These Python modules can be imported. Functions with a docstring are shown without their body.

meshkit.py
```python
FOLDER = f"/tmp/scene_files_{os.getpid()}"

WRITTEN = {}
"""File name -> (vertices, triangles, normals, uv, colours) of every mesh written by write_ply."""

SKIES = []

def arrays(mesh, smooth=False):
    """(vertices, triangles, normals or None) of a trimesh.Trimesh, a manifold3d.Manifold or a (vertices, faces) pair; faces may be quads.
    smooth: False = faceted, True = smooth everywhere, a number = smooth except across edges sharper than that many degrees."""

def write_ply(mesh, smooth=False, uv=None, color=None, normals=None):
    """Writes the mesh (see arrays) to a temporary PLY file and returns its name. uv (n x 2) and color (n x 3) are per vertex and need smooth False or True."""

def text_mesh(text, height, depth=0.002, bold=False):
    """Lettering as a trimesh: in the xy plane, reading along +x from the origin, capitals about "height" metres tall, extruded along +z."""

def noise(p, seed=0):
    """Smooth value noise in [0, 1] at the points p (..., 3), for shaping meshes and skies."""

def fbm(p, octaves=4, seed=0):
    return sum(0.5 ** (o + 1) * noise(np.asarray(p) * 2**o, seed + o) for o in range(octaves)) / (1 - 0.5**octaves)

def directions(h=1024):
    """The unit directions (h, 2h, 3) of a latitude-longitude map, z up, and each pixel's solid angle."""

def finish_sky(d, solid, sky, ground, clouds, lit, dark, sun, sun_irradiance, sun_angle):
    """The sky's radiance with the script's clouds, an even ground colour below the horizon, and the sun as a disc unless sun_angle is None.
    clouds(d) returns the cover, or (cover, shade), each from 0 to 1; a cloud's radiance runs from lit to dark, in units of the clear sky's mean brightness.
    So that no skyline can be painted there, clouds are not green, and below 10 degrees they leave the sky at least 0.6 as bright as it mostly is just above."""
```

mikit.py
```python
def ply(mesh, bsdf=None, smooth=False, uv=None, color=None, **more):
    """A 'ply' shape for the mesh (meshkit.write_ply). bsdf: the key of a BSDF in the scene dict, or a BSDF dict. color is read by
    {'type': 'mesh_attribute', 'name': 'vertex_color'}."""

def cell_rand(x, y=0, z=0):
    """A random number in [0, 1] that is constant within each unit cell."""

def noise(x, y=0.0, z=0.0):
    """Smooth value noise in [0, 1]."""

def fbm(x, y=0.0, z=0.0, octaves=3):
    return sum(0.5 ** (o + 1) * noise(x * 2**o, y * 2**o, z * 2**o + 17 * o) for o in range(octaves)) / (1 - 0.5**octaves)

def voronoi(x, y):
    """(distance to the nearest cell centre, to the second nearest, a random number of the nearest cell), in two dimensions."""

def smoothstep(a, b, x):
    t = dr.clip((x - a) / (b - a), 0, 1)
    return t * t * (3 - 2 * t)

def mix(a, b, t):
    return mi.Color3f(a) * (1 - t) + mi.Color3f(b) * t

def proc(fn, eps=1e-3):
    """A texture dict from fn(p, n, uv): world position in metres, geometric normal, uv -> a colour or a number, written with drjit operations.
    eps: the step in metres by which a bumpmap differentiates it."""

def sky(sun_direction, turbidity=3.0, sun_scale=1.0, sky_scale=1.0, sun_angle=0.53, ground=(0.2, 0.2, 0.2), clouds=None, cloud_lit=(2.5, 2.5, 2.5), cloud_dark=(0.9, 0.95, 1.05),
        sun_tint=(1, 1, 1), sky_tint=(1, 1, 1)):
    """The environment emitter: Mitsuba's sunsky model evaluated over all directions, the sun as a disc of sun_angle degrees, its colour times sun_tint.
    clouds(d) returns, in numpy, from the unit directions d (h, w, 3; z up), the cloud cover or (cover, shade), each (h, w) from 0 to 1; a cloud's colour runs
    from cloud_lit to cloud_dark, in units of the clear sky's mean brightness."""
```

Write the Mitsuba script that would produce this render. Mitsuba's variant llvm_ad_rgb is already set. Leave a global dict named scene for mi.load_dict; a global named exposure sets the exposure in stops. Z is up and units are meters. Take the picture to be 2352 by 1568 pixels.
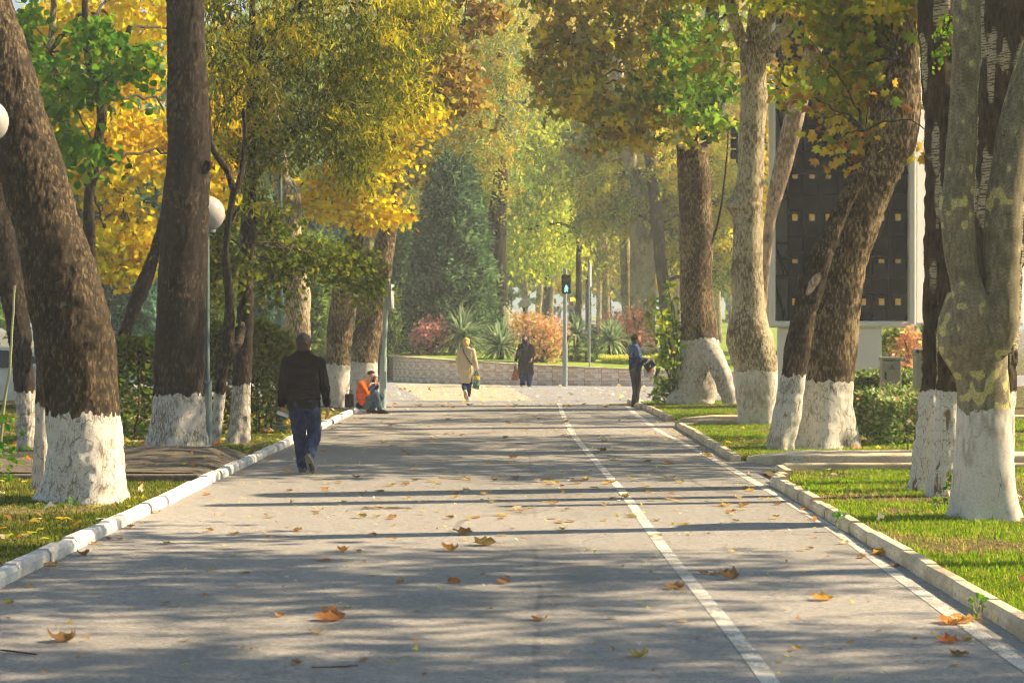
import math, random
import numpy as np, trimesh, manifold3d
import mitsuba as mi, drjit as dr
import mikit, meshkit
from meshkit import text_mesh
from scipy.interpolate import PchipInterpolator, CubicSpline
from mikit import proc, smoothstep, mix
T = mi.ScalarTransform4f
scene, labels = {}, {}

# ---------------------------------------------------------------- camera, sky, exposure
EYE, FD = 1.75, 5053.0            # eye height; focal length in units of a picture 2352 wide
FPX = 2200.0                      # the same in pixels of a picture 1024 wide
HAZE = 0.0014
LEAF_GAIN = 1.5                   # leaves in full colour against the palette as it looks in the shade of the picture
scene['camera'] = {
    'type': 'thinlens', 'fov': 2 * math.degrees(math.atan(512 / FPX)), 'fov_axis': 'x',
    'to_world': T().look_at(origin=[0, 0, EYE], target=[-9 / FPX, 1, EYE - 10 / FPX], up=[0, 0, 1]),
    'aperture_radius': 0.0055, 'focus_distance': 29.0,
    'near_clip': 0.5, 'far_clip': 3000.0, 'medium': {'type': 'ref', 'id': 'air'}}
SUN_EL, SUN_AZ = 39.0, 12.0       # the sun stands to the right, a little beyond the perpendicular of the path
ce = math.cos(math.radians(SUN_EL))
SUN = np.array([ce * math.cos(math.radians(SUN_AZ)), ce * math.sin(math.radians(SUN_AZ)), math.sin(math.radians(SUN_EL))])
scene['sky'] = mikit.sky(SUN.tolist(), turbidity=3.5, sun_tint=(1.0, 0.95, 0.85), sky_scale=0.62, sky_tint=(1.05, 1.0, 0.90), ground=(0.12, 0.11, 0.08))
exposure = 3.0

# the sunlit autumn air: far things fade in it
scene['air'] = {'type': 'homogeneous', 'albedo': {'type': 'rgb', 'value': [0.90, 0.95, 0.99]}, 'sigma_t': HAZE}
scene['haze'] = {'type': 'cube', 'to_world': T().translate([0, 120, 14.9]).scale([215, 230, 16.5]),
                 'bsdf': {'type': 'null'}, 'interior': {'type': 'ref', 'id': 'air'}}
labels['haze'] = {'label': 'thin sunlit autumn haze over the whole park avenue', 'kind': 'stuff'}

# ---------------------------------------------------------------- helpers
def at(x, y, Z):
    """The point at depth Z that stands at x, y of the picture at 2352 x 1568."""
    return np.array([(x - 1197) * Z / FD, Z, EYE - (y - 761) * Z / FD])

def smooth01(t):
    t = min(1.0, max(0.0, t)); return t * t * (3 - 2 * t)

def depth(y, z=0.0):
    return (EYE - z) * FD / (y - 761)

def lin(*c):
    c = np.array(c, float) / 255
    return tuple(float(x) for x in np.where(c < 0.04045, c / 12.92, ((c + 0.055) / 1.055) ** 2.4))

used = {}
def numbered(name):
    n = used.get(name, 0)
    used[name] = n + 1
    return name if n == 0 else f'{name}_{n:03d}'

def thing(name, label, cat, group=None):
    key = numbered(name)
    labels[key] = {'label': label, 'category': cat}
    if group: labels[key]['group'] = group
    return key

def part(parent, name, mesh, bsdf, smooth=False, color=None, uv=None, label=None, kind=None, to_world=None):
    key = numbered(parent + '__' + name)
    if uv is None and isinstance(bsdf, str) and bsdf.startswith('bark_') and isinstance(mesh, tuple): uv = np.tile([0.0, 5.0], (len(mesh[0]), 1))
    scene[key] = mikit.ply(mesh, bsdf, smooth=smooth, color=color, uv=uv) if not isinstance(mesh, dict) else dict(mesh)
    if to_world is not None: scene[key]['to_world'] = to_world
    if label or kind:
        labels[key] = {}
        if label: labels[key]['label'] = label
        if kind: labels[key]['kind'] = kind
    return key

def single(name, mesh, bsdf, label, cat=None, kind=None, group=None, smooth=False, color=None, uv=None, to_world=None):
    key = numbered(name)
    scene[key] = mikit.ply(mesh, bsdf, smooth=smooth, color=color, uv=uv) if not isinstance(mesh, dict) else dict(mesh)
    if to_world is not None: scene[key]['to_world'] = to_world
    labels[key] = {}
    if label: labels[key]['label'] = label
    if cat: labels[key]['category'] = cat
    if kind: labels[key]['kind'] = kind
    if group: labels[key]['group'] = group
    return key

def arr(mesh):
    if hasattr(mesh, 'to_mesh'):
        m = mesh.to_mesh(); return np.asarray(m.vert_properties)[:, :3].astype(float), np.asarray(m.tri_verts).astype(int)
    if isinstance(mesh, tuple):
        v, f = np.asarray(mesh[0], float), np.asarray(mesh[1], int)
        if f.shape[1] == 4: f = np.vstack([f[:, [0, 1, 2]], f[:, [0, 2, 3]]])
        return v, f
    return np.array(mesh.vertices), np.array(mesh.faces)

def join(ms):
    V, Fs, n = [], [], 0
    for m in ms:
        v, f = arr(m); V.append(v); Fs.append(f + n); n += len(v)
    return np.vstack(V), np.vstack(Fs)

def box(x0, x1, y0, y1, z0, z1):
    m = trimesh.creation.box((x1 - x0, y1 - y0, z1 - z0)); m.apply_translation(((x0 + x1) / 2, (y0 + y1) / 2, (z0 + z1) / 2)); return m

def rbox(x0, x1, y0, y1, z0, z1, r=0.01, seg=8):
    """A box with rounded edges."""
    pts = [manifold3d.Manifold.sphere(r, seg).translate((x, y, z)) for x in (x0 + r, x1 - r) for y in (y0 + r, y1 - r) for z in (z0 + r, z1 - r)]
    return arr(manifold3d.Manifold.batch_hull(pts))

def xf(m, M=None, t=None):
    v, f = arr(m)
    if M is not None: v = v @ np.asarray(M).T
    if t is not None: v = v + np.asarray(t)
    return v, f

def rotz(a): c, s = math.cos(a), math.sin(a); return np.array([[c, -s, 0], [s, c, 0], [0, 0, 1.0]])
def rotx(a): c, s = math.cos(a), math.sin(a); return np.array([[1, 0, 0], [0, c, -s], [0, s, c]])
def roty(a): c, s = math.cos(a), math.sin(a); return np.array([[c, 0, s], [0, 1, 0], [-s, 0, c]])

def frames(p):
    """Rotation-minimising frames along a polyline."""
    t = np.gradient(p, axis=0); t /= np.linalg.norm(t, axis=1, keepdims=True) + 1e-12
    a = np.zeros_like(p); ref = np.array([1.0, 0, 0]) if abs(t[0, 0]) < 0.9 else np.array([0, 1.0, 0])
    for i in range(len(p)):
        ref = ref - t[i] * (ref @ t[i]); ref /= np.linalg.norm(ref) + 1e-12; a[i] = ref
    return t, a, np.cross(t, a)

def tube(p, r, sides=8, cap=True):
    p = np.asarray(p, float); r = np.broadcast_to(r, (len(p),))
    t, a, b = frames(p); th = np.arange(sides) * 2 * np.pi / sides
    v = (p[:, None] + r[:, None, None] * (np.cos(th)[None, :, None] * a[:, None] + np.sin(th)[None, :, None] * b[:, None])).reshape(-1, 3)
    i, j = np.meshgrid(np.arange(len(p) - 1), np.arange(sides), indexing='ij')
    q = np.stack([i * sides + j, i * sides + (j + 1) % sides, (i + 1) * sides + (j + 1) % sides, (i + 1) * sides + j], -1).reshape(-1, 4)
    f = np.vstack([q[:, [0, 1, 2]], q[:, [0, 2, 3]]])
    if cap:
        n = len(v); v = np.vstack([v, p[:1], p[-1:]]); k = np.arange(sides); e = (len(p) - 1) * sides
        f = np.vstack([f, np.stack([(k + 1) % sides, k, k * 0 + n], 1), np.stack([e + k, e + (k + 1) % sides, k * 0 + n + 1], 1)])
    return v, f

def lathe(prof, n=24, c=(0, 0, 0)):
    """Surface of revolution about z from (radius, height) pairs."""
    prof = np.asarray(prof, float); p = np.column_stack([0 * prof[:, 1], 0 * prof[:, 1], prof[:, 1]])
    th = np.arange(n) * 2 * np.pi / n
    v = np.stack([prof[:, :1] * np.cos(th), prof[:, :1] * np.sin(th), np.repeat(prof[:, 1:], n, 1)], -1).reshape(-1, 3) + np.asarray(c)
    i, j = np.meshgrid(np.arange(len(prof) - 1), np.arange(n), indexing='ij')
    q = np.stack([i * n + j, i * n + (j + 1) % n, (i + 1) * n + (j + 1) % n, (i + 1) * n + j], -1).reshape(-1, 4)
    return v, np.vstack([q[:, [0, 1, 2]], q[:, [0, 2, 3]]])

def spline(pts, n):
    pts = np.asarray(pts, float); d = np.r_[0, np.cumsum(np.linalg.norm(np.diff(pts[:, :3], axis=0), axis=1))]
    s = np.linspace(0, d[-1], n)
    return np.column_stack([PchipInterpolator(d, pts[:, k])(s) for k in range(pts.shape[1])]), s

# ---------------------------------------------------------------- materials
def principled(rgb, rough=0.6, two=True, **k):
    b = {'type': 'principled', 'base_color': {'type': 'rgb', 'value': list(map(float, rgb))}, 'roughness': rough, **k}
    return {'type': 'twosided', 'bsdf': b} if two else b
def textured(fn, rough=0.85, **k):
    return {'type': 'twosided', 'bsdf': {'type': 'principled', 'base_color': proc(fn), 'roughness': rough, 'specular': 0.3, **k}}
VC = {'type': 'mesh_attribute', 'name': 'vertex_color'}
scene['leaf_mat'] = {'type': 'principledthin', 'base_color': VC, 'roughness': 0.42, 'diff_trans': 1.15, 'eta': 1.45}
scene['matte_vc'] = {'type': 'twosided', 'bsdf': {'type': 'principled', 'base_color': VC, 'roughness': 0.8, 'specular': 0.25}}
scene['cloth_vc'] = {'type': 'twosided', 'bsdf': {'type': 'principled', 'base_color': VC, 'roughness': 0.9, 'specular': 0.15, 'sheen': 0.05}}
scene['paint_grey'] = principled(lin(150, 160, 158), 0.45)
scene['paint_green_grey'] = principled(lin(98, 120, 120), 0.45)
scene['paint_white'] = principled((0.72, 0.72, 0.70), 0.45)
scene['paint_offwhite'] = principled((0.68, 0.68, 0.63), 0.5)
scene['dark_panel'] = principled((0.005, 0.009, 0.017), 0.7, specular=0.1)
scene['black_plastic'] = principled((0.012, 0.013, 0.014), 0.4)
scene['globe_white'] = {'type': 'principled', 'base_color': {'type': 'rgb', 'value': [0.43, 0.42, 0.40]}, 'roughness': 0.25, 'specular': 0.5}
scene['green_lamp'] = {'type': 'diffuse', 'reflectance': {'type': 'rgb', 'value': [0.1, 0.5, 0.4]}}

N = mikit.noise
def bark_colour(dark, mid, pale, paleness, white=(0.62, 0.595, 0.53), stain=(0.26, 0.21, 0.14), crack=0.06, grain=22.0, soft=0.10, plate=19.0):
    """Bark with flakes of three tones and dark cracks; below uv.y = 0 it carries a coat of whitewash that the cracks break through."""
    def fn(p, n, uv):
        big = mikit.fbm(p.x * 2.6, p.y * 2.6, p.z * 1.7, octaves=4)
        flake = N(p.x * plate + 7, p.y * plate, p.z * plate * (0.58 if soft > 0.05 else 0.8))
        ridge = N(p.x * grain, p.y * grain, p.z * grain * 0.22)
        ridge2 = N(p.x * grain * 2.3, p.y * grain * 2.3, p.z * grain * 0.6 + 5)
        fine = N(p.x * 95, p.y * 95, p.z * 60)
        line = dr.maximum(smoothstep(crack, crack * 0.25, dr.abs(ridge - 0.5)), 0.75 * smoothstep(crack, crack * 0.25, dr.abs(ridge2 - 0.5)))
        c = mix(dark, mid, smoothstep(0.2, 0.8, 0.5 * ridge2 + 0.25 * big + 0.25 * flake))
        c = mix(c, pale, smoothstep(1.0 - paleness - soft, 1.0 - paleness + soft, big * 0.5 + flake * (0.12 if soft > 0.05 else 0.42) + ridge2 * (0.38 if soft > 0.05 else 0.08)))
        c = mix(c, mi.Color3f(dark) * 0.55, line * 0.8) * (0.66 + 0.68 * fine)
        w = mix(white, stain, smoothstep(0.46, 0.74, big * 0.45 + ridge2 * 0.3 + flake * 0.25) * 0.7) * (0.84 + 0.28 * fine)
        w = mix(w, mi.Color3f(stain) * 0.55, line * smoothstep(0.30, 0.55, flake * 0.5 + big * 0.5) * 0.75)
        edge = -uv.y + (ridge - 0.5) * 0.10 + (fine - 0.5) * 0.03
        return mix(c, w, smoothstep(-0.006, 0.006, edge))
    return fn
scene['bark_plane'] = textured(bark_colour(lin(36, 30, 20), lin(80, 66, 46), lin(112, 96, 68), 0.40, grain=29.0))
scene['bark_mid'] = textured(bark_colour(lin(58, 47, 32), lin(112, 94, 66), lin(150, 132, 98), 0.44, crack=0.045))
scene['bark_pale'] = textured(bark_colour(lin(104, 90, 64), lin(150, 138, 110), lin(182, 172, 142), 0.52, crack=0.03))
scene['bark_dark'] = textured(bark_colour(lin(24, 20, 14), lin(52, 42, 29), lin(84, 68, 46), 0.38, crack=0.10, grain=26.0))
scene['bark_green'] = textured(bark_colour(lin(104, 97, 76), lin(142, 134, 108), lin(182, 173, 112), 0.36, crack=0.006, grain=14.0, soft=0.012, plate=12.0))
def poplar(th):
    def fn(p, n, uv):
        ridge = N(p.x * 9, p.y * 9, p.z * 1.3); fine = N(p.x * 80, p.y * 80, p.z * 60); bar = N(p.x * 16, p.y * 16, p.z * 70); r2 = N(p.x * 40, p.y * 40, p.z * 9)
        pale = mix(lin(168, 158, 132), lin(96, 86, 66), smoothstep(0.50, 0.66, bar))
        big = mikit.fbm(p.x * 3, p.y * 3, p.z * 2.2, octaves=4)
        c = mix(mix(lin(36, 29, 21), lin(84, 70, 50), r2), pale, smoothstep(th, th + 0.05, ridge * 0.55 + big * 0.45)) * (0.7 + 0.6 * fine)
        w = mix((0.62, 0.60, 0.53), lin(110, 84, 56), smoothstep(0.66, 0.74, ridge * 0.7 + r2 * 0.3) * 0.9) * (0.84 + 0.3 * fine)
        w = mix(w, lin(70, 54, 36), smoothstep(0.035, 0.01, dr.abs(r2 - 0.5)) * 0.6)
        return mix(c, w, smoothstep(-0.008, 0.008, -uv.y + (N(p.x * 22, p.y * 22, p.z * 5) - 0.5) * 0.09))
    return fn
scene['bark_poplar'] = textured(poplar(0.56))
scene['bark_white_poplar'] = textured(poplar(0.47))
# ---------------------------------------------------------------- the setting
PL, PR = -3.56, 2.84              # kerb feet of the path
ROAD0, ROAD1 = 53.6, 88.0

def asphalt_fn(p, n, uv):
    g = N(p.x * 90, p.y * 90, 1.0); g2 = N(p.x * 30, p.y * 30, 3.0); big = mikit.fbm(p.x * 0.5, p.y * 0.25, 2.0, octaves=4)
    c = mix((0.193, 0.185, 0.169), (0.318, 0.305, 0.280), smoothstep(0.2, 0.8, 0.45 * g + 0.3 * g2 + 0.25 * big))
    c = c * (0.86 + 0.3 * big)
    seam = smoothstep(0.035, 0.0, dr.abs(p.x - 0.12 - 0.10 * (N(p.y * 0.6, 0.0, 9.0) - 0.5) - 0.02 * (N(p.y * 7, 1.0, 2.0) - 0.5))) * smoothstep(0.35, 0.6, N(p.y * 0.9, 4.0, 4.0))
    tar = smoothstep(0.62, 0.70, mikit.fbm(p.x * 1.7 + 3, p.y * 0.5, 7.0, octaves=3)) * smoothstep(0.55, 0.35, dr.abs(p.x - 0.15))
    c = mix(c, (0.12, 0.118, 0.114), dr.clip(0.38 * seam + 0.30 * tar, 0, 1))
    crack = smoothstep(0.014, 0.004, dr.abs(N(p.x * 0.9 + 5, p.y * 0.5, 5.0) - 0.5)) * smoothstep(0.5, 0.7, N(p.x * 0.3, p.y * 0.2, 8.0))
    return mix(c, (0.06, 0.058, 0.054), 0.35 * crack)
def asphalt_bump(p, n, uv):
    return N(p.x * 110, p.y * 110, 0.0) * 0.6 + N(p.x * 45, p.y * 45, 5.0)
scene['asphalt'] = {'type': 'twosided', 'bsdf': {'type': 'bumpmap', 'arbitrary': proc(asphalt_bump, eps=0.004), 'scale': 0.0035,
                    'bsdf': {'type': 'principled', 'base_color': proc(asphalt_fn), 'roughness': 0.82, 'specular': 0.35}}}
def road_fn(p, n, uv):
    g = N(p.x * 25, p.y * 25, 1.0); big = mikit.fbm(p.x * 0.2, p.y * 0.5, 2.0, octaves=3)
    return mix((0.215, 0.22, 0.23), (0.30, 0.305, 0.315), 0.5 * g + 0.5 * big)
scene['road_asphalt'] = textured(road_fn, 0.8)
def soil_fn(p, n, uv):
    a = mikit.fbm(p.x * 1.3, p.y * 1.3, 0.0, octaves=4); b = N(p.x * 22, p.y * 22, 2.0)
    c = mix(lin(92, 80, 50), lin(64, 78, 26), smoothstep(0.40, 0.58, a))
    c = mix(c, lin(128, 104, 70), smoothstep(0.66, 0.74, a * 0.5 + b * 0.5))
    return c * (0.7 + 0.6 * b)
scene['soil'] = textured(soil_fn, 0.95)
def dirt_fn(p, n, uv):
    a = mikit.fbm(p.x * 2.2, p.y * 2.2, p.z * 2, octaves=4); b = N(p.x * 40, p.y * 40, 2.0)
    return mix(lin(74, 69, 61), lin(104, 97, 84), a) * (0.7 + 0.6 * b)
scene['dirt'] = textured(dirt_fn, 0.95)
def concrete_fn(p, n, uv):
    a = mikit.fbm(p.x * 3, p.y * 3, p.z * 3, octaves=4); b = N(p.x * 60, p.y * 60, p.z * 60)
    c = mix(lin(178, 162, 132), lin(208, 196, 168), smoothstep(0.3, 0.7, a)) * (0.82 + 0.36 * b)
    return mix(c, lin(96, 84, 66), smoothstep(0.70, 0.80, N(p.x * 26, p.y * 26, p.z * 30) * 0.6 + a * 0.4) * 0.5)
scene['concrete'] = textured(concrete_fn, 0.85)
def limewash_fn(p, n, uv):
    a = mikit.fbm(p.x * 4, p.y * 4, p.z * 4, octaves=4); b = N(p.x * 60, p.y * 60, p.z * 60)
    c = mix((0.46, 0.45, 0.425), (0.62, 0.61, 0.58), smoothstep(0.3, 0.6, a)) * (0.86 + 0.28 * b)
    return mix(c, lin(112, 98, 78), smoothstep(0.68, 0.78, N(p.x * 26, p.y * 26, p.z * 40) * 0.6 + a * 0.4) * 0.5)
scene['limewash'] = textured(limewash_fn, 0.85)
def marking_fn(p, n, uv):
    a = mikit.fbm(p.x * 6, p.y * 6, 0.0, octaves=4); g = N(p.x * 90, p.y * 90, 1.0)
    return mix((0.60, 0.58, 0.51), (0.31, 0.29, 0.26), smoothstep(0.44, 0.68, a * 0.65 + g * 0.35))
scene['marking'] = textured(marking_fn, 0.7)
def yellow_mark_fn(p, n, uv):
    a = mikit.fbm(p.x * 5, p.y * 5, 0.0, octaves=4)
    return mix((0.48, 0.37, 0.17), (0.36, 0.31, 0.21), smoothstep(0.45, 0.75, a))
scene['yellow_marking'] = textured(yellow_mark_fn, 0.7)
def white_mark_fn(p, n, uv):
    a = mikit.fbm(p.x * 5, p.y * 5, 3.0, octaves=4)
    return mix((0.50, 0.48, 0.41), (0.38, 0.365, 0.32), smoothstep(0.45, 0.75, a))
scene['white_marking'] = textured(white_mark_fn, 0.7)

def sheet(xs, ys, zfn):
    X, Y = np.meshgrid(xs, ys, indexing='ij'); Z = zfn(X, Y)
    v = np.stack([X, Y, Z], -1).reshape(-1, 3); a, b = X.shape
    i, j = np.meshgrid(np.arange(a - 1), np.arange(b - 1), indexing='ij')
    return v, np.stack([i * b + j, (i + 1) * b + j, (i + 1) * b + j + 1, i * b + j + 1], -1).reshape(-1, 4)

# open ground to the horizon, under everything
single('ground', sheet(np.r_[-205, -60, 60, 205], np.r_[-100, -30, 60, 140, 340], lambda x, y: 0 * x - 0.30), 'soil', 'bare park ground reaching away under the trees', kind='structure')
single('path', sheet(np.r_[PL - 0.06, 0, PR + 0.5], np.linspace(-30, ROAD0, 40), lambda x, y: 0 * x), 'asphalt', 'wide grey asphalt path with fallen leaves and bands of shade', kind='structure')
single('road', sheet(np.r_[-150, -30, 0, 30, 150], np.r_[ROAD0, 60, 70, ROAD1], lambda x, y: 0 * x), 'road_asphalt', 'pale sunlit road crossing the end of the path', kind='structure')
single('ditch', sheet(np.r_[PR + 0.06, 12, 40], np.r_[27.0, 42.4], lambda x, y: 0 * x - 0.22), 'dirt', 'earth floor of the narrow water channels beside the lawn', kind='structure')

def strip(pts, w, z):
    """A painted line along a polyline on the ground."""
    p, _ = spline(pts, 60); t = np.gradient(p, axis=0); t /= np.linalg.norm(t, axis=1, keepdims=True); nn = np.column_stack([t[:, 1], -t[:, 0]])
    a, b = p - nn * w / 2, p + nn * w / 2; n = len(p)
    v = np.vstack([np.column_stack([a, np.full(n, z)]), np.column_stack([b, np.full(n, z)])]); i = np.arange(n - 1)
    return v, np.stack([i, i + n, i + n + 1, i + 1], 1)
single('lane_line', strip([(1.25, -8), (1.25, 4), (1.243, 11), (1.15, 18), (1.107, 24), (1.03, 28.2), (0.88, 39.5), (0.93, 53.4)], 0.098, 0.004), 'marking', 'worn white line along the middle right of the path', kind='structure')
single('lane_line', strip([(2.60, -8), (2.60, 4), (2.635, 11.65), (2.76, 20.1), (2.65, 29.6), (2.42, 40.4), (2.49, 52.0)], 0.105, 0.004), 'marking', 'worn white edge line beside the concrete kerb', kind='structure')

# zebra crossing: yellow and white bars laid across the way over
zc = 'zebra_crossing'
labels[zc] = {'label': 'faded yellow and white zebra crossing over the road', 'kind': 'structure'}
for k in range(18):
    y = 55.6 + k * 1.0; xl = -2.55 - (y - 56) * 0.10; xr = 0.30 - (y - 56) * 0.057
    part(zc, 'yellow_bar', sheet(np.r_[xl, xr], np.r_[y, y + 0.40], lambda a, b: 0 * a + 0.004), 'yellow_marking')
    part(zc, 'white_bar', sheet(np.r_[xl, xr], np.r_[y + 0.52, y + 0.88], lambda a, b: 0 * a + 0.004), 'white_marking')

# lawns
MOUNDS = [(-4.73, 22.4, 0.9, 0.05), (-4.7, 30.3, 1.4, 0.12)]
def lawn_z(x, y):
    z = 0.022 + 0.05 * (meshkit.fbm(np.stack([x * 0.9, y * 0.9, 0 * x], -1), 3, 5) - 0.5) + 0.02 * np.clip(np.abs(x) - 4.5, 0, 12)
    for mx, my, mr, mh in MOUNDS:
        z = z + mh * np.exp(-((x - mx) ** 2 + (y - my) ** 2) / (mr * mr))
    edge = np.minimum(np.abs(x - (PL - 0.13)), np.abs(x - (PR + 0.13)))
    return np.minimum(z, 0.075 + 0.12 * edge)
def lawn(name, x0, x1, y0, y1, label, far=None):
    xs = np.r_[np.linspace(x0, x0 + math.copysign(6, x1 - x0), 41), np.linspace(x0 + math.copysign(6, x1 - x0), x1, 20)[1:]]
    xs = np.sort(xs)
    return single(name, sheet(xs, np.linspace(y0, y1, max(8, int((y1 - y0) / 0.16))), lawn_z), 'soil', label, kind='structure', smooth=True)
lawn('lawn', PL - 0.12, -45, -10, 25.3, 'leaf strewn lawn left of the white kerb, nearest part')
lawn('lawn', PL - 0.12, -45, 29.9, 49.0, 'shaded lawn with yellow leaves behind the lamp post')
lawn('lawn', -4.2, -45, 49.0, 57.5, 'end of the shaded lawn by the road')
lawn('lawn', PR + 0.12, 45, -10, 27.2, 'bright green lawn right of the concrete kerb, nearest part')
lawn('lawn', PR + 0.12, 45, 29.7, 41.0, 'small lawn with the double trunk between two channels')
lawn('lawn', PR + 0.12, 45, 42.2, 54.6, 'farthest lawn where the root arch tree stands')
lawn('lawn', 6.0, 45, 54.6, 62, 'lawn below the screen beside the road')

# side path slab on the left with a concrete edge and a heap of dirt round the second trunk
def slab_z(x, y):
    z = 0.115 + 0.02 * (meshkit.fbm(np.stack([x * 2, y * 2, 0 * x], -1), 3, 8) - 0.5)
    d = np.exp(-(((x + 4.7) / 1.15) ** 2 + ((y - 29.2) / 1.3) ** 2))
    z = z + 0.11 * d * (0.8 + 0.5 * meshkit.fbm(np.stack([x * 2.2, y * 2.2, 0 * x], -1), 3, 4))
    z = np.minimum(z, 0.07 + 0.35 * np.abs(PL - 0.13 - x))
    return np.where(x > PL - 0.126, -0.2, z)
single('side_path', sheet(np.r_[np.linspace(-45, -10, 40), np.linspace(-9.8, PL - 0.13, 120), PL - 0.125], np.linspace(25.55, 29.9, 44), slab_z), 'dirt', 'dusty side path with a heap of earth at the second tree', kind='structure', smooth=True)
cb = numbered('channel_edge'); scene[cb] = mikit.ply(rbox(-45, PL - 0.15, 25.3, 25.56, -0.3, 0.10, 0.02), 'dirt', smooth=False)
labels[cb] = {'label': 'low concrete edge crossing the lawn behind the nearest left tree', 'kind': 'structure'}
def beam(x0, x1, y0, y1, z1, label, cut=0.5):
    p = manifold3d.Manifold.batch_hull([manifold3d.Manifold.sphere(0.02, 8).translate(c) for c in
        [(x0, y1, -0.3), (x0 + cut, y0, -0.3), (x1, y0, -0.3), (x1, y1, -0.3), (x0 + 0.05, y1, z1 * 0.45), (x0 + cut * 1.3, y0, z1), (x1, y0, z1), (x0 + cut * 1.3, y1, z1), (x1, y1, z1)]])
    return single('channel_edge', arr(p), 'concrete', label, kind='structure', smooth=False)
beam(3.0, 40, 28.3, 29.5, 0.14, 'broad concrete slab with a pointed end beside the right kerb')
beam(3.14, 40, 27.16, 27.34, 0.10, 'thin concrete edge closing the nearest right lawn', 0.1)
beam(3.05, 40, 41.9, 42.6, 0.12, 'far concrete slab with a pointed end beside the right kerb')
beam(3.2, 40, 40.9, 41.05, 0.09, 'thin concrete edge before the far channel', 0.1)

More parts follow.
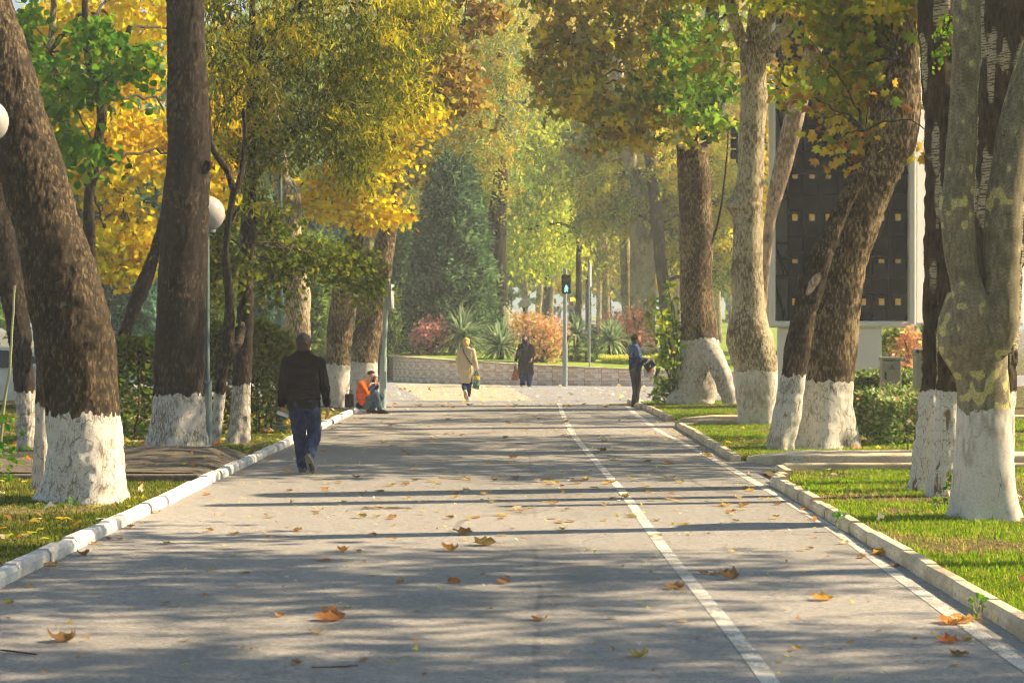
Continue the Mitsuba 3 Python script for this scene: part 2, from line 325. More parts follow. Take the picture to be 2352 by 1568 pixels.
# kerbs, block by block
def kerb_block(L, h, w, bev):
    """Length along y from 0 to L; face at x = 0, body towards +x."""
    prof = [(0, -0.2), (0, h - bev), (bev * 0.8, h), (w - 0.01, h), (w, h - 0.01), (w, -0.2)]
    c = manifold3d.CrossSection([prof[::-1]])
    return c
def kerb(key, label, x0, y0, y1, sgn, h, bsdf, seed, path=lambda y: 0.0):
    rng = np.random.default_rng(seed); labels[key] = {'label': label, 'kind': 'structure'}; y = y0
    while y < y1:
        L = float(rng.choice([1.0, 1.0, 0.5, 0.52]))
        hh = h + rng.normal(0, 0.006); bev = 0.035
        prof = np.array([(0, -0.2), (0, hh - bev), (0.026, hh), (0.105, hh), (0.12, hh - 0.012), (0.12, -0.2)])
        prof = prof if sgn > 0 else prof * [-1, 1]
        m = trimesh.creation.extrude_polygon(__import__('shapely').geometry.Polygon(prof), L - 0.012 - abs(rng.normal(0, 0.004)), engine='earcut')
        v = np.array(m.vertices)[:, [0, 2, 1]]; f = np.array(m.faces)[:, ::-1]
        v[:, 1] -= L / 2; v = v @ rotz(rng.normal(0, 0.008)).T @ rotx(rng.normal(0, 0.006)).T
        dx = path(y + L / 2); v = v + [x0 + dx + rng.normal(0, 0.006), y + L / 2, rng.normal(0, 0.004)]
        part(key, 'block', (v, f), bsdf)
        y += L
kerb('kerb', 'white painted kerb along the left side of the path', PL, 2.0, 47.8, -1, 0.095, 'limewash', 3)
kerb('kerb_001', 'bare concrete kerb along the nearest right lawn', PR, 2.0, 27.1, 1, 0.105, 'concrete', 4, lambda y: 0.30 * smooth01((y - 24.5) / 2.6))
kerb('kerb_002', 'bare concrete kerb between the two channels', PR, 29.6, 40.6, 1, 0.10, 'concrete', 5)
kerb('kerb_003', 'bare concrete kerb below the root arch tree', PR, 42.7, 53.4, 1, 0.10, 'concrete', 6, lambda y: -0.25 * smooth01((y - 46) / 7))
used['kerb'] = 4
# ---------------------------------------------------------------- trees: trunks
def trunk_mesh(rows, Z, white=None, amp=0.012, fiss=0.010, seed=0, flare=0.15, dn=0.026, lean_y=0.0, ground=0.0, lumps=None, foot=True):
    """rows: (y, left edge, right edge) in the picture from the foot upwards at depth Z -> mesh, uv (v = height above the whitewash line)."""
    rows = np.array(rows, float)
    c = np.column_stack([((rows[:, 1] + rows[:, 2]) / 2 - 1197) * Z / FD, np.full(len(rows), Z), EYE - (rows[:, 0] - 761) * Z / FD])
    r = (rows[:, 2] - rows[:, 1]) / 2 * Z / FD
    c[:, 1] += r[0] + lean_y * np.maximum(c[:, 2], 0)
    if foot and c[0, 2] > ground - 0.15:
        c = np.vstack([[c[0, 0], c[0, 1], ground - 0.2], c]); r = np.r_[r[0] * 1.06, r]
    o = np.argsort(c[:, 2]); c, r = c[o], r[o]
    p, s = spline(np.column_stack([c, r]), max(6, int((c[-1, 2] - c[0, 2]) / dn)))
    c, r = p[:, :3], p[:, 3]
    t, a, b = frames(c); r = r * np.sqrt(np.clip(1 - (t[:, 0] / np.linalg.norm(t[:, [0, 2]], axis=1)) ** 2, 0.2, 1))
    n = int(np.clip(2 * np.pi * np.median(r) / dn, 12, 110)); th = np.linspace(0, 2 * np.pi, n + 1)
    cs, sn = np.cos(th), np.sin(th); rng = np.random.default_rng(seed)
    dirs = cs[None, :, None] * a[:, None] + sn[None, :, None] * b[:, None]
    h = np.clip(c[:, 2] - ground, 0, None)
    k1, k2, f1, f2 = rng.integers(3, 6), rng.integers(2, 4), rng.uniform(0, 6), rng.uniform(0, 6)
    prof = 1 + flare * np.exp(-h / 0.28)[:, None] * np.cos(k1 * th + f1)[None] + 0.035 * np.cos(k2 * th + f2 + h[:, None] * 0.5)
    q0 = c[:, None] + dirs * r[:, None, None]
    rel = q0 * 1.0
    nz = lambda k, kz, sd: meshkit.noise(np.stack([rel[..., 0] * k, rel[..., 1] * k, rel[..., 2] * kz], -1), sd)
    d = amp * 2.2 * (nz(2.2, 1.5, seed) - 0.5) + amp * 1.3 * (nz(7, 4, seed + 1) - 0.5)
    rid = np.abs(nz(17, 4.2, seed + 2) - 0.5) * 2
    d = d - fiss * np.clip(1 - rid / 0.34, 0, 1) ** 0.8 + fiss * 0.8 * (nz(34, 12, seed + 3) - 0.5)
    rr = r[:, None] * prof + d * np.clip(r[:, None] / 0.12, 0.2, 1)
    v = c[:, None] + dirs * rr[..., None]
    for (lx, lz, lr, la) in lumps or ():
        w = np.exp(-(((v[..., 0] - lx) ** 2 + (v[..., 2] - lz) ** 2) / lr ** 2)); v = v + dirs * (la * w)[..., None]
    v = v.reshape(-1, 3)
    i, j = np.meshgrid(np.arange(len(c) - 1), np.arange(n), indexing='ij')
    q = np.stack([i * (n + 1) + j, i * (n + 1) + j + 1, (i + 1) * (n + 1) + j + 1, (i + 1) * (n + 1) + j], -1).reshape(-1, 4)
    wz = -1e3 if white is None else EYE - (white - 761) * Z / FD
    uv = np.column_stack([np.tile(th, len(c)), v[:, 2] - wz])
    return (v, q), uv, c, r

def trunk(tree, rows, Z, white=None, bsdf='bark_plane', name='trunk', **k):
    m, uv, c, r = trunk_mesh(rows, Z, white, **k)
    part(tree, name, m, bsdf, smooth=True, uv=uv)
    return c, r

def limb(pts, r0, r1, sides=7, wob=0.05, seed=0, n=14):
    rng = np.random.default_rng(seed); p, s = spline(np.asarray(pts, float), n)
    w = np.linalg.norm(p[-1] - p[0]) * wob * 0.3
    p[1:-1] += rng.normal(0, 1, (n - 2, 3)) * w * 0.35
    return tube(p, np.linspace(r0, r1, n), sides)

# ---------------------------------------------------------------- trees: leaves
def leaf_plane():
    """A five lobed leaf, one long, a little folded and drooping at the lobes."""
    a = np.radians([-90, -55, -30, -5, 18, 42, 66, 90, 114, 138, 162, 185, 210, 235])
    r = np.array([0.08, 0.42, 0.35, 0.50, 0.35, 0.56, 0.38, 0.62, 0.38, 0.56, 0.35, 0.50, 0.35, 0.42])
    v = np.column_stack([r * np.cos(a), r * np.sin(a) + 0.30, -0.55 * r ** 2 + 0.10 * np.abs(np.cos(a)) * r])
    v = np.vstack([v, [[0, 0.30, 0.02]]]); n = len(a); k = np.arange(n)
    return v, np.stack([k, (k + 1) % n, k * 0 + n], 1)
def leaf_plane_lo():
    a = np.radians([-90, -40, 5, 30, 60, 90, 120, 150, 175, 220]); r = np.array([0.05, 0.40, 0.50, 0.30, 0.40, 0.62, 0.40, 0.30, 0.50, 0.40])
    v = np.column_stack([r * np.cos(a), r * np.sin(a) + 0.30, -0.2 * r ** 2]); k = np.arange(1, 9)
    return v, np.stack([k * 0, k, k + 1], 1)
def leaf_oval(w=0.36):
    v = np.array([[0, 0, 0], [w, 0.38, 0.07], [w * 0.8, 0.70, 0.05], [0, 1, -0.08], [-w * 0.8, 0.70, 0.05], [-w, 0.38, 0.07], [0, 0.5, 0]])
    return v, np.array([[0, 1, 6], [1, 2, 6], [2, 3, 6], [3, 4, 6], [4, 5, 6], [5, 0, 6]])
def leaf_thin(w=0.13):
    v = np.array([[0, 0, 0], [w, 0.42, 0.03], [0, 1, -0.10], [-w, 0.42, 0.03]])
    return v, np.array([[0, 1, 2], [0, 2, 3]])
def leaf_spray(n=5, w=0.10):
    """A small drooping spray of n leaflets on one stalk."""
    vs, fs = [], []
    for k in range(n):
        t = (k + 0.5) / n; s = 1 if k % 2 else -1; o = np.array([0, t * 0.8, -0.25 * t * t])
        d = np.array([s * 0.33, 0.22, -0.12]); b = np.array([0.08, w, 0.02]) * [1, 1, 1]
        fs.append(np.array([[0, 1, 2], [0, 2, 3]]) + 4 * k)
        vs.append(np.array([o, o + d * 0.5 + [0, w, 0.02], o + d, o + d * 0.5 - [0, w, 0]]))
    return np.vstack(vs), np.vstack(fs)
def leaf_diamond(w=0.36):
    v = np.array([[0, 0, 0], [w, 0.5, 0.05], [0, 1, -0.10], [-w, 0.5, 0.05]])
    return v, np.array([[0, 1, 2], [0, 2, 3]])
LEAVES = {'diamond': leaf_diamond(), 'plane': leaf_plane(), 'plane_lo': leaf_plane_lo(), 'oval': leaf_oval(), 'round': leaf_oval(0.46), 'thin': leaf_thin(), 'spray': leaf_spray(), 'blade': leaf_thin(0.05)}

def unit(v): return v / (np.linalg.norm(v, axis=-1, keepdims=True) + 1e-12)

def place_leaves(pos, tmpl, size, pal, rng, droop=0.8, flat=0.3, out=None, jitter=0.16):
    """One mesh of leaves at pos. pal: list of (rgb, weight); each leaf has one tone of it."""
    V, Fc = LEAVES[tmpl] if isinstance(tmpl, str) else tmpl
    n = len(pos); size = np.broadcast_to(size, (n,)) * rng.uniform(0.72, 1.25, n)
    tip = rng.normal(0, 1, (n, 3)) * [1, 1, 0.55] + [0, 0, -droop]
    if out is not None: tip = tip + out
    tip = unit(tip)
    nrm = rng.normal(0, 1, (n, 3)) + [0, 0, flat * 3]; nrm = unit(nrm - tip * (nrm * tip).sum(1, keepdims=True))
    x = np.cross(tip, nrm)
    P = pos[:, None] + size[:, None, None] * (V[None, :, 0, None] * x[:, None] + V[None, :, 1, None] * tip[:, None] + V[None, :, 2, None] * nrm[:, None])
    cols = np.array([c for c, _ in pal], float); w = np.array([w for _, w in pal], float)
    c = LEAF_GAIN * cols[rng.choice(len(pal), n, p=w / w.sum())] * np.exp(rng.normal(0, jitter, (n, 1))) * np.exp(rng.normal(0, 0.06, (n, 3)))
    C = np.repeat(np.clip(c, 0.003, 0.85), len(V), 0)
    Fa = (Fc[None] + (np.arange(n) * len(V))[:, None, None]).reshape(-1, 3)
    return P.reshape(-1, 3), Fa, C

def blob_points(blobs, rng, per=26, spread=0.32, flatten=0.55, density=1.0):
    """blobs: (centre, radii, clusters). Leaves sit in clumps through each blob's volume, with gaps between the clumps."""
    P, clumps, owner = [], [], []
    for i, (c, r, k) in enumerate(blobs):
        k = max(1, int(k * density)); d = unit(rng.normal(0, 1, (k, 3))); q = d * rng.uniform(0.12, 1, (k, 1)) ** 0.45
        cc = np.asarray(c) + q * np.asarray(r)
        clumps.append(cc); owner.append(np.full(k, i))
    cc = np.vstack(clumps); ow = np.concatenate(owner)
    m = rng.poisson(per, len(cc)); idx = np.repeat(np.arange(len(cc)), m)
    sc = spread * rng.uniform(0.6, 1.35, len(cc))
    off = rng.normal(0, 1, (len(idx), 3)) * [1, 1, flatten]
    P = cc[idx] + off * sc[idx, None] * 0.55
    P[:, 2] -= 0.25 * (np.linalg.norm(off[:, :2], axis=1) * sc[idx]) ** 1.2
    return P, cc, ow, idx

def pb(x, y, Z, rx, ry, k, rz=None):
    """A blob from its place and half sizes in the picture at depth Z; rz metres half depth."""
    return (at(x, y, Z), (rx * Z / FD, rz or (rx + ry) / 2 * Z / FD, ry * Z / FD), k)

def crown(tree, blobs, tmpl, size, pal, seed, per=26, spread=0.32, flatten=0.55, droop=0.8, flat=0.3, start=None, r0=0.06, twigs=0.35, name='crown', limbs=True, bark='twig_bark', jitter=0.16, pal_by_clump=None, singles=0):
    rng = np.random.default_rng(seed)
    P, cc, ow, idx = blob_points(blobs, rng, per, spread, flatten)
    if singles:                            # the leaves that show largest, one by one
        px, py = 1197 + P[:, 0] * FD / P[:, 1], 761 - (P[:, 2] - EYE) * FD / P[:, 1]
        see = np.flatnonzero((px > 10) & (px < 2340) & (py > 5)); see = see[np.argsort(P[see, 1])][:singles]
        for q in see:
            lv, lf, lc = place_leaves(P[q:q + 1], tmpl, size, pal, rng, droop, flat, jitter=jitter); part(tree, 'leaf', (lv, lf), 'leaf_mat', color=lc)
        stay = np.ones(len(P), bool); stay[see] = False; P, idx = P[stay], idx[stay]
    if pal_by_clump is None:
        v, f, c = place_leaves(P, tmpl, size, pal, rng, droop, flat, jitter=jitter)
    else:                                  # the tones come clump by clump, as branches turn one by one
        which = rng.choice(len(pal_by_clump), len(cc), p=np.array([w for _, w in pal_by_clump]) / sum(w for _, w in pal_by_clump))
        ms = [place_leaves(P[which[idx] == k], tmpl, size, pal_by_clump[k][0], rng, droop, flat, jitter=jitter) for k in range(len(pal_by_clump)) if (which[idx] == k).any()]
        c = np.vstack([m[2] for m in ms]); v, f = join([(m[0], m[1]) for m in ms])
    part(tree, name, (v, f), 'leaf_mat', color=c, kind='stuff')
    if limbs and start is not None:
        ms = []; start = np.atleast_2d(start)
        for i, (c0, r, k) in enumerate(blobs):
            s = start[np.argmin(np.linalg.norm(start - np.asarray(c0), axis=1))]; c0 = np.asarray(c0, float); L = np.linalg.norm(c0 - s)
            mid = (s + c0) / 2 + [0, 0, 0.10 * L] + rng.normal(0, 0.05 * L, 3)
            ms.append(limb([s, mid, c0], r0, r0 * 0.4, 6, 0.10, seed * 31 + i))
            mine = cc[ow == i]
            for q in mine[rng.random(len(mine)) < twigs]:
                m2 = c0 * 0.45 + q * 0.55 + rng.normal(0, 0.08, 3) * np.linalg.norm(q - c0)
                ms.append(limb([c0 + (mid - c0) * rng.uniform(0, 0.4), m2, q], r0 * 0.32, 0.006, 4, 0.12, seed * 57 + len(ms), 7))
        part(tree, 'branches', join(ms), bark, smooth=True, kind='stuff')

scene['twig_bark'] = principled(lin(62, 50, 36), 0.9)
scene['pale_limb'] = scene['bark_pale']
# ---------------------------------------------------------------- the trees that stand in view
OLIVE = [(lin(112, 112, 36), 3), (lin(92, 98, 30), 3), (lin(140, 132, 40), 2), (lin(164, 150, 42), 1)]
YELLOW = [(lin(226, 196, 40), 4), (lin(214, 180, 30), 3), (lin(204, 196, 54), 2), (lin(190, 140, 34), 1)]
YELLOW_CLUMPS = [([(lin(226, 196, 40), 3), (lin(214, 180, 30), 2)], 4), ([(lin(200, 172, 40), 3), (lin(178, 152, 40), 2)], 3), ([(lin(160, 160, 48), 2), (lin(188, 176, 46), 2)], 2), ([(lin(150, 122, 46), 1), (lin(186, 146, 44), 1)], .7)]
OLIVE_CLUMPS = [([(lin(92, 104, 38), 2), (lin(76, 90, 32), 2)], 4), ([(lin(132, 132, 44), 2), (lin(114, 120, 40), 2)], 4), ([(lin(196, 180, 50), 2), (lin(172, 162, 44), 2)], 2.5)]
PLANE_CLUMPS = [([(lin(138, 138, 62), 3), (lin(118, 126, 54), 2), (lin(168, 168, 128), 1)], 4), ([(lin(172, 156, 58), 3), (lin(150, 136, 58), 2)], 3), ([(lin(204, 182, 54), 2), (lin(186, 174, 60), 2)], 2.5), ([(lin(142, 116, 60), 2), (lin(160, 134, 66), 2)], 1.2)]
GREEN = [(lin(92, 134, 34), 3), (lin(118, 150, 42), 2), (lin(66, 112, 34), 2)]
DKGREEN = [(lin(74, 90, 30), 3), (lin(98, 108, 34), 2), (lin(128, 124, 38), 1)]
BROWN = [(lin(138, 116, 56), 3), (lin(118, 96, 50), 2), (lin(160, 144, 62), 2), (lin(160, 148, 108), 1)]
RUSTOLIVE = [(lin(140, 130, 50), 3), (lin(124, 120, 46), 3), (lin(160, 140, 48), 2)]

t = thing('plane_tree', 'thick brown plane tree leaning left, whitewashed foot, nearest on the left', 'tree')
c, r = trunk(t, [(1176, 56, 288), (1150, 66, 281), (1110, 77, 274), (1050, 83, 268), (955, 76, 256), (899, 69, 251), (839, 60, 245), (795, 54, 244), (758, 49, 238), (718, 44, 226), (638, 29, 207), (560, 14, 178), (494, 0, 156), (396, -28, 128), (264, -58, 86), (132, -92, 44), (20, -120, 8), (-150, -165, -45), (-500, -240, -130)], 21.5, 955, 'bark_plane', amp=0.016, fiss=0.017, seed=11, ground=0.05)
crown(t, [((-6.8, 24, 9.2), (2.6, 3, 1.6), 25), ((-4.5, 22, 9.8), (2.5, 2.5, 1.5), 25)], 'plane_lo', 0.24, GREEN + YELLOW[:1], 12, per=27, spread=0.52, start=c[-1], r0=0.11)
t = thing('slim_tree', 'slim sunlit whitewashed stem peeping out behind the nearest left trunk', 'tree')
trunk(t, [(1165, 66, 108), (1050, 70, 108), (955, 74, 110), (800, 78, 112), (600, 84, 116), (300, 88, 116)], 23.5, 930, 'bark_plane', seed=14, ground=0.1)
t = thing('dark_tree', 'dark leaning tree with greyish whitewash at the left picture edge', 'tree')
trunk(t, [(1056, 32, 80), (980, 32, 76), (900, 26, 76), (840, 20, 70), (770, 10, 66), (700, -2, 58), (600, -22, 44), (400, -62, 8), (0, -140, -80)], 30.6, 900, 'bark_dark', seed=21, fiss=0.016, ground=0.1)

t = thing('straight_tree', 'tall straight dark trunk with whitewashed foot beside the globe lamp', 'tree')
c, r = trunk(t, [(1060, 316, 472), (1020, 326, 464), (960, 334, 459), (908, 337, 457), (850, 339, 458), (799, 341, 459), (718, 345, 460), (638, 349, 462), (517, 356, 466), (400, 364, 470), (330, 371, 471), (231, 369, 467), (99, 371, 460), (0, 370, 458), (-200, 372, 448), (-600, 380, 440)], 30.2, 908, 'bark_dark', amp=0.014, fiss=0.016, seed=31, ground=0.12)
stub = at(466, 392, 30.6)
part(t, 'stub', limb([stub + [-0.1, 0, -0.05], stub + [0.06, -0.05, 0.05], stub + [0.10, -0.06, 0.13]], 0.09, 0.055, 9, 0.0, 3), 'bark_dark', smooth=True, uv=None)
crown(t, [((-4.6, 31, 10.0), (3.2, 3.4, 1.8), 37), ((-6.0, 29, 12.0), (3, 3, 2), 25)], 'plane_lo', 0.24, RUSTOLIVE, 33, per=27, spread=0.52, start=c[-1], r0=0.12)

t = thing('yellow_maple', 'tree with a curved dark trunk and glowing yellow leaves behind the left trunks', 'tree')
c, r = trunk(t, [(985, 226, 262), (800, 216, 250), (634, 196, 222), (598, 190, 218), (517, 187, 216), (461, 188, 214), (396, 198, 224), (330, 208, 232), (264, 218, 243), (231, 218, 244)], 38, None, 'bark_dark', seed=41, ground=0.1)
part(t, 'limb', limb([at(226, 232, 38.2), at(208, 165, 38.2), at(197, 60, 38.2), at(195, -20, 38.2)], 0.085, 0.05, 9, 0.02, 5), 'bark_dark', smooth=True)
part(t, 'limb', limb([at(236, 236, 38.2), at(254, 205, 38.2), at(275, 132, 38.2), at(300, 60, 38.2)], 0.085, 0.045, 9, 0.02, 6), 'bark_dark', smooth=True)
crown(t, [pb(250, 330, 41, 120, 150, 60, 1.2), pb(160, 260, 41.5, 70, 150, 30, 1), pb(300, 520, 41, 75, 85, 30, 1), pb(255, 590, 41, 40, 60, 10, .7), pb(440, 330, 42, 90, 150, 40, 1), pb(490, 420, 42, 60, 90, 20, .8), pb(280, 120, 41.5, 110, 110, 40, 1), pb(150, 60, 42, 100, 80, 30, 1), pb(330, -20, 41, 170, 70, 30, 1.5), pb(520, 230, 43, 70, 150, 26, 1)],
      'round', 0.145, YELLOW, 42, per=34, spread=0.40, pal_by_clump=YELLOW_CLUMPS, droop=1.0, start=[at(236, 240, 38.3), at(200, 60, 38.3), at(297, 80, 38.3), at(205, 420, 38.3)], r0=0.03, twigs=0.4)
t = thing('mulberry_tree', 'thin pale stemmed tree with bright green leaves before the yellow crown', 'tree')
part(t, 'stem', limb([at(60, 760, 33.6), at(88, 420, 33.4), at(104, 240, 33), at(113, 120, 33), at(122, 40, 33), at(128, -60, 33)], 0.055, 0.045, 10, 0.01, 9), 'bark_pale', smooth=True)
crown(t, [pb(60, 60, 32, 60, 60, 9, .6), pb(130, 190, 32, 55, 110, 16, .8), pb(215, 80, 31.5, 60, 70, 11, .6), pb(290, 110, 31.5, 70, 60, 9, .6), pb(240, 190, 31.5, 50, 60, 7, .5), pb(150, 330, 32, 40, 60, 8, .5), pb(215, 330, 32, 40, 40, 7, .4), pb(60, 130, 32, 40, 60, 8, .5)],
      'round', 0.15, GREEN, 52, per=15, singles=200, spread=0.36, droop=1.0, start=at(113, 120, 33), r0=0.02, twigs=0.6)
t = thing('leaning_tree', 'dark knotty bare trunk leaning right behind the hedge', 'tree')
trunk(t, [(1000, 225, 268), (860, 244, 280), (799, 256, 291), (738, 275, 308), (694, 290, 328), (638, 314, 348), (569, 340, 368), (480, 366, 392), (380, 385, 410)], 36.5, None, 'bark_dark', amp=0.03, fiss=0.014, seed=61, ground=0.1)

t = thing('willow_oak', 'slender tree with a straight ridged trunk and olive narrow leaves over the path', 'tree')
c, r = trunk(t, [(1028, 512, 574), (990, 521, 573), (883, 530, 574), (798, 533, 576), (718, 540, 579), (638, 543, 580), (517, 550, 583), (450, 553, 585), (330, 557, 586), (198, 563, 587), (99, 567, 584), (-60, 570, 584), (-300, 574, 584)], 33.9, 883, 'bark_dark', amp=0.008, fiss=0.013, seed=71, ground=0.1)
for i, (pts, a, b) in enumerate([([at(583, 408, 34), at(620, 372, 34), at(668, 316, 33.9), at(720, 286, 33.8), at(780, 264, 33.6)], .05, .02), ([at(556, 470, 34), at(535, 500, 34), at(524, 540, 34)], .03, .015),
                                 ([at(575, 180, 34), at(520, 60, 33.6), at(470, -60, 33)], .05, .03), ([at(578, 120, 34), at(680, 20, 33.8), at(800, -60, 33.6)], .05, .025), ([at(566, 420, 34), at(520, 345, 33.7), at(480, 330, 33.4)], .03, .012)]):
    part(t, 'limb', limb(pts, a, b, 8, 0.03, 70 + i), 'bark_dark', smooth=True)
st = [at(600, 390, 34), at(668, 316, 33.9), at(780, 264, 33.6), at(520, 60, 33.6), at(680, 20, 33.8), at(575, 180, 34), at(576, 0, 34)]
crown(t, [pb(590, 140, 33.8, 130, 150, 64, 1.4), pb(740, 110, 33.8, 120, 130, 64, 1.4), pb(870, 100, 34, 110, 110, 54, 1.3), pb(690, 280, 33.7, 130, 90, 50, 1.2), pb(820, 240, 33.8, 110, 100, 50, 1.2), pb(910, 200, 34.5, 80, 90, 28, 1.0), pb(830, 350, 34, 70, 60, 18, .9), pb(515, 250, 33.6, 40, 150, 20, .8), pb(610, 350, 33.6, 70, 60, 15, .8), pb(575, 440, 33.4, 22, 50, 5, .3), pb(960, 60, 35, 90, 80, 28, 1.1), pb(480, 30, 33, 70, 90, 21, .9), pb(700, -60, 33.8, 260, 80, 64, 2)],
      'thin', 0.135, OLIVE, 72, per=40, spread=0.30, pal_by_clump=OLIVE_CLUMPS, droop=1.1, start=st, r0=0.03, twigs=0.45)
crown(t, [((-3.4, 34, 9.0), (3.2, 3.5, 1.6), 50)], 'thin', 0.22, OLIVE, 73, per=46, spread=0.52, limbs=False, name='upper_crown')
t = thing('twin_stem_tree', 'thin crooked forking tree with whitewashed foot left of the ridged slender trunk', 'tree')
trunk(t, [(1046, 477, 497), (980, 483, 509), (905, 491, 517), (859, 498, 522), (819, 506, 536), (775, 509, 537), (694, 516, 537), (629, 510, 531), (578, 510, 525), (527, 514, 529), (476, 521, 537), (430, 529, 548)], 32, 905, 'bark_dark', amp=0.012, fiss=0.010, seed=81, ground=0.1, dn=0.02)
for i, (pts, a, b) in enumerate([([at(536, 436, 32.1), at(528, 402, 32.1), at(500, 362, 32.1), at(482, 320, 32), at(476, 250, 32), at(470, 180, 32)], .055, .03), ([at(541, 438, 32.1), at(556, 396, 32.2), at(562, 340, 32.4), at(560, 250, 32.5)], .05, .03), ([at(530, 810, 32.1), at(552, 780, 33), at(556, 745, 33.6)], .06, .05)]):
    part(t, 'limb', limb(pts, a, b, 9, 0.03, 84 + i), 'bark_dark', smooth=True)
crown(t, [pb(500, 545, 33.4, 28, 80, 13, .5), pb(540, 600, 33.4, 30, 60, 8, .4), pb(495, 640, 33.2, 26, 50, 8, .4), pb(612, 525, 35, 46, 36, 13, .6), pb(660, 580, 35.5, 60, 34, 16, .7), pb(740, 590, 36, 80, 50, 26, .8), pb(810, 610, 36.5, 50, 40, 12, .6), pb(640, 640, 35.5, 40, 50, 9, .5), pb(840, 660, 37, 34, 34, 5, .4), pb(620, 470, 35, 60, 34, 9, .7)],
      'round', 0.085, DKGREEN, 82, per=38, spread=0.34, droop=0.9, start=[at(556, 560, 33.9), at(530, 560, 32.4)], r0=0.018, twigs=0.5)

t = thing('sunlit_plane_tree', 'pale smooth plane trunk with a bright sunlit right side behind the walking man', 'tree')
trunk(t, [(975, 640, 716), (900, 644, 712), (756, 650, 709), (694, 651, 710), (632, 648, 700), (527, 634, 687), (450, 626, 687), (399, 622, 664), (300, 610, 645), (150, 600, 630)], 42.5, None, 'bark_pale', amp=0.014, fiss=0.004, seed=91, ground=0.1)
t = thing('leaning_plane_tree', 'leaning trunk with a clean white foot beside the seated sweeper', 'tree')
c, r = trunk(t, [(948, 728, 800), (930, 733, 799), (837, 742, 802), (756, 747, 808), (694, 755, 816), (632, 767, 822), (560, 786, 832), (517, 799, 834), (429, 803, 834), (363, 803, 828), (200, 806, 826), (0, 800, 816)], 49.4, 837, 'bark_mid', amp=0.014, fiss=0.010, seed=101, ground=0.1)
part(t, 'limb', limb([at(822, 660, 49.6), at(838, 590, 49.4), at(845, 520, 49.3), at(848, 430, 49.2), at(852, 330, 49.2)], 0.09, 0.05, 9, 0.01, 104), 'bark_pale', smooth=True)
crown(t, [pb(800, 420, 46, 60, 50, 20, .8), pb(740, 470, 46, 70, 36, 17, .8), pb(850, 480, 46, 60, 36, 17, .7), pb(905, 470, 46, 40, 40, 7, .6), pb(860, 395, 45.5, 70, 46, 24, .8), pb(900, 330, 45.5, 60, 50, 24, .8), pb(940, 265, 45.5, 66, 36, 17, .7), pb(800, 330, 45.5, 90, 60, 24, .9), pb(700, 420, 46, 60, 40, 11, .7), pb(925, 485, 46, 30, 12, 3, .4), pb(1000, 240, 45.5, 45, 26, 7, .5)],
      'round', 0.125, YELLOW, 102, per=22, spread=0.36, pal_by_clump=YELLOW_CLUMPS, droop=0.6, flat=0.5, start=[at(840, 480, 49.2), at(845, 330, 49)], r0=0.025, twigs=0.45)
t = thing('bent_plane_tree', 'leaning brown trunk with a whitewashed foot directly behind the seated sweeper', 'tree')
c, r = trunk(t, [(932, 792, 868), (910, 796, 866), (832, 803, 866), (756, 810, 877), (694, 818, 889), (632, 832, 897), (560, 858, 906), (517, 870, 911), (429, 886, 916), (330, 897, 919), (150, 905, 925), (-50, 910, 926)], 53, 832, 'bark_mid', amp=0.016, fiss=0.010, seed=111, ground=0.1)
crown(t, [pb(1010, 120, 47, 70, 80, 25, .9), pb(1060, 190, 47, 50, 60, 15, .8), pb(950, 60, 48, 100, 80, 30, 1), pb(1090, 40, 48, 55, 50, 10, .7), pb(1040, 240, 47, 40, 26, 5, .5), pb(1120, 30, 48, 26, 40, 3, .5), pb(940, 350, 50, 36, 30, 4, .5), pb(925, 160, 50, 60, 100, 22, 1), pb(940, 405, 50, 16, 16, 2, .3), pb(980, -50, 48, 160, 60, 30, 1.5)],
      'plane_lo', 0.20, BROWN, 112, per=17, spread=0.42, droop=0.9, start=[c[-1], c[-40], c[-90]], r0=0.03, twigs=0.4)
crown(t, [((-3.5, 54, 12), (4, 4, 2.0), 46)], 'plane_lo', 0.28, BROWN, 113, per=20, spread=0.52, limbs=False, name='upper_crown')

# ---- right side
PLANE_R = [(lin(136, 132, 62), 3), (lin(116, 122, 52), 3), (lin(164, 146, 54), 2), (lin(142, 114, 54), 1), (lin(164, 164, 128), 1)]
PLANE_G = [(lin(84, 120, 40), 3), (lin(110, 140, 46), 3), (lin(150, 158, 52), 1)]
PLANE_Y = [(lin(146, 150, 50), 3), (lin(110, 132, 46), 3), (lin(182, 168, 54), 2), (lin(146, 116, 60), .7)]
DRY = [(lin(168, 128, 62), 3), (lin(132, 100, 58), 2), (lin(200, 166, 70), 3)]

t = thing('root_arch_tree', 'mottled plane tree with an arched root at its white foot, by the road', 'tree')
c, r = trunk(t, [(934, 1532, 1648), (915, 1544, 1651), (898, 1553, 1653), (850, 1557, 1656), (781, 1565, 1655), (731, 1567, 1650), (660, 1565, 1641), (588, 1564, 1641), (517, 1563, 1640), (403, 1560, 1635), (326, 1555, 1630), (288, 1549, 1632), (262, 1549, 1634)], 52, 781, 'bark_mid', amp=0.018, fiss=0.008, seed=121, ground=0.1)
part(t, 'limb', limb([at(1570, 330, 52.4), at(1567, 270, 52.4), at(1556, 210, 52.4), at(1540, 100, 52.3), at(1530, -60, 52.3)], 0.21, 0.12, 12, 0.01, 122), 'bark_pale', smooth=True)
part(t, 'limb', limb([at(1612, 330, 52.5), at(1614, 270, 52.5), at(1621, 210, 52.5), at(1632, 80, 52.6), at(1640, -60, 52.6)], 0.24, 0.14, 12, 0.01, 123), 'bark_plane', smooth=True)
p0 = [at(1600, 760, 52.5), at(1622, 795, 52.25), at(1642, 826, 52.0), at(1657, 858, 51.85), at(1668, 892, 51.8), at(1676, 920, 51.8), at(1682, 950, 51.8)]
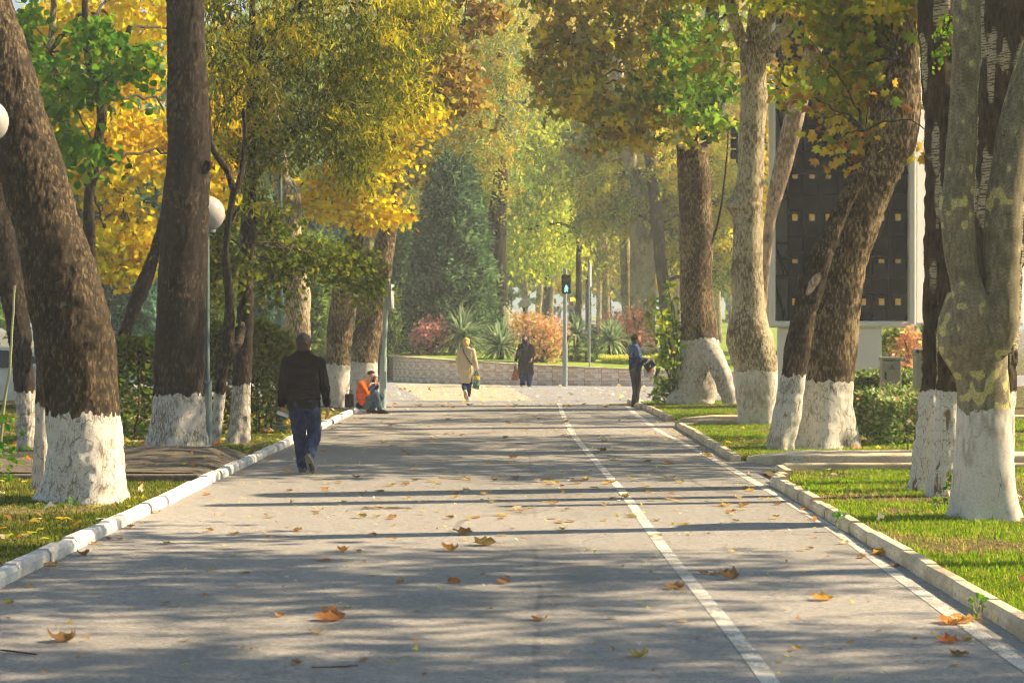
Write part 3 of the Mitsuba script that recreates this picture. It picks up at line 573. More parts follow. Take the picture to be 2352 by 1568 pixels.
root = limb(p0, 0.30, 0.17, 16, 0.02, 125, 34); rv = root[0] + 0.05 * (meshkit.fbm(root[0] * 6, 3, 4) - 0.5)[:, None]
part(t, 'root', (rv, root[1]), 'bark_plane', smooth=True, uv=np.column_stack([rv[:, 0], rv[:, 2] - 1.6]))
part(t, 'shoot', limb([at(1635, 560, 51.6), at(1655, 480, 51.6), at(1666, 400, 51.6), at(1672, 300, 51.6)], 0.03, 0.015, 6, 0.02, 126), 'twig_bark', smooth=True)
st = [at(1545, 130, 52.3), at(1630, 120, 52.6), at(1535, 0, 52.3), at(1560, 230, 52)]
crown(t, [pb(1290, 110, 50, 90, 110, 33, 1.2), pb(1390, 90, 50, 110, 120, 46, 1.4), pb(1490, 100, 50, 90, 120, 38, 1.3), pb(1340, 215, 49.5, 90, 60, 28, 1), pb(1430, 235, 49.5, 90, 60, 28, 1), pb(1500, 270, 49.5, 60, 40, 14, .8), pb(1270, 215, 50, 40, 36, 7, .6), pb(1455, 315, 49.5, 46, 26, 7, .5), pb(1245, 120, 50, 40, 60, 8, .6), pb(1390, 300, 49.5, 60, 26, 8, .5), pb(1330, -40, 50, 150, 60, 43, 1.5), pb(1500, -40, 50, 120, 60, 43, 1.5), pb(1590, 300, 51, 36, 30, 4, .4)],
      'plane_lo', 0.215, PLANE_R, 127, per=15, spread=0.36, pal_by_clump=PLANE_CLUMPS, droop=1.0, start=st, r0=0.035, twigs=0.4)
crown(t, [pb(1560, 180, 49, 80, 70, 19, .9), pb(1630, 160, 50, 46, 60, 12, .8), pb(1590, 250, 49, 60, 40, 10, .6), pb(1650, 260, 49, 30, 36, 4, .4), pb(1545, 110, 49, 70, 50, 14, .8), pb(1600, 50, 50, 70, 60, 17, .9)],
      'plane_lo', 0.22, PLANE_G, 128, per=14, spread=0.40, droop=1.0, limbs=False, name='green_crown')
crown(t, [((2.0, 51, 12.5), (4.5, 4, 2.2), 50), ((6, 52, 12), (3, 4, 2.5), 29)], 'plane_lo', 0.30, PLANE_R, 129, per=20, spread=0.52, limbs=False, name='upper_crown')

t = thing('forked_plane_tree', 'pale mottled plane tree with a bulging waist, forking into three limbs', 'tree')
c, r = trunk(t, [(985, 1696, 1784), (940, 1696, 1788), (921, 1695, 1791), (850, 1691, 1795), (812, 1680, 1791), (779, 1672, 1784), (755, 1676, 1774), (707, 1686, 1764), (612, 1684, 1757), (564, 1687, 1757), (505, 1687, 1757), (467, 1681, 1757), (449, 1687, 1757), (403, 1696, 1758), (300, 1701, 1761), (223, 1704, 1768), (172, 1705, 1764), (132, 1703, 1767), (105, 1700, 1778)], 40.4, 850, 'bark_pale', amp=0.012, fiss=0.006, seed=131, ground=0.1, lumps=[(float(at(1676, 467, 40.4)[0]), float(at(0, 467, 40.4)[2]), 0.14, 0.10)])
for i, (pts, a, b) in enumerate([([at(1718, 132, 40.7), at(1706, 100, 40.7), at(1689, 55, 40.6), at(1675, 0, 40.5), at(1660, -80, 40.4)], .13, .09), ([at(1740, 140, 40.8), at(1742, 80, 40.9), at(1748, 0, 41), at(1752, -80, 41)], .25, .2), ([at(1752, 134, 40.7), at(1775, 98, 40.6), at(1803, 66, 40.5), at(1836, 26, 40.4), at(1875, -25, 40.3)], .15, .10), ([at(1760, 60, 40.9), at(1785, 30, 41), at(1800, -20, 41.1)], .06, .05)]):
    part(t, 'limb', limb(pts, a, b, 14, 0.01, 134 + i, 24), 'bark_pale', smooth=True)
crown(t, [pb(1640, 95, 40, 26, 50, 5, .5), pb(1800, 5, 41.5, 22, 14, 3, .4), pb(1790, 190, 42, 22, 50, 5, .4), pb(1660, -75, 40, 160, 50, 34, 1.5), pb(1860, -80, 40, 120, 50, 26, 1.5)],
      'plane_lo', 0.22, PLANE_Y, 138, per=18, spread=0.42, droop=0.9, start=[at(1680, 20, 40.5), at(1836, 26, 40.4)], r0=0.03)
crown(t, [((3.5, 41, 10.2), (4.0, 4.0, 2.0), 42), ((7.5, 41, 10.5), (3.0, 3.5, 2.0), 29)], 'plane_lo', 0.30, PLANE_Y, 139, per=20, spread=0.52, limbs=False, name='upper_crown')

t = thing('pinkish_plane_tree', 'smooth pinkish slanting trunk rising between the forked tree and the screen', 'tree')
trunk(t, [(990, 1722, 1768), (700, 1735, 1765), (564, 1754, 1776), (517, 1757, 1782), (461, 1763, 1797), (400, 1775, 1816), (330, 1789, 1837), (231, 1815, 1860), (165, 1833, 1879), (99, 1855, 1896), (33, 1870, 1906), (-60, 1888, 1920)], 43.5, 860, 'bark_pink', amp=0.008, fiss=0.004, seed=141, ground=0.1)
part(t, 'limb', limb([at(1868, 165, 43.5), at(1900, 150, 43.3), at(1930, 132, 43.1), at(1960, 110, 43)], 0.07, 0.05, 9, 0.01, 142), 'bark_pink', smooth=True)
scene['bark_pink'] = textured(bark_colour(lin(124, 104, 84), lin(168, 146, 122), lin(188, 168, 144), 0.5, crack=0.02, grain=16.0))

t = thing('double_trunk_tree', 'brown double trunked plane tree leaning right in front of the screen', 'tree')
c, r = trunk(t, [(1040, 1812, 1992), (993, 1829, 1984), (945, 1838, 1977), (876, 1852, 1976), (802, 1862, 1981), (731, 1874, 1988), (660, 1896, 1996), (588, 1917, 2010), (517, 1935, 2032), (428, 1962, 2064), (362, 1981, 2098), (330, 1994, 2118), (290, 2005, 2126), (231, 2019, 2130), (132, 2049, 2125), (66, 2067, 2120), (0, 2092, 2127), (-200, 2140, 2175), (-500, 2200, 2225)], 32.3, 876, 'bark_mid', amp=0.016, fiss=0.012, seed=151, ground=0.1)
c2, r2 = trunk(t, [(1024, 1766, 1826), (990, 1774, 1834), (945, 1783, 1845), (862, 1798, 1858), (802, 1807, 1866), (707, 1829, 1886), (636, 1842, 1907), (564, 1874, 1932), (517, 1900, 1950), (461, 1926, 1972), (395, 1960, 2005)], 31.9, 862, 'bark_plane', name='second_trunk', amp=0.022, fiss=0.010, seed=152, ground=0.1, lean_y=0.06)
sc = at(1868, 652, 31.62); th = np.linspace(0, 2 * np.pi, 17)[:-1]
sv = np.vstack([[sc + rotz(0) @ np.array([0.075 * math.cos(a) * (1 + 0.15 * math.sin(3 * a)) + 0.11 * math.sin(a) * 0.8, 0.02 * math.cos(a), 0.17 * math.sin(a)]) for a in th], [sc + [0, -0.03, 0]]])
part(t, 'scar', (sv, np.array([[k, (k + 1) % 16, 16] for k in range(16)])), 'bark_pink', smooth=True, label='pale bare scar where a limb was cut')
st = [c[-30], at(1980, 300, 32.4), at(2060, 130, 32.5), c[-90]]
crown(t, [pb(1895, 30, 35, 44, 36, 9, .6), pb(1965, 50, 34, 80, 60, 20, .8), pb(2030, 80, 33.5, 60, 80, 18, .8), pb(1960, 180, 33.5, 60, 70, 14, .7), pb(2040, 20, 33, 70, 40, 14, .7), pb(1925, 140, 34, 40, 44, 8, .5), pb(2010, 230, 33, 40, 50, 8, .5), pb(1900, -60, 34, 190, 60, 40, 1.6), pb(2080, -50, 32.5, 120, 60, 26, 1.4)],
      'plane', 0.20, PLANE_Y, 153, per=15, singles=170, spread=0.42, droop=1.0, start=st, r0=0.03, twigs=0.5)
crown(t, [pb(1850, 85, 33.6, 22, 26, 3, .3), pb(1840, 215, 33.2, 46, 16, 4, .3), pb(1930, 215, 32.9, 60, 40, 5, .5), pb(1950, 300, 32.9, 40, 40, 5, .4), pb(1925, 345, 32.8, 20, 46, 4, .3), pb(2000, 190, 32.8, 40, 40, 4, .4), pb(1895, 275, 32.8, 16, 14, 2, .2), pb(2145, 325, 31, 14, 12, 1, .2)],
      'plane', 0.16, DRY + PLANE_Y[2:3], 154, per=8, singles=110, spread=0.34, droop=0.9, limbs=True, start=[at(1985, 300, 32.2)], r0=0.016, twigs=0.8, name='dry_crown')
crown(t, [((6.0, 33, 8.8), (3.2, 3.2, 1.5), 37), ((9.0, 32.5, 9.2), (3.0, 3.2, 1.8), 33)], 'plane_lo', 0.28, PLANE_Y, 155, per=20, spread=0.52, limbs=False, name='upper_crown')

t = thing('poplar', 'old poplar with rough black and white bark between plane trunk and screen', 'tree')
trunk(t, [(1150, 2088, 2150), (1000, 2108, 2165), (898, 2118, 2172), (700, 2125, 2190), (517, 2127, 2196), (293, 2128, 2204), (100, 2112, 2204), (0, 2112, 2204), (-200, 2116, 2200)], 23.6, 898, 'bark_poplar', amp=0.016, fiss=0.020, seed=161, ground=0.08)
trunk(t, [(1176, 2132, 2222), (1080, 2142, 2220), (1000, 2149, 2218), (898, 2153, 2216), (760, 2160, 2216), (650, 2165, 2220), (517, 2165, 2215), (300, 2170, 2215)], 22.8, 898, 'bark_poplar', name='second_trunk', amp=0.02, fiss=0.024, seed=162, ground=0.08)
ivy = [pb(2197, 1110, 22.2, 9, 50, 14, .08), pb(2188, 1160, 22.2, 16, 14, 5, .1), pb(2178, 60, 23.0, 14, 60, 8, .15), pb(2165, 130, 23.0, 10, 30, 3, .15)]
crown(t, ivy, 'round', 0.05, GREEN + DKGREEN, 163, per=14, spread=0.10, droop=1.2, limbs=False, name='ivy')
t = thing('poplar', 'pale poplar with long black fissures behind the green plane stems', 'tree')
trunk(t, [(1150, 2240, 2340), (900, 2246, 2345), (600, 2246, 2360), (300, 2248, 2385), (0, 2256, 2400), (-250, 2260, 2400)], 25.0, 898, 'bark_white_poplar', amp=0.012, fiss=0.022, seed=165, ground=0.08)

t = thing('green_plane_tree', 'greenish plane tree with a swollen fork and white foot, nearest on the right', 'tree')
trunk(t, [(1210, 2194, 2372), (1170, 2202, 2362), (1100, 2206, 2355), (1000, 2212, 2346), (942, 2214, 2342), (874, 2210, 2336), (840, 2195, 2338), (812, 2180, 2340), (783, 2166, 2345), (745, 2170, 2346), (715, 2180, 2347), (695, 2186, 2346), (678, 2192, 2344)], 19.9, 942, 'bark_green', amp=0.009, fiss=0.002, seed=171, ground=0.08)
trunk(t, [(810, 2222, 2272), (765, 2196, 2280), (725, 2190, 2284), (700, 2189, 2280), (660, 2188, 2264), (620, 2180, 2252), (574, 2172, 2247), (513, 2165, 2243), (469, 2160, 2240), (430, 2170, 2241), (366, 2176, 2243), (256, 2184, 2249), (110, 2192, 2257), (0, 2194, 2255), (-200, 2198, 2250)], 19.95, None, 'bark_green', name='limb', foot=False, amp=0.006, fiss=0.0015, seed=172)
trunk(t, [(815, 2268, 2318), (770, 2256, 2338), (730, 2252, 2345), (690, 2256, 2346), (640, 2260, 2345), (612, 2258, 2345), (574, 2261, 2350), (476, 2267, 2354), (366, 2283, 2366), (275, 2298, 2380), (183, 2324, 2402), (92, 2352, 2428), (0, 2375, 2450), (-200, 2420, 2490)], 20.0, None, 'bark_green', name='limb', foot=False, amp=0.006, fiss=0.0015, seed=173)
crown(t, [((5.8, 17.2, 8.3), (2.8, 3.0, 1.3), 34), ((5.2, 20.5, 8.2), (2.6, 2.6, 1.3), 25)], 'plane_lo', 0.24, PLANE_G, 174, per=23, spread=0.52, limbs=False)
# ---------------------------------------------------------------- trees beyond the road
HAZYGREEN = [(lin(118, 144, 72), 3), (lin(140, 158, 80), 2), (lin(98, 128, 70), 2)]
LIME = [(lin(168, 176, 62), 3), (lin(140, 160, 56), 2), (lin(196, 188, 70), 1)]
ORANGEY = [(lin(190, 164, 60), 3), (lin(170, 152, 58), 2), (lin(142, 142, 58), 2)]
GOLD = [(lin(222, 184, 50), 3), (lin(196, 168, 52), 2), (lin(160, 156, 56), 1)]
TAN = [(lin(168, 156, 92), 3), (lin(152, 146, 84), 2), (lin(134, 142, 80), 2)]
TEAL = [(lin(84, 122, 104), 3), (lin(106, 144, 122), 2), (lin(66, 102, 88), 2)]

def far_tree(name, label, x, Z, base_w, blobs, pal, tmpl='spray', size=0.42, seed=0, per=17, spread=0.9, droop=1.2, bark='bark_dark', rows=None, group=None, cat='tree', clumps=None):
    t = thing(name, label, cat, group)
    rows = rows or [(761 + EYE * FD / Z, x - base_w, x + base_w), (640, x - base_w * 0.7, x + base_w * 0.7), (420, x - base_w * 0.55, x + base_w * 0.55), (180, x - base_w * 0.4, x + base_w * 0.4)]
    c, r = trunk(t, rows, Z, None, bark, amp=0.02, fiss=0.015, seed=seed, dn=0.09 if Z < 100 else 0.28)
    crown(t, [pb(bx, by, Z + dz, rx, ry, k, rz) for bx, by, dz, rx, ry, k, rz in blobs], tmpl, size, pal, seed + 1, per=per, spread=spread, droop=droop, start=c[::max(1, len(c) // 6)], r0=0.09, twigs=0.15 if Z < 100 else 0.05, pal_by_clump=clumps)
    return t

far_tree('locust_tree', 'dark trunked tree with drooping orange and green fronds behind the wall', 1145, 85, 24,
         [(1030, 230, 0, 90, 90, 60, 2), (1080, 330, -1, 70, 70, 40, 1.6), (1000, 330, 0, 70, 60, 30, 1.6), (1130, 180, 1, 60, 80, 30, 2), (1060, 110, 1, 90, 70, 34, 2), (1140, 290, -3, 36, 70, 22, 1.2), (1150, 130, -3, 50, 80, 26, 1.4), (1150, 20, -3, 60, 60, 22, 1.4)], ORANGEY + HAZYGREEN[:2], seed=201,
         rows=[(890, 1120, 1176), (741, 1126, 1168), (648, 1123, 1166), (583, 1121, 1162), (508, 1120, 1163), (405, 1132, 1166), (200, 1140, 1164), (0, 1146, 1162)])
far_tree('locust_tree', 'dark double trunk with green fronds left of the tall conifer', 1008, 92, 15,
         [(1090, 430, -5, 60, 50, 24, 1.6), (1130, 400, -6, 60, 50, 24, 1.6), (1050, 520, -6, 50, 40, 10, 1.4), (1000, 420, -3, 60, 60, 26, 1.5), (940, 480, -2, 40, 60, 20, 1.5)], HAZYGREEN + ORANGEY[:1], seed=205,
         rows=[(870, 990, 1030), (640, 992, 1026), (435, 996, 1022), (317, 996, 1021), (100, 1000, 1018)])
far_tree('lime_tree', 'bright lime green tree in full sun above the traffic light', 1330, 108, 10,
         [(1250, 310, 0, 60, 45, 40, 2.4), (1320, 380, 1, 80, 60, 46, 2.6), (1230, 440, 1, 60, 50, 36, 2.4), (1310, 260, 2, 90, 60, 46, 2.6), (1210, 530, 0, 60, 60, 36, 2.2), (1290, 560, 2, 60, 60, 30, 2.2)], LIME, 'diamond', 0.26, seed=211, per=40)
far_tree('golden_locust', 'golden fronded tree hanging over the slanting trunks behind the wall', 1512, 92, 13,
         [(1440, 400, 2, 70, 60, 40, 1.8), (1520, 380, 2, 60, 70, 40, 1.8), (1380, 440, 3, 50, 50, 24, 1.5), (1470, 480, 2, 70, 40, 26, 1.5), (1560, 480, 3, 50, 70, 30, 1.6), (1540, 560, 3, 34, 50, 12, 1.2), (1360, 500, 3, 40, 40, 12, 1.3), (1500, 290, 3, 70, 60, 34, 1.8), (1600, 340, 3, 60, 90, 36, 1.8), (1665, 460, 3, 36, 110, 34, 1.6), (1660, 620, 3, 24, 60, 12, 1.2)], GOLD, seed=221, size=0.52, spread=0.62, per=20, clumps=[([(lin(236, 200, 60), 3), (lin(214, 184, 54), 2)], 3), ([(lin(190, 170, 62), 2), (lin(160, 160, 64), 2)], 3), ([(lin(110, 130, 62), 2), (lin(130, 144, 66), 1)], 2)],
         rows=[(885, 1518, 1558), (681, 1514, 1541), (583, 1503, 1532), (517, 1497, 1527), (350, 1480, 1504), (150, 1470, 1486)], bark='bark_plane')
far_tree('white_poplar', 'pale banded poplar trunk behind the sign pole', 1436, 97, 12,
         [(1400, 250, 0, 90, 80, 46, 2.2), (1350, 340, 1, 60, 60, 26, 2), (1470, 180, 1, 90, 80, 46, 2.4)], TAN + HAZYGREEN[:1], 'diamond', 0.30, seed=231, per=34,
         rows=[(860, 1428, 1456), (714, 1428, 1451), (583, 1424, 1449), (517, 1422, 1446), (300, 1418, 1438), (100, 1416, 1430)], bark='bark_pale')
far_tree('slanting_plane', 'huge pale slanting plane trunk behind the pink shrub', 1480, 93, 30,
         [(1430, 150, 3, 120, 90, 60, 2.5), (1550, 120, 3, 110, 90, 60, 2.5)], TAN, 'plane_lo', 0.34, seed=241, per=26,
         rows=[(880, 1468, 1512), (797, 1462, 1508), (681, 1448, 1507), (583, 1449, 1506), (517, 1448, 1500), (440, 1440, 1480), (300, 1425, 1455), (100, 1400, 1425)], bark='bark_pale')
for i, (x, Z, w, dx) in enumerate([(1206, 118, 7, 4), (1232, 114, 9, 22), (1262, 130, 6, 20), (1395, 120, 10, -8), (1375, 135, 7, 4), (1560, 125, 10, -6), (1588, 140, 9, 6), (1650, 118, 14, -10)]):
    yb = 761 + EYE * FD / Z
    far_tree('far_plane_tree', ['far pale trunk left of the twin globes', 'far pale trunk leaning right over the twin globes', 'far leaning trunk beside the distant walkers', 'far brown trunk right of the sign pole', 'far slim trunk just right of the traffic light', 'far blue grey trunk left of the root arch tree', 'far blue grey trunk behind the magnolia shrub', 'far grey trunk between root arch tree and forked tree'][i], x, Z, w,
             [(x + dx * 2 - 20, 470 - 20 * (i % 3), 1, 70, 70, 44, 2.6), (x + dx + 30, 360, 2, 80, 70, 44, 2.6), (x - 20, 560 + 14 * (i % 2), 0, 60, 40, 22, 2)], [TAN, LIME, HAZYGREEN, TAN, LIME, GOLD, TAN, GOLD][i], 'diamond', 0.34, seed=250 + 4 * i, per=30, bark='bark_pale',
             rows=[(yb + 4, x - w, x + w), (650, x + dx * 0.4 - w * 0.8, x + dx * 0.4 + w * 0.8), (480, x + dx - w * 0.6, x + dx + w * 0.6), (200, x + dx * 1.6 - w * 0.4, x + dx * 1.6 + w * 0.4)])
# the wood farther on closes the view: each tree a full crown from low down to its top
ORD = 'first second third fourth fifth sixth seventh eighth ninth tenth eleventh twelfth thirteenth fourteenth fifteenth sixteenth seventeenth eighteenth nineteenth twentieth last last last last'.split()
rng0 = np.random.default_rng(300)
k = 0
for row, (Z, step, lo) in enumerate([(150, 95, 640), (185, 80, 690), (225, 70, 700)]):
    x = 560 + 30 * row; k0 = k
    while x < 1860:
        pal = [HAZYGREEN, LIME, TAN, GOLD, HAZYGREEN][int(rng0.integers(5))]; w = step * 0.85; bl = []
        gap = abs(x + 20 - 1270) < 45
        for yy in np.arange(40, lo, 95):
            if gap and yy > 560: continue
            bl.append((x + rng0.normal(0, 12), yy + rng0.normal(0, 12), rng0.normal(0, 2), w * rng0.uniform(0.8, 1.1), 62, 20, 3.0))
        far_tree('wood_tree', f'{["leafy", "broad", "tall"][row]} tree of the hazy wood, {ORD[min(k - k0, 23)]} from the left in its {["nearest", "middle", "farthest"][row]} row', x + 14, Z, 9, bl, pal, 'diamond', 0.58 + 0.12 * row, seed=400 + 5 * k, per=13, spread=1.3, group='trees of the hazy wood at the end of the avenue')
        x += step * rng0.uniform(0.85, 1.15); k += 1
# left background: blue spruces and slim cypresses beyond the lawn
def conifer(name, label, x, Z, ytop, ybot, w, pal, seed, size=0.34, n=900, up=0.0, shape=0.8, per=8, tmpl='spray', group=None):
    t = thing(name, label, 'conifer', group); rng = np.random.default_rng(seed)
    a, b = at(x, ybot, Z), at(x, ytop, Z); hgt = b[2] - a[2]; R = w * Z / FD
    part(t, 'trunk', limb([[a[0], a[1], -0.1], [a[0], a[1], a[2] + hgt * 0.5], [b[0], b[1], b[2] - 0.2]], 0.14, 0.03, 7, 0, seed), 'twig_bark', smooth=True)
    h = rng.random(n) ** 0.8; ang = rng.uniform(0, 2 * np.pi, n)
    rad = R * np.clip((1 - h) ** shape + 0.04, 0, 1) * np.where(h < 0.06, 0.85, 1) * (0.35 + 0.65 * rng.random(n) ** 0.4) * (1 + 0.18 * np.sin(ang * 5 + h * 23))
    cc = np.column_stack([a[0] + rad * np.cos(ang), a[1] + rad * np.sin(ang), a[2] + h * hgt])
    idx = np.repeat(np.arange(n), per); P = cc[idx] + rng.normal(0, 0.16, (len(idx), 3))
    out = np.column_stack([np.cos(ang), np.sin(ang), np.full(n, up)])[idx] * 1.4
    v, f, c = place_leaves(P, tmpl, size * 1.3, pal, rng, droop=0.2 if up <= 0 else -0.6, flat=0.2, out=out)
    part(t, 'foliage', (v, f), 'leaf_mat', color=c, kind='stuff')
CON = [(lin(76, 106, 70), 3), (lin(100, 128, 80), 2), (lin(62, 90, 60), 2)]
CYP = [(lin(104, 128, 60), 3), (lin(122, 144, 70), 2), (lin(84, 108, 54), 2)]
conifer('big_conifer', 'big feathery dark green conifer behind the yuccas', 1038, 81, 395, 800, 92, CON, 501, 0.40, 1500, 0.9, 0.62)
conifer('dark_conifer', 'dark conifer left of the red shrub', 916, 84, 560, 815, 42, CON, 502, 0.36, 700, 0.8, 0.5)
conifer('spruce', 'blue green spruce filling the gap between the two left trunks', 285, 62, 250, 860, 130, TEAL, 503, 0.36, 1700, -0.1, 0.55)
conifer('spruce', 'blue green spruce right of the slender ridged trunk', 606, 66, 470, 850, 50, TEAL + CYP[:1], 504, 0.32, 800, -0.1, 0.6)
conifer('spruce', 'bluish spruce behind the two leaning trunks', 760, 78, 380, 850, 70, TEAL, 505, 0.36, 900, -0.1, 0.6)
conifer('cypress', 'slim pale green cypress right of the globe lamp', 496, 64, 560, 830, 20, CYP, 506, 0.28, 420, 0.8, 0.35)
conifer('cypress', 'slim yellow green cypress between the sunlit plane and the leaning trunks', 728, 68, 560, 860, 24, CYP, 507, 0.28, 520, 0.8, 0.35)
conifer('cypress', 'small cypress at the left end of the stone wall', 897, 83, 680, 810, 12, CYP, 508, 0.26, 240, 0.8, 0.4)
for i, (x, Z, pal) in enumerate([(60, 75, HAZYGREEN), (210, 88, TAN), (420, 80, HAZYGREEN), (520, 95, GOLD), (640, 90, HAZYGREEN), (820, 98, TAN), (-60, 60, HAZYGREEN)]):
    far_tree('park_tree', ['park tree', 'tan park tree', 'green park tree', 'golden park tree', 'hazy green park tree', 'tan hazy park tree', 'edge park tree'][i] + ' far off behind the left lawn', x, Z, 8,
             [(x + 20, 120, 0, 120, 110, 60, 2.5), (x - 20, 320, 0, 120, 100, 60, 2.5), (x + 10, 500, 0, 110, 90, 50, 2.5), (x, 640, 0, 100, 60, 30, 2)], pal, 'diamond', 0.36, seed=560 + 3 * i, per=26, spread=1.0, group='park trees far behind the left lawn')
for i, (x, Z, pal) in enumerate([(1960, 95, HAZYGREEN), (2120, 85, LIME), (2280, 100, GOLD), (2420, 80, HAZYGREEN), (1760, 105, GOLD)]):
    far_tree('street_tree', ['green street tree', 'lime street tree', 'golden street tree', 'edge street tree', 'gold hazy street tree'][i] + ' far off beyond the screen', x, Z, 8,
             [(x + 20, 120, 0, 110, 110, 50, 2.5), (x - 20, 320, 0, 110, 100, 50, 2.5), (x + 10, 480, 0, 100, 90, 40, 2.5)], pal, 'diamond', 0.36, seed=590 + 3 * i, per=26, spread=1.0, group='street trees beyond the screen')
# trees outside the frame whose crowns shade the path
for i, (x, y, z, rx, ry, rz, k) in enumerate([(13.4, 13.4, 11.0, 3.6, 2.8, 1.6, 96), (12.4, 18.2, 11.2, 3.2, 2.3, 1.6, 70), (10.6, 30.4, 8.2, 3.4, 2.7, 2.0, 72), (11.5, 37.0, 9.6, 3.6, 3.2, 2.0, 70), (12.0, 46.5, 9.6, 3.6, 3.4, 2.2, 70), (8.0, 6.5, 7.4, 3.0, 3.0, 1.8, 40)]):
    t = thing('shade_tree', f'plane tree standing beyond the right picture edge, {["nearest but one", "third nearest", "third farthest", "second farthest", "farthest", "nearest of all"][i]} of its row', 'tree')
    part(t, 'trunk', limb([[x + 0.5, y, -0.1], [x + 0.4, y, z * 0.5], [x, y, z]], 0.34, 0.12, 14, 0.02, 600 + i), 'bark_plane', smooth=True)
    crown(t, [((x, y, z), (rx, ry, rz), k), ((x + 2.2, y + 0.8, z + 1.2), (rx * .8, ry * .8, rz * .8), k // 3)] + ([((x - 2.6, y + 0.2, z + 0.8), (2.6, ry, 1.5), int(k * .62)), ((x - 4.2, y + 0.4, z + 1.2), (2.0, ry, 1.2), k // 3)] if i in (0, 1, 2) else []), 'plane_lo', 0.22, PLANE_Y, 610 + i, per=24, spread=0.58, start=[x, y, z - 1.5], r0=0.09, twigs=0.12)
# ---------------------------------------------------------------- stone wall, bank and garden beyond the road
WALL = np.array([(-5.60, 90.0, 0.93), (-4.61, 79.0, 0.86), (-2.58, 74.5, 0.81), (-0.7, 72.6, 0.72), (1.33, 71.3, 0.64), (3.41, 70.7, 0.56), (6.0, 70.4, 0.49), (10.0, 70.3, 0.42)])
def tile_fn(p, n, uv):
    row = dr.floor(uv.y * 3.0); k = uv.x * 2.4 + row * 0.55; col = dr.floor(k)
    r = mikit.cell_rand(row, col, 5.0); r2 = N(p.x * 30, p.y * 30, p.z * 60)
    c = mix(lin(236, 220, 200), lin(218, 188, 166), smoothstep(0.35, 0.75, r)); c = mix(c, lin(242, 230, 214), smoothstep(0.80, 0.9, mikit.cell_rand(row, col, 9.0)))
    return c * (0.84 + 0.3 * r2)
scene['wall_tile'] = textured(tile_fn, 0.55)
scene['wall_core'] = textured(lambda p, n, uv: mix(lin(150, 132, 112), lin(110, 94, 80), N(p.x * 9, p.y * 9, p.z * 9)), 0.9)
wall = 'stone_wall'; used[wall] = 1
labels[wall] = {'label': 'low curved retaining wall of tan tiles along the far side of the road', 'category': 'wall'}
wd = np.r_[0, np.cumsum(np.linalg.norm(np.diff(WALL[:, :2], axis=0), axis=1))]
corner = wd[1]
def wall_at(s):
    return np.array([np.interp(s, wd, WALL[:, k]) if s < corner + 0.01 else CubicSpline(wd[1:], WALL[1:, k])(s) for k in range(3)])
ss = np.linspace(0, wd[-1], 90); W = np.array([wall_at(s) for s in ss])
tg = np.gradient(W[:, :2], axis=0); tg /= np.linalg.norm(tg, axis=1, keepdims=True); nrm = np.column_stack([-tg[:, 1], tg[:, 0]])
nrm *= np.sign(nrm[:, 1:2] + 1e-9); nrm[ss < corner] = [0.95, 0.3] 
inner = W[:, :2] + nrm * 0.3
v = np.vstack([np.column_stack([W[:, :2], 0 * ss - 0.2]), W - [0, 0, 0.05], np.column_stack([inner, W[:, 2] - 0.05]), np.column_stack([inner, 0 * ss - 0.2])]); n = len(ss); i = np.arange(n - 1)
part(wall, 'core', (v, np.vstack([np.stack([i + a * n, i + 1 + a * n, i + 1 + (a + 1) * n, i + (a + 1) * n], 1) for a in range(3)])), 'wall_core')
TW, TH = 0.56, 0.27
nt = int((wd[-1]) / TW)
for a in range(nt):
    s0, s1 = a * TW + 0.006, (a + 1) * TW - 0.006
    if s0 < corner < s1: s1 = corner
    P0, P1 = wall_at(s0), wall_at(s1); d = unit(np.array([P1[0] - P0[0], P1[1] - P0[1], 0])); o = np.array([d[1], -d[0], 0.0])
    if o[1] > 0: o = -o
    if s1 <= corner: o = np.array([d[1], -d[0], 0.0]) * np.sign(d[1]) if d[0] > 0 else np.array([1.0, 0.1, 0]); o = -o if o[0] < 0 else o; o = np.array([0.99, 0.12, 0])
    for b in range(4):
        z0 = -0.11 + b * TH; z1 = z0 + TH - 0.010; t0, t1 = min(z1, P0[2] - 0.055), min(z1, P1[2] - 0.055)
        if t0 < z0 + 0.03 or t1 < z0 + 0.03: continue
        q = np.array([[*P0[:2], z0], [*P1[:2], z0], [*P1[:2], t1], [*P0[:2], t0]]); front = q + o * 0.014
        vv = np.vstack([front, q]); ff = np.array([[0, 1, 2, 3], [0, 4, 5, 1], [1, 5, 6, 2], [2, 6, 7, 3], [3, 7, 4, 0]])
        uv = np.tile(np.array([[0, 0], [1, 0], [1, (t1 - z0) / TH], [0, (t0 - z0) / TH]]), (2, 1))
        part(wall, 'tile', (vv, ff), 'wall_tile', uv=uv)
cop_o = np.column_stack([W[:, :2] - nrm * 0.05, W[:, 2] - 0.05]); cop_i = np.column_stack([W[:, :2] + nrm * 0.34, W[:, 2] - 0.05])
v = np.vstack([cop_o, cop_o + [0, 0, 0.05], cop_i + [0, 0, 0.05], cop_i])
part(wall, 'coping', (v, np.vstack([np.stack([i + a * n, i + 1 + a * n, i + 1 + ((a + 1) % 4) * n, i + ((a + 1) % 4) * n], 1) for a in range(4)])), 'concrete')
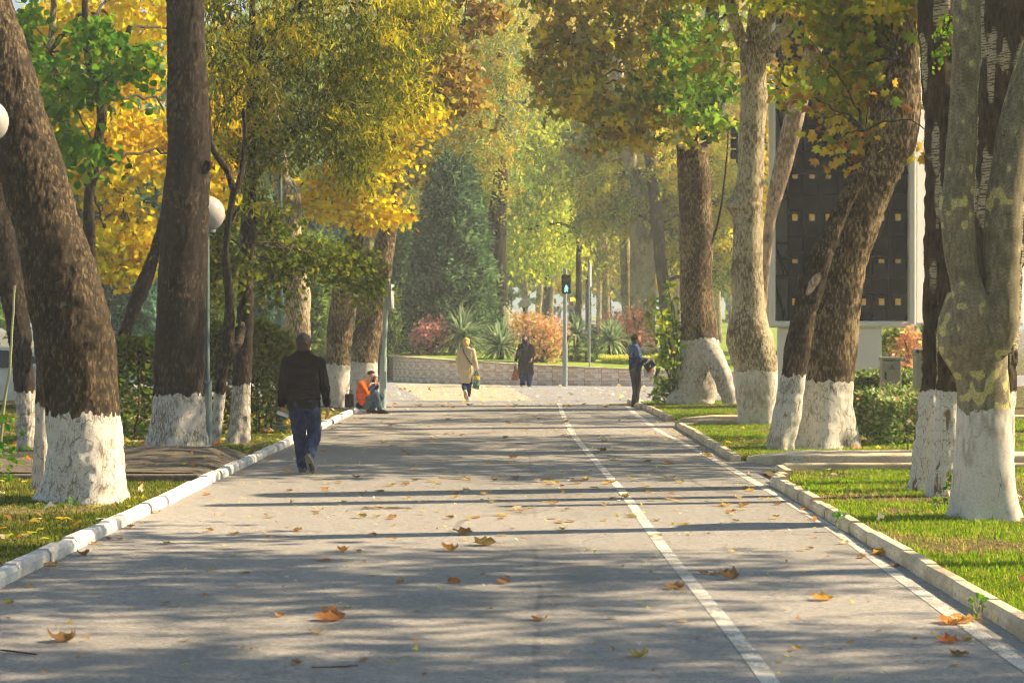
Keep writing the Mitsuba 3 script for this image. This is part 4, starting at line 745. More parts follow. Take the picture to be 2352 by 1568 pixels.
# the raised garden behind it
def bank_fn(p, n, uv):
    a = mikit.fbm(p.x * 0.5, p.y * 0.3, 0.0, octaves=4); b = N(p.x * 14, p.y * 14, 2.0)
    return mix(lin(132, 150, 58), lin(102, 128, 44), a) * (0.75 + 0.5 * b)
scene['bank_grass'] = textured(bank_fn, 0.9)
tt = np.r_[0.30, 1, 3, 6, 10, 16, 30, 60, 110, 180, 255]
rows = []
for k in range(n):
    base = np.array([*inner[k], W[k, 2] - 0.03])
    rows.append([[base[0] + (W[k, 0] * 0.004 * t if t < 40 else np.sign(W[k, 0]) * 0.16 * t), base[1] + t - 0.3, base[2] + 0.26 * (1 - math.exp(-t / 7)) + max(0, t - 16) * 0.0125] for t in tt])
bank = np.array(rows).reshape(-1, 3); m_ = len(tt); ii, jj = np.meshgrid(np.arange(n - 1), np.arange(m_ - 1), indexing='ij')
single('garden_bank', (bank, np.stack([ii * m_ + jj, (ii + 1) * m_ + jj, (ii + 1) * m_ + jj + 1, ii * m_ + jj + 1], -1).reshape(-1, 4)), 'bank_grass', 'bright lawn of the raised garden rising behind the stone wall', kind='structure', smooth=True)
single('park_walk', strip([(1.6, 118), (3.2, 160), (5.2, 250), (7, 330)], 5.0, 0.0), 'road_asphalt', 'pale walk going on into the hazy wood', kind='structure')
pw = scene['park_walk']; vv = strip([(1.3, 118), (3.4, 170), (5.4, 250), (7, 326)], 5.5, 0.0)
vv[0][:, 2] = 0.95 + (vv[0][:, 1] - 70 - 16) * 0.0125 + 0.12
scene['park_walk'] = mikit.ply(vv, 'road_asphalt')

def yucca(label, x, y, Z, R, seed, n=170, stem=0.5):
    t = thing('yucca', label, 'yucca', 'yuccas in the raised garden'); rng = np.random.default_rng(seed); c = at(x, y, Z)
    part(t, 'stem', limb([[c[0], Z, c[2] - stem], [c[0] + 0.02, Z, c[2]]], 0.13, 0.10, 9, 0.02, seed), 'twig_bark', smooth=True)
    ph = rng.uniform(0, 2 * np.pi, n); el = np.radians(rng.uniform(-38, 88, n)); L = 1.2 * R * Z / FD * rng.uniform(0.8, 1.1, n)
    d = np.column_stack([np.cos(el) * np.cos(ph), np.cos(el) * np.sin(ph), np.sin(el)]); side = unit(np.cross(d, [0, 0, 1.0])); up = np.cross(side, d)
    vs, fs, cs = [], [], []
    for k in range(n):
        q = [(0.05, .022, 0), (.35, .034, .01), (.7, .026, -.02), (1, .002, -.09 - .12 * rng.random())]
        vv = []
        for (a, w, dz) in q:
            o = c + d[k] * L[k] * a + np.array([0, 0, dz * L[k]]); vv += [o - side[k] * w * 1.25, o + up[k] * 0.008, o + side[k] * w * 1.25]
        vs.append(np.array(vv)); f = []
        for a in range(3):
            for b in range(2): f += [[3 * a + b, 3 * a + b + 1, 3 * a + b + 4], [3 * a + b, 3 * a + b + 4, 3 * a + b + 3]]
        fs.append(np.array(f) + 12 * k)
        col = np.array([lin(130, 160, 122), lin(156, 180, 134), lin(196, 206, 162), lin(100, 136, 102)][rng.integers(4)]) * rng.uniform(.8, 1.2); cs.append(np.tile(col, (12, 1)))
    part(t, 'leaves', (np.vstack(vs), np.vstack(fs)), 'leaf_mat', color=np.vstack(cs), kind='stuff')
yucca('big yucca with arching grey green blades right of the red shrub', 1062, 770, 79, 66, 701, 230)
yucca('yucca half hidden behind the red shrub and the big yucca', 1014, 752, 81.5, 52, 702, 150)
yucca('dense yucca left of the dark clad woman', 1150, 795, 76.0, 58, 703, 230, 0.45)
yucca('yucca directly right of the traffic light pole', 1324, 765, 80, 46, 704, 150)
yucca('yucca under the pink shrub right of the sign pole', 1403, 783, 76, 52, 705, 200)
yucca('small yucca behind the round bushes', 1362, 780, 83, 34, 706, 110)
REDS = [(lin(196, 138, 132), 3), (lin(180, 116, 112), 2), (lin(206, 168, 146), 1)]
ORNG = [(lin(206, 158, 122), 3), (lin(192, 136, 106), 2), (lin(204, 170, 108), 2), (lin(150, 138, 80), 1.5)]
PINK = [(lin(212, 138, 116), 3), (lin(194, 116, 100), 2), (lin(214, 164, 128), 2)]
def shrub(name, label, blobs, pal, Z, base, seed, tmpl='oval', size=0.11, per=24, spread=0.22, cat='shrub', droop=-0.2, stems=9):
    t = thing(name, label, cat); rng = np.random.default_rng(seed); b0 = at(*base, Z)
    ms = []
    for (c, r, k) in blobs:
        for _ in range(stems): ms.append(limb([b0 + rng.normal(0, 0.05, 3) * [1, 1, 0], (b0 + c) / 2 + rng.normal(0, 0.12, 3), np.array(c) + rng.normal(0, 0.6, 3) * r], 0.018, 0.006, 4, 0.1, len(ms), 7))
    part(t, 'stems', join(ms), 'twig_bark', smooth=True, kind='stuff')
    P, cc, ow, idx = blob_points(blobs, rng, per, spread, 0.8)
    v, f, c = place_leaves(P, tmpl, size, pal, rng, droop, 0.2)
    part(t, 'foliage', (v, f), 'leaf_mat', color=c, kind='stuff')
shrub('red_shrub', 'red leaved shrub at the left end of the raised garden', [pb(995, 770, 79, 46, 32, 60, .7), pb(985, 748, 79, 30, 22, 22, .5), pb(1022, 760, 79, 24, 26, 20, .4), pb(960, 775, 79, 22, 18, 12, .4)], REDS, 79, (992, 822), 711, per=13, spread=.3)
shrub('orange_shrub', 'large loose orange shrub left of the traffic light pole', [pb(1240, 772, 74, 56, 46, 90, .9), pb(1215, 740, 74, 34, 24, 26, .6), pb(1275, 750, 74, 30, 30, 26, .6), pb(1270, 800, 74, 26, 24, 16, .5), pb(1232, 808, 74, 34, 16, 14, .5)], ORNG, 74, (1236, 846), 712, per=11, spread=.32)
shrub('orange_shrub', 'thin orange shrub behind the cream flower spike', [pb(1185, 742, 84, 26, 22, 22, .6), pb(1160, 760, 84, 20, 14, 8, .5)], ORNG, 84, (1180, 815), 713, per=16)
shrub('pink_shrub', 'salmon pink shrub under the slanting pale trunks', [pb(1440, 752, 81, 50, 36, 60, .9), pb(1470, 772, 81, 32, 22, 24, .6), pb(1415, 735, 81, 30, 18, 18, .6), pb(1468, 715, 81, 22, 20, 12, .5)], PINK, 81, (1440, 822), 714, per=11, spread=.3)
shrub('green_bush', 'small yellow green bush at the foot of the red shrub', [pb(952, 792, 79.5, 22, 18, 30, .4)], HAZYGREEN, 79.5, (952, 815), 715, per=30, size=.08)
for j, (x, y, rx, ry, lab) in enumerate([(1311, 816, 20, 20, 'round clipped bush touching the traffic light pole'), (1347, 808, 26, 27, 'larger round clipped bush behind the sign pole')]):
    t = thing('clipped_bush', lab, 'bush'); rng = np.random.default_rng(720 + j); c = at(x, y, 75.5); k = 2600; d = unit(rng.normal(0, 1, (k, 3)))
    part(t, 'stem', limb([[c[0], 75.5, c[2] - 0.5], [c[0], 75.5, c[2]]], .05, .04, 6, 0, 1), 'twig_bark')
    P = c + d * np.array([rx, (rx + ry) / 2, ry]) * 75.5 / FD * rng.uniform(0.86, 1.03, (k, 1))
    v, f, col = place_leaves(P, 'thin', 0.07, CON + [(lin(120, 124, 70), 2)], rng, 0, 0.2, out=d * 1.2)
    part(t, 'foliage', (v, f), 'leaf_mat', color=col, kind='stuff')
def hedge(name, label, p0, p1, w, z0, z1, pal, n, seed, size=0.07, tmpl='oval', cat='hedge', lump=0.05, top=None, out=0.9):
    """A hedge between two ground points; leaves fill its skin, thinner inside."""
    t = thing(name, label, cat); rng = np.random.default_rng(seed); p0, p1 = np.array(p0, float), np.array(p1, float)
    L = np.linalg.norm(p1 - p0); d = (p1 - p0) / L; s = np.array([-d[1], d[0]])
    a, b, h = rng.random(n), rng.uniform(-1, 1, n), rng.random(n) ** 0.7
    face = rng.random(n); b = np.where(face < 0.45, np.sign(b) * rng.uniform(.85, 1.02, n), b); h = np.where((face > 0.45) & (face < 0.8), rng.uniform(.9, 1.03, n), h)
    z = z0 + (z1 - z0) * h; pos = np.column_stack([p0[0] + d[0] * a * L + s[0] * b * w, p0[1] + d[1] * a * L + s[1] * b * w, z])
    pos += (meshkit.noise(pos * 2.3, seed)[:, None] - 0.5) * lump * 4 * np.array([s[0], s[1], 0.9]) + rng.normal(0, lump * 0.4, (n, 3))
    o = np.column_stack([s[0] * b, s[1] * b, h]) * out
    ms = [limb([[p0[0] + d[0] * q, p0[1] + d[1] * q, -0.05], [p0[0] + d[0] * q + rng.normal(0, .1), p0[1] + d[1] * q + rng.normal(0, .1), (z0 + z1) / 2], [p0[0] + d[0] * q + rng.normal(0, .2), p0[1] + d[1] * q + rng.normal(0, .2), z1 - .1]], .02, .008, 4, .1, int(q * 10), 6) for q in np.arange(0.1, L, 0.35)]
    part(t, 'stems', join(ms), 'twig_bark', kind='stuff')
    if top is None: v, f, c = place_leaves(pos, tmpl, size, pal, rng, 0.1, 0.3, out=o)
    else:
        m = h > 0.72; A = place_leaves(pos[m], tmpl, size, top, rng, 0.1, 0.3, out=o[m]); B = place_leaves(pos[~m], tmpl, size, pal, rng, 0.1, 0.3, out=o[~m]); v, f = join([A[:2], B[:2]]); c = np.vstack([A[2], B[2]])
    part(t, 'foliage', (v, f), 'leaf_mat', color=c, kind='stuff')
YG = [(lin(206, 196, 84), 3), (lin(220, 210, 110), 2), (lin(170, 176, 70), 2)]
hedge('yellow_hedge', 'low yellow topped hedge behind the man with the briefcase', at(1386, 0, 75)[:2], at(1530, 0, 74)[:2], 0.22, 0.62, 0.92, HAZYGREEN, 5200, 731, 0.055, top=YG)
t = thing('flower_bed', 'bed of white round flowers behind the yellow hedge', 'flowers'); rng = np.random.default_rng(733); ms = []
g = place_leaves(at(1495, 814, 82) + rng.normal(0, 1, (700, 3)) * [.42, .3, .06], 'oval', .10, HAZYGREEN, rng)
part(t, 'greens', (g[0], g[1]), 'leaf_mat', color=g[2], kind='stuff')
for k in range(14):
    c = at(1466 + k * 4.4, 803 + rng.normal(0, 3), 82 + rng.normal(0, .25)); s = trimesh.creation.icosphere(2, 0.075 + 0.03 * rng.random()); vv = np.array(s.vertices); vv *= (1 + 0.18 * (meshkit.noise(vv * 40, k) - .5))[:, None]
    part(t, 'flower', (vv * [1, 1, .8] + c, np.array(s.faces)), 'paint_white', smooth=True)
t = thing('flower_spike', 'cream flower spike of a yucca rising before the dark trunk', 'flower'); rng = np.random.default_rng(734); c0 = at(1166, 726, 80)
part(t, 'stalk', limb([[c0[0], 80, 0.8], c0 + [0, 0, .5]], .02, .012, 6, 0, 1), 'twig_bark')
g = place_leaves(c0 + rng.normal(0, 1, (320, 3)) * [.07, .07, .22], 'round', .07, [(lin(232, 226, 190), 3), (lin(206, 204, 150), 2)], rng, 1.2); part(t, 'bells', (g[0], g[1]), 'leaf_mat', color=g[2], kind='stuff')

# hedges and bushes nearer by
hedge('dark_hedge', 'dark green glossy bush between the two thick left trunks', at(262, 0, 34.5)[:2], at(335, 0, 34.0)[:2], 0.55, 0.0, 1.55, DKGREEN + GREEN[2:], 4200, 741, 0.10, lump=.09)
hedge('dark_hedge', 'leafy dark bush behind the globe lamp and the thin trunks', at(478, 0, 37)[:2], at(600, 0, 38)[:2], 0.7, 0.15, 1.75, DKGREEN, 6500, 742, 0.085, lump=.10)
hedge('dark_hedge', 'small dark bush right of the ridged slender trunk', at(592, 0, 37.5)[:2], at(630, 0, 38.5)[:2], 0.4, 0.4, 1.45, DKGREEN, 1800, 743, 0.085, lump=.08)
VAR = [(lin(104, 130, 66), 3), (lin(150, 160, 110), 3), (lin(84, 112, 54), 2), (lin(190, 188, 150), 1), (lin(170, 120, 90), .4)]
hedge('variegated_hedge', 'pale variegated hedge right of the double trunk', at(2005, 0, 34.3)[:2], at(2125, 0, 33)[:2], 0.6, 0.05, 0.74, VAR, 7000, 744, 0.07, lump=.09)
hedge('green_hedge', 'dark hedge in front of the white screen pillar', at(1960, 0, 41.5)[:2], at(2090, 0, 41.5)[:2], 0.5, 0.0, 0.86, VAR[:3] + DKGREEN, 5200, 745, 0.08, lump=.08)
shrub('orange_bush', 'orange red bush right of the electrical cabinet', [pb(2085, 870, 44, 26, 34, 36, .5), pb(2088, 800, 45, 24, 46, 22, .5)], ORNG + REDS[:1], 44, (2085, 960), 746, size=.09)
shrub('screen_bush', 'yellow green young tree behind the electrical cabinet', [pb(2045, 780, 52, 34, 30, 30, .6), pb(2080, 770, 54, 30, 26, 24, .6)], LIME + HAZYGREEN, 53, (2045, 930), 747, size=.12)
# magnolia like bush with big glossy leaves
t = thing('magnolia_bush', 'bush with large glossy leaves between the man and the root arch tree', 'bush'); rng = np.random.default_rng(751); ms, P, O = [], [], []
b0 = at(1553, 925, 52.6)
for (x, y) in [(1502, 690), (1520, 720), (1545, 690), (1515, 760), (1550, 750), (1530, 790), (1505, 800), (1560, 800), (1520, 830), (1545, 840), (1510, 870), (1500, 850), (1540, 880), (1520, 905), (1560, 870), (1498, 912), (1535, 660), (1565, 720), (1525, 745), (1540, 815), (1516, 885), (1556, 900), (1490, 735)]:
    e = at(x, y, 52.4 + rng.normal(0, .35)); ms.append(limb([b0 + rng.normal(0, .06, 3) * [1, 1, 0], (b0 + e) / 2 + [0.08, 0, -.05], e], .02, .007, 5, .08, len(ms), 8))
    for q in (e, e * .75 + b0 * .25 + [0, 0, .08]):
        k = 13; dd = unit(rng.normal(0, 1, (k, 3)) + [0, 0, .35]); P.append(q + dd * .03); O.append(dd * 3)
part(t, 'stems', join(ms), 'twig_bark', smooth=True, kind='stuff')
P, O = np.vstack(P), np.vstack(O); LEAVES['magnolia'] = leaf_oval(0.2)
order = rng.permutation(len(P)); MAG = [[(lin(122, 146, 42), 1)], [(lin(92, 124, 40), 1)], [(lin(158, 168, 58), 1)], [(lin(216, 178, 40), 1)]]
for k in order[:280]:
    g = place_leaves(P[k:k + 1], 'magnolia', .19, MAG[int(rng.choice(4, p=[.45, .33, .17, .05]))], rng, .1, .2, out=O[k:k + 1]); part(t, 'leaf', (g[0], g[1]), 'leaf_mat', color=g[2])
g = place_leaves(P[order[280:]], 'magnolia', .19, [m[0] for m in MAG[:3]], rng, .1, .2, out=O[order[280:]]); part(t, 'leaves', (g[0], g[1]), 'leaf_mat', color=g[2], kind='stuff')
t = thing('sapling', 'pale bent sapling before the nearest left trunk', 'sapling')
part(t, 'stem', limb([at(0, 1030, 19.6), at(6, 950, 19.6), at(22, 840, 19.6), at(28, 740, 19.6), at(33, 655, 19.6)], .016, .010, 8, .01, 761, 20), 'bark_green_stem', smooth=True)
scene['bark_green_stem'] = principled(lin(150, 156, 112), .6)
g = place_leaves(np.vstack([at(18, y, 19.5) + np.random.default_rng(int(y)).normal(0, 1, (9, 3)) * [.07, .08, .04] for y in (955, 990, 1020, 1045, 1075, 1090)]), 'oval', .075, GREEN, np.random.default_rng(8), .8); part(t, 'leaves', (g[0], g[1]), 'leaf_mat', color=g[2], kind='stuff')
# ---------------------------------------------------------------- lamps, lights, screen, cabinets, car
def globe_lamp(label, x, Z, zc, rg, pole_r, base_r=0.0, base_h=0.0, ground=0.08, mat='paint_green_grey', dirt=0):
    t = thing('globe_lamp', label, 'lamp')
    part(t, 'pole', lathe([(pole_r, ground - .1), (pole_r, zc - rg * 1.05)] if not base_r else [(base_r, ground - .1), (base_r, base_h - .02), (base_r + .008, base_h - .01), (base_r + .008, base_h), (pole_r, base_h + .02), (pole_r * .85, zc - rg * 1.05)], 18, (x, Z, 0)), mat, smooth=40)
    part(t, 'collar', lathe([(pole_r, zc - rg * 1.14), (rg * .46, zc - rg * 1.08), (rg * .5, zc - rg * 1.0), (rg * .5, zc - rg * .90), (rg * .3, zc - rg * .88)], 24, (x, Z, 0)), mat, smooth=40)
    s = trimesh.creation.icosphere(4, rg); part(t, 'globe', (np.array(s.vertices) + [x, Z, zc], np.array(s.faces)), 'globe_white', smooth=True)
    if base_r: part(t, 'hatch', rbox(x - base_r * .55, x + base_r * .55, Z - base_r - .012, Z - base_r * .8, base_h - .55, base_h - .12, .006), mat)
p = at(470, 488, 30.75); globe_lamp('grey green globe lamp half hidden by the straight dark trunk', float(p[0]), 31.0, float(p[2]), .25, .035, .066, 1.04, .1)
p = at(-32, 278, 20.5); globe_lamp('globe lamp cut off by the left picture edge before the leaning trunk', float(p[0]), 20.5, float(p[2]), .206, .035, .06, 1.0)
t = thing('lamp_post', 'grey green pole left of the walking man, its top lost in leaves', 'pole')
x0 = float(at(643, 0, 39)[0]); part(t, 'pole', lathe([(.072, -.05), (.072, 1.1), (.05, 1.13), (.046, 3.4), (.042, 5.2)], 16, (x0, 39, 0)), 'paint_green_grey', smooth=40)
part(t, 'base', lathe([(.12, -.05), (.12, .07), (.09, .085), (.07, .085)], 16, (x0, 39, 0)), 'paint_green_grey', smooth=40)
def cluster_lamp(label, Z, globes, px, yb):
    t = thing('globe_lamp', label, 'lamp'); x = float(at(px, 0, Z)[0]); zg = EYE - (yb - 761) * Z / FD
    top = max(float(at(0, g[1], Z)[2]) for g in globes)
    part(t, 'pole', lathe([(.09, zg), (.09, zg + .5), (.045, zg + .55), (.04, top - .1)], 14, (x, Z, 0)), 'black_plastic', smooth=40)
    for gx, gy, gr, dy in globes:
        c = at(gx, gy, Z) + [0, dy, 0]; s = trimesh.creation.icosphere(3, gr * Z / FD)
        part(t, 'globe', (np.array(s.vertices) + c, np.array(s.faces)), 'globe_white', smooth=True)
        part(t, 'arm', limb([[x, Z, c[2] - gr * Z / FD - .22], [(x + c[0]) / 2, Z + dy / 2, c[2] - gr * Z / FD - .20], c - [0, 0, gr * Z / FD * .9]], .025, .03, 7, 0, 1), 'black_plastic', smooth=True)
cluster_lamp('park lamp with twin white globes behind the orange shrub', 101, [(1202, 697, 9.5, -.1), (1212.5, 695, 8.6, .5)], 1205, 800)
cluster_lamp('park lamp with stacked globes left of the dark trunk', 82.5, [(1116, 640, 11, 0), (1121.5, 654, 7.5, .3), (1121, 664, 7.5, -.3)], 1126, 800)

# pedestrian light
t = thing('traffic_light', 'pedestrian traffic light on a grey pole showing a green walking man', 'traffic light')
Zt = 70.2; xt = float(at(1298, 0, Zt)[0]); sc = Zt / FD
part(t, 'pole', lathe([(.083, -.05), (.083, float(at(0, 793, Zt)[2])), (.062, float(at(0, 783, Zt)[2])), (.060, float(at(0, 617, Zt)[2])), (.0, float(at(0, 616.5, Zt)[2]))], 20, (xt, Zt, 0)), 'paint_grey', smooth=40)
hx0, hx1, hz0, hz1 = float(at(1290, 0, Zt)[0]), float(at(1311, 0, Zt)[0]), float(at(0, 674.5, Zt)[2]), float(at(0, 631, Zt)[2])
hm = (hx0 + hx1) / 2; hz = (hz0 + hz1) / 2
part(t, 'head', rbox(hx0, hx1, Zt - .30, Zt - .09, hz0, hz1, .02), 'black_plastic')
for k, (zz, lab) in enumerate([(hz + .145, 'dark upper lens'), (hz - .145, 'lower lens with the lit green man')]):
    part(t, 'lens', lathe([(.0, 0), (.115, 0), (.115, -.012)], 28), 'lens_dark', label=lab, to_world=T().translate([hm, Zt - .305, zz]).rotate([1, 0, 0], 90))
    a = np.linspace(math.radians(-20), math.radians(200), 24); rr = .125
    o = np.array([[hm + rr * math.cos(q), 0, zz + rr * math.sin(q)] for q in a]); dep = .05 + .10 * np.sin(np.clip(a, 0, np.pi))
    f_, b_ = o + np.array([0, Zt - .30, 0]), o.copy(); b_[:, 1] = Zt - .30 - dep
    i = np.arange(23); vis = np.vstack([f_, b_]); part(t, 'visor', (vis, np.stack([i, i + 1, i + 25, i + 24], 1)), 'black_plastic', smooth=True)
scene['lens_dark'] = principled((.03, .028, .026), .2)
man = [(manifold3d.CrossSection.circle(.021, 14).translate((0, .075)))]
def capsule(a, b, r):
    return manifold3d.CrossSection.batch_hull([manifold3d.CrossSection.circle(r, 10).translate(a), manifold3d.CrossSection.circle(r, 10).translate(b)])
man += [capsule((0, .045), (0, -.01), .022), capsule((0, -.01), (-.034, -.075), .013), capsule((0, -.01), (.036, -.07), .013), capsule((0, .045), (-.042, .0), .010), capsule((0, .045), (.045, .005), .010)]
mm = manifold3d.CrossSection.batch_boolean(man, manifold3d.OpType.Add).extrude(.004); mv, mf = arr(mm)
key = part(t, 'green_man', (np.column_stack([mv[:, 0] * 1.15 + hm, Zt - .309 - mv[:, 2], mv[:, 1] * 1.15 + hz - .145]), mf), 'green_lamp', label='glowing green walking figure')
scene[key]['emitter'] = {'type': 'area', 'radiance': {'type': 'rgb', 'value': [0.10, 0.75, 0.60]}}
def sign_pole(label, x, xb, Z, y0, y1, yt, ang, side, mat='paint_grey', r=.028):
    t = thing('sign_pole', label, 'sign'); a, b = at(xb, 0, Z)[0], at(x, 0, Z)[0]; z1 = float(at(0, yt, Z)[2])
    part(t, 'pole', tube([[a, Z, -.05], [a + (b - a) * .3, Z, z1 * .3], [b, Z, z1]], r, 12), mat, smooth=True)
    za, zb = float(at(0, y1, Z)[2]), float(at(0, y0, Z)[2])
    m = rbox(-.33, .33, -.012, .012, 0, zb - za, .01); part(t, 'panel', xf(m, rotz(ang), [b + side, Z, za]), mat, smooth=40, label='road sign seen edge on')
    for q in (.25, .75): part(t, 'clamp', xf(rbox(-.06, .06, -.05, .05, -.03, .03, .008), rotz(ang), [b + side * .5, Z, za + (zb - za) * q]), mat)
sign_pole('thin pole with an edge on sign right of the traffic light', 1353, 1355, 71.2, 605, 659, 604, math.radians(83), .05)
# pole beside the sweeper
t = thing('signal_pole', 'leaning pale green pole with an edge on signal box beside the sweeper', 'pole'); Zp = 50.2
a, b = float(at(879, 0, Zp)[0]), float(at(890, 0, Zp)[0]); zb = float(at(0, 640, Zp)[2])
part(t, 'pole', tube([[a, Zp, -.05], [a + .02, Zp, 1.13], [a + .028, Zp, 1.21], [b, Zp, zb]], [.080, .080, .058, .052], 18), 'paint_pale_green', smooth=40)
part(t, 'hatch', rbox(a + .03, a + .09, Zp - .095, Zp - .06, .45, .85, .006), 'paint_pale_green')
part(t, 'signal_box', xf(rbox(-.16, .16, -.045, .045, 0, .56, .015), rotz(math.radians(80)), [float(at(898, 0, Zp)[0]), Zp, float(at(0, 709, Zp)[2])]), 'paint_grey')
scene['paint_pale_green'] = principled(lin(150, 172, 164), .4)
# a dark signal with visors peeping out from behind the forked tree
t = thing('traffic_light', 'dark signal with visors peeping from behind the forked plane tree', 'traffic light'); Zs = 56.0; c = at(1702, 330, Zs)
part(t, 'housing', rbox(c[0] - .12, c[0] + .2, Zs - .1, Zs + .12, c[2] - .5, c[2] + .5, .03), 'signal_blue')
for k in (-.28, .0, .28): part(t, 'visor', xf(lathe([(.12, -.26), (.12, 0)], 16), roty(math.radians(90)), [c[0] - .0, Zs, c[2] + k]), 'signal_blue', smooth=True)
part(t, 'pole', lathe([(.07, -.1), (.06, c[2] + .2)], 14, (c[0] + .12, Zs + .2, 0)), 'paint_grey', smooth=40)
scene['signal_blue'] = principled(lin(52, 56, 72), .5)

# the big screen seen from behind
Zb = 50.0; X = lambda x: float(at(x, 0, Zb)[0]); Zz = lambda y: float(at(0, y, Zb)[2])
t = thing('billboard', 'back of a big outdoor screen with dark cabinets and yellow stickers on a white pillar', 'billboard')
x0, x1, z0, z1 = X(1771), X(2103), Zz(752), Zz(-60); fi0, fi1, fz = X(1771 + 9), X(2087), Zz(737)
part(t, 'frame', join([rbox(x0, x1, Zb - .05, Zb + .5, z0, fz, .05), rbox(fi1, x1, Zb - .05, Zb + .5, z0, z1, .05), rbox(x0, fi0, Zb - .05, Zb + .5, z0, z1, .05)]), 'paint_offwhite')
part(t, 'backing', box(fi0, fi1, Zb + .30, Zb + .42, fz, z1), 'screen_back', smooth=False)
scene['screen_back'] = principled((.10, .11, .10), .7)
part(t, 'pillar', rbox(X(1935), X(2026), Zb + .05, Zb + .75, -.2, z0, .03), 'paint_white')
part(t, 'pillar', rbox(X(1790), X(1812), Zb + .15, Zb + .45, -.2, z0, .02), 'paint_white')
part(t, 'brace', tube([[X(1815), Zb + .3, Zz(860)], [X(1850), Zb + .3, Zz(752)]], .03, 8), 'paint_grey', smooth=True)
part(t, 'brace', tube([[X(1815), Zb + .3, Zz(835)], [X(1880), Zb + .3, Zz(835)]], .03, 8), 'paint_grey', smooth=True)
for (ya, yb) in ((215, 330), (330, 440), (555, 630), (640, 735), (100, 215), (-20, 100)):
    part(t, 'girder', tube([[X(1782), Zb + .2, Zz(ya)], [X(1806), Zb + .2, Zz(yb)]], .035, 6), 'dark_panel', smooth=True)
for y in (250, 352, 454, 556, 634, 150): part(t, 'girder', tube([[X(1781), Zb + .2, Zz(y)], [X(1815), Zb + .2, Zz(y)]], .035, 6), 'dark_panel', smooth=True)
colx = [1812, 1846, 1886, 1926, 1966, 2006, 2046, 2086]; pitch = 97.0
scene['sticker'] = textured(lambda p, n, uv: mix((.75, .42, .03), (.62, .60, .50), smoothstep(.0, .1, (uv.x - .55) + (.35 - uv.y) * .8 + .3 * (N(p.x * 40, 0.0, p.z * 40) - .5))), .5)
for a in range(len(colx) - 1):
    xa, xb = X(colx[a]) + .006, X(colx[a + 1]) - .006; xc = (xa + xb) / 2
    for b in range(-1, 8):
        yt = 737 - (b + 1) * pitch; zt, zl = Zz(yt), Zz(737 - b * pitch)
        if b < 0: continue
        d_ = 0.012 if a % 2 else 0.0
        part(t, 'cabinet', join([rbox(xa, xb, Zb + .12 - d_, Zb + .29, zl + .004, zl + (zt - zl) * .62, .004), rbox(xa, xb, Zb + .14 - d_, Zb + .29, zl + (zt - zl) * .63, zt - .004, .004), rbox(xb - .10, xb - .07, Zb + .095 - d_, Zb + .13, zl + .22, zl + .36, .008), rbox(xa + .04, xa + .07, Zb + .10 - d_, Zb + .13, zl + .60, zl + .63, .008)]), 'dark_panel')
        sx = xc + (.0 if a % 2 else -.02); q = np.array([[sx - .060, Zb + .10 - d_, zl + .36], [sx + .060, Zb + .10 - d_, zl + .36], [sx + .060, Zb + .10 - d_, zl + .51], [sx - .060, Zb + .10 - d_, zl + .51]])
        if b in (1, 2, 3, 4, 5, 0): part(t, 'sticker', (np.vstack([q, q + [0, .03, 0]]), np.array([[0, 1, 2, 3], [0, 4, 5, 1], [1, 5, 6, 2], [2, 6, 7, 3], [3, 7, 4, 0]])), 'sticker', uv=np.tile([[0, 0], [1, 0], [1, 1], [0, 1]], (2, 1)))
for y in (592, 398, 204): part(t, 'crossbar', rbox(fi0, fi1, Zb + .04, Zb + .09, Zz(y) - .03, Zz(y) + .03, .01), 'dark_panel')
for a in (2, 4, 6): part(t, 'upright', rbox(X(colx[a]) - .05, X(colx[a]) + .05, Zb + .05, Zb + .12, fz, z1, .01), 'dark_panel')
# the second screen of the pair, standing at an angle behind
part(t, 'second_casing', xf(rbox(0, 3.4, -.03, .45, 0, z1 - z0 - .1, .05), rotz(math.radians(32)), [x1 + .02, Zb + .22, z0 + .06]), 'paint_white')

# electrical cabinets
t = thing('electrical_cabinet', 'grey electrical cabinet with a lightning triangle behind the variegated hedge', 'cabinet'); Zc = 38.0; X = lambda x: float(at(x, 0, Zc)[0]); Zz = lambda y: float(at(0, y, Zc)[2])
xa, xb, za, zb = X(2026.5), X(2070), Zz(907), Zz(827)
part(t, 'body', rbox(xa, xb, Zc, Zc + .3, za, zb, .012), 'cabinet_grey')
part(t, 'roof', rbox(xa - .015, xb + .015, Zc - .04, Zc + .33, zb + .004, zb + .055, .012), 'cabinet_grey')
part(t, 'door', rbox(xa + .015, xb - .015, Zc - .012, Zc + .01, za + .13, zb - .02, .006), 'cabinet_grey')
part(t, 'handle', rbox(xa + .04, xa + .065, Zc - .04, Zc - .010, za + .27, za + .40, .006), 'black_plastic')
part(t, 'foot', rbox(xa + .07, xb - .09, Zc + .04, Zc + .26, -.1, za - .003, .01), 'concrete')
tri = manifold3d.CrossSection([[(-.045, -.026), (.045, -.026), (0, .052)]]) - manifold3d.CrossSection([[(-.032, -.018), (.032, -.018), (0, .038)]])
bolt = manifold3d.CrossSection([[(-.004, .022), (.008, .022), (.001, .006), (.010, .006), (-.004, -.014), (.000, .0), (-.009, .0)][::-1]])
for cs in (tri, bolt):
    v_, f_ = arr(cs.extrude(.004)); part(t, 'warning_sign', (np.column_stack([v_[:, 0] * 1.15 + (xa + xb) / 2, Zc - .0165 + v_[:, 2] * -1 + .001, v_[:, 1] * 1.15 + za + .47]), f_), 'black_plastic', label='lightning bolt warning triangle')
part(t, 'plate', rbox(xa + .03, xa + .10, Zc - .018, Zc - .010, zb - .075, zb - .035, .003), 'paint_grey')
scene['cabinet_grey'] = principled(lin(150, 146, 130), .5)
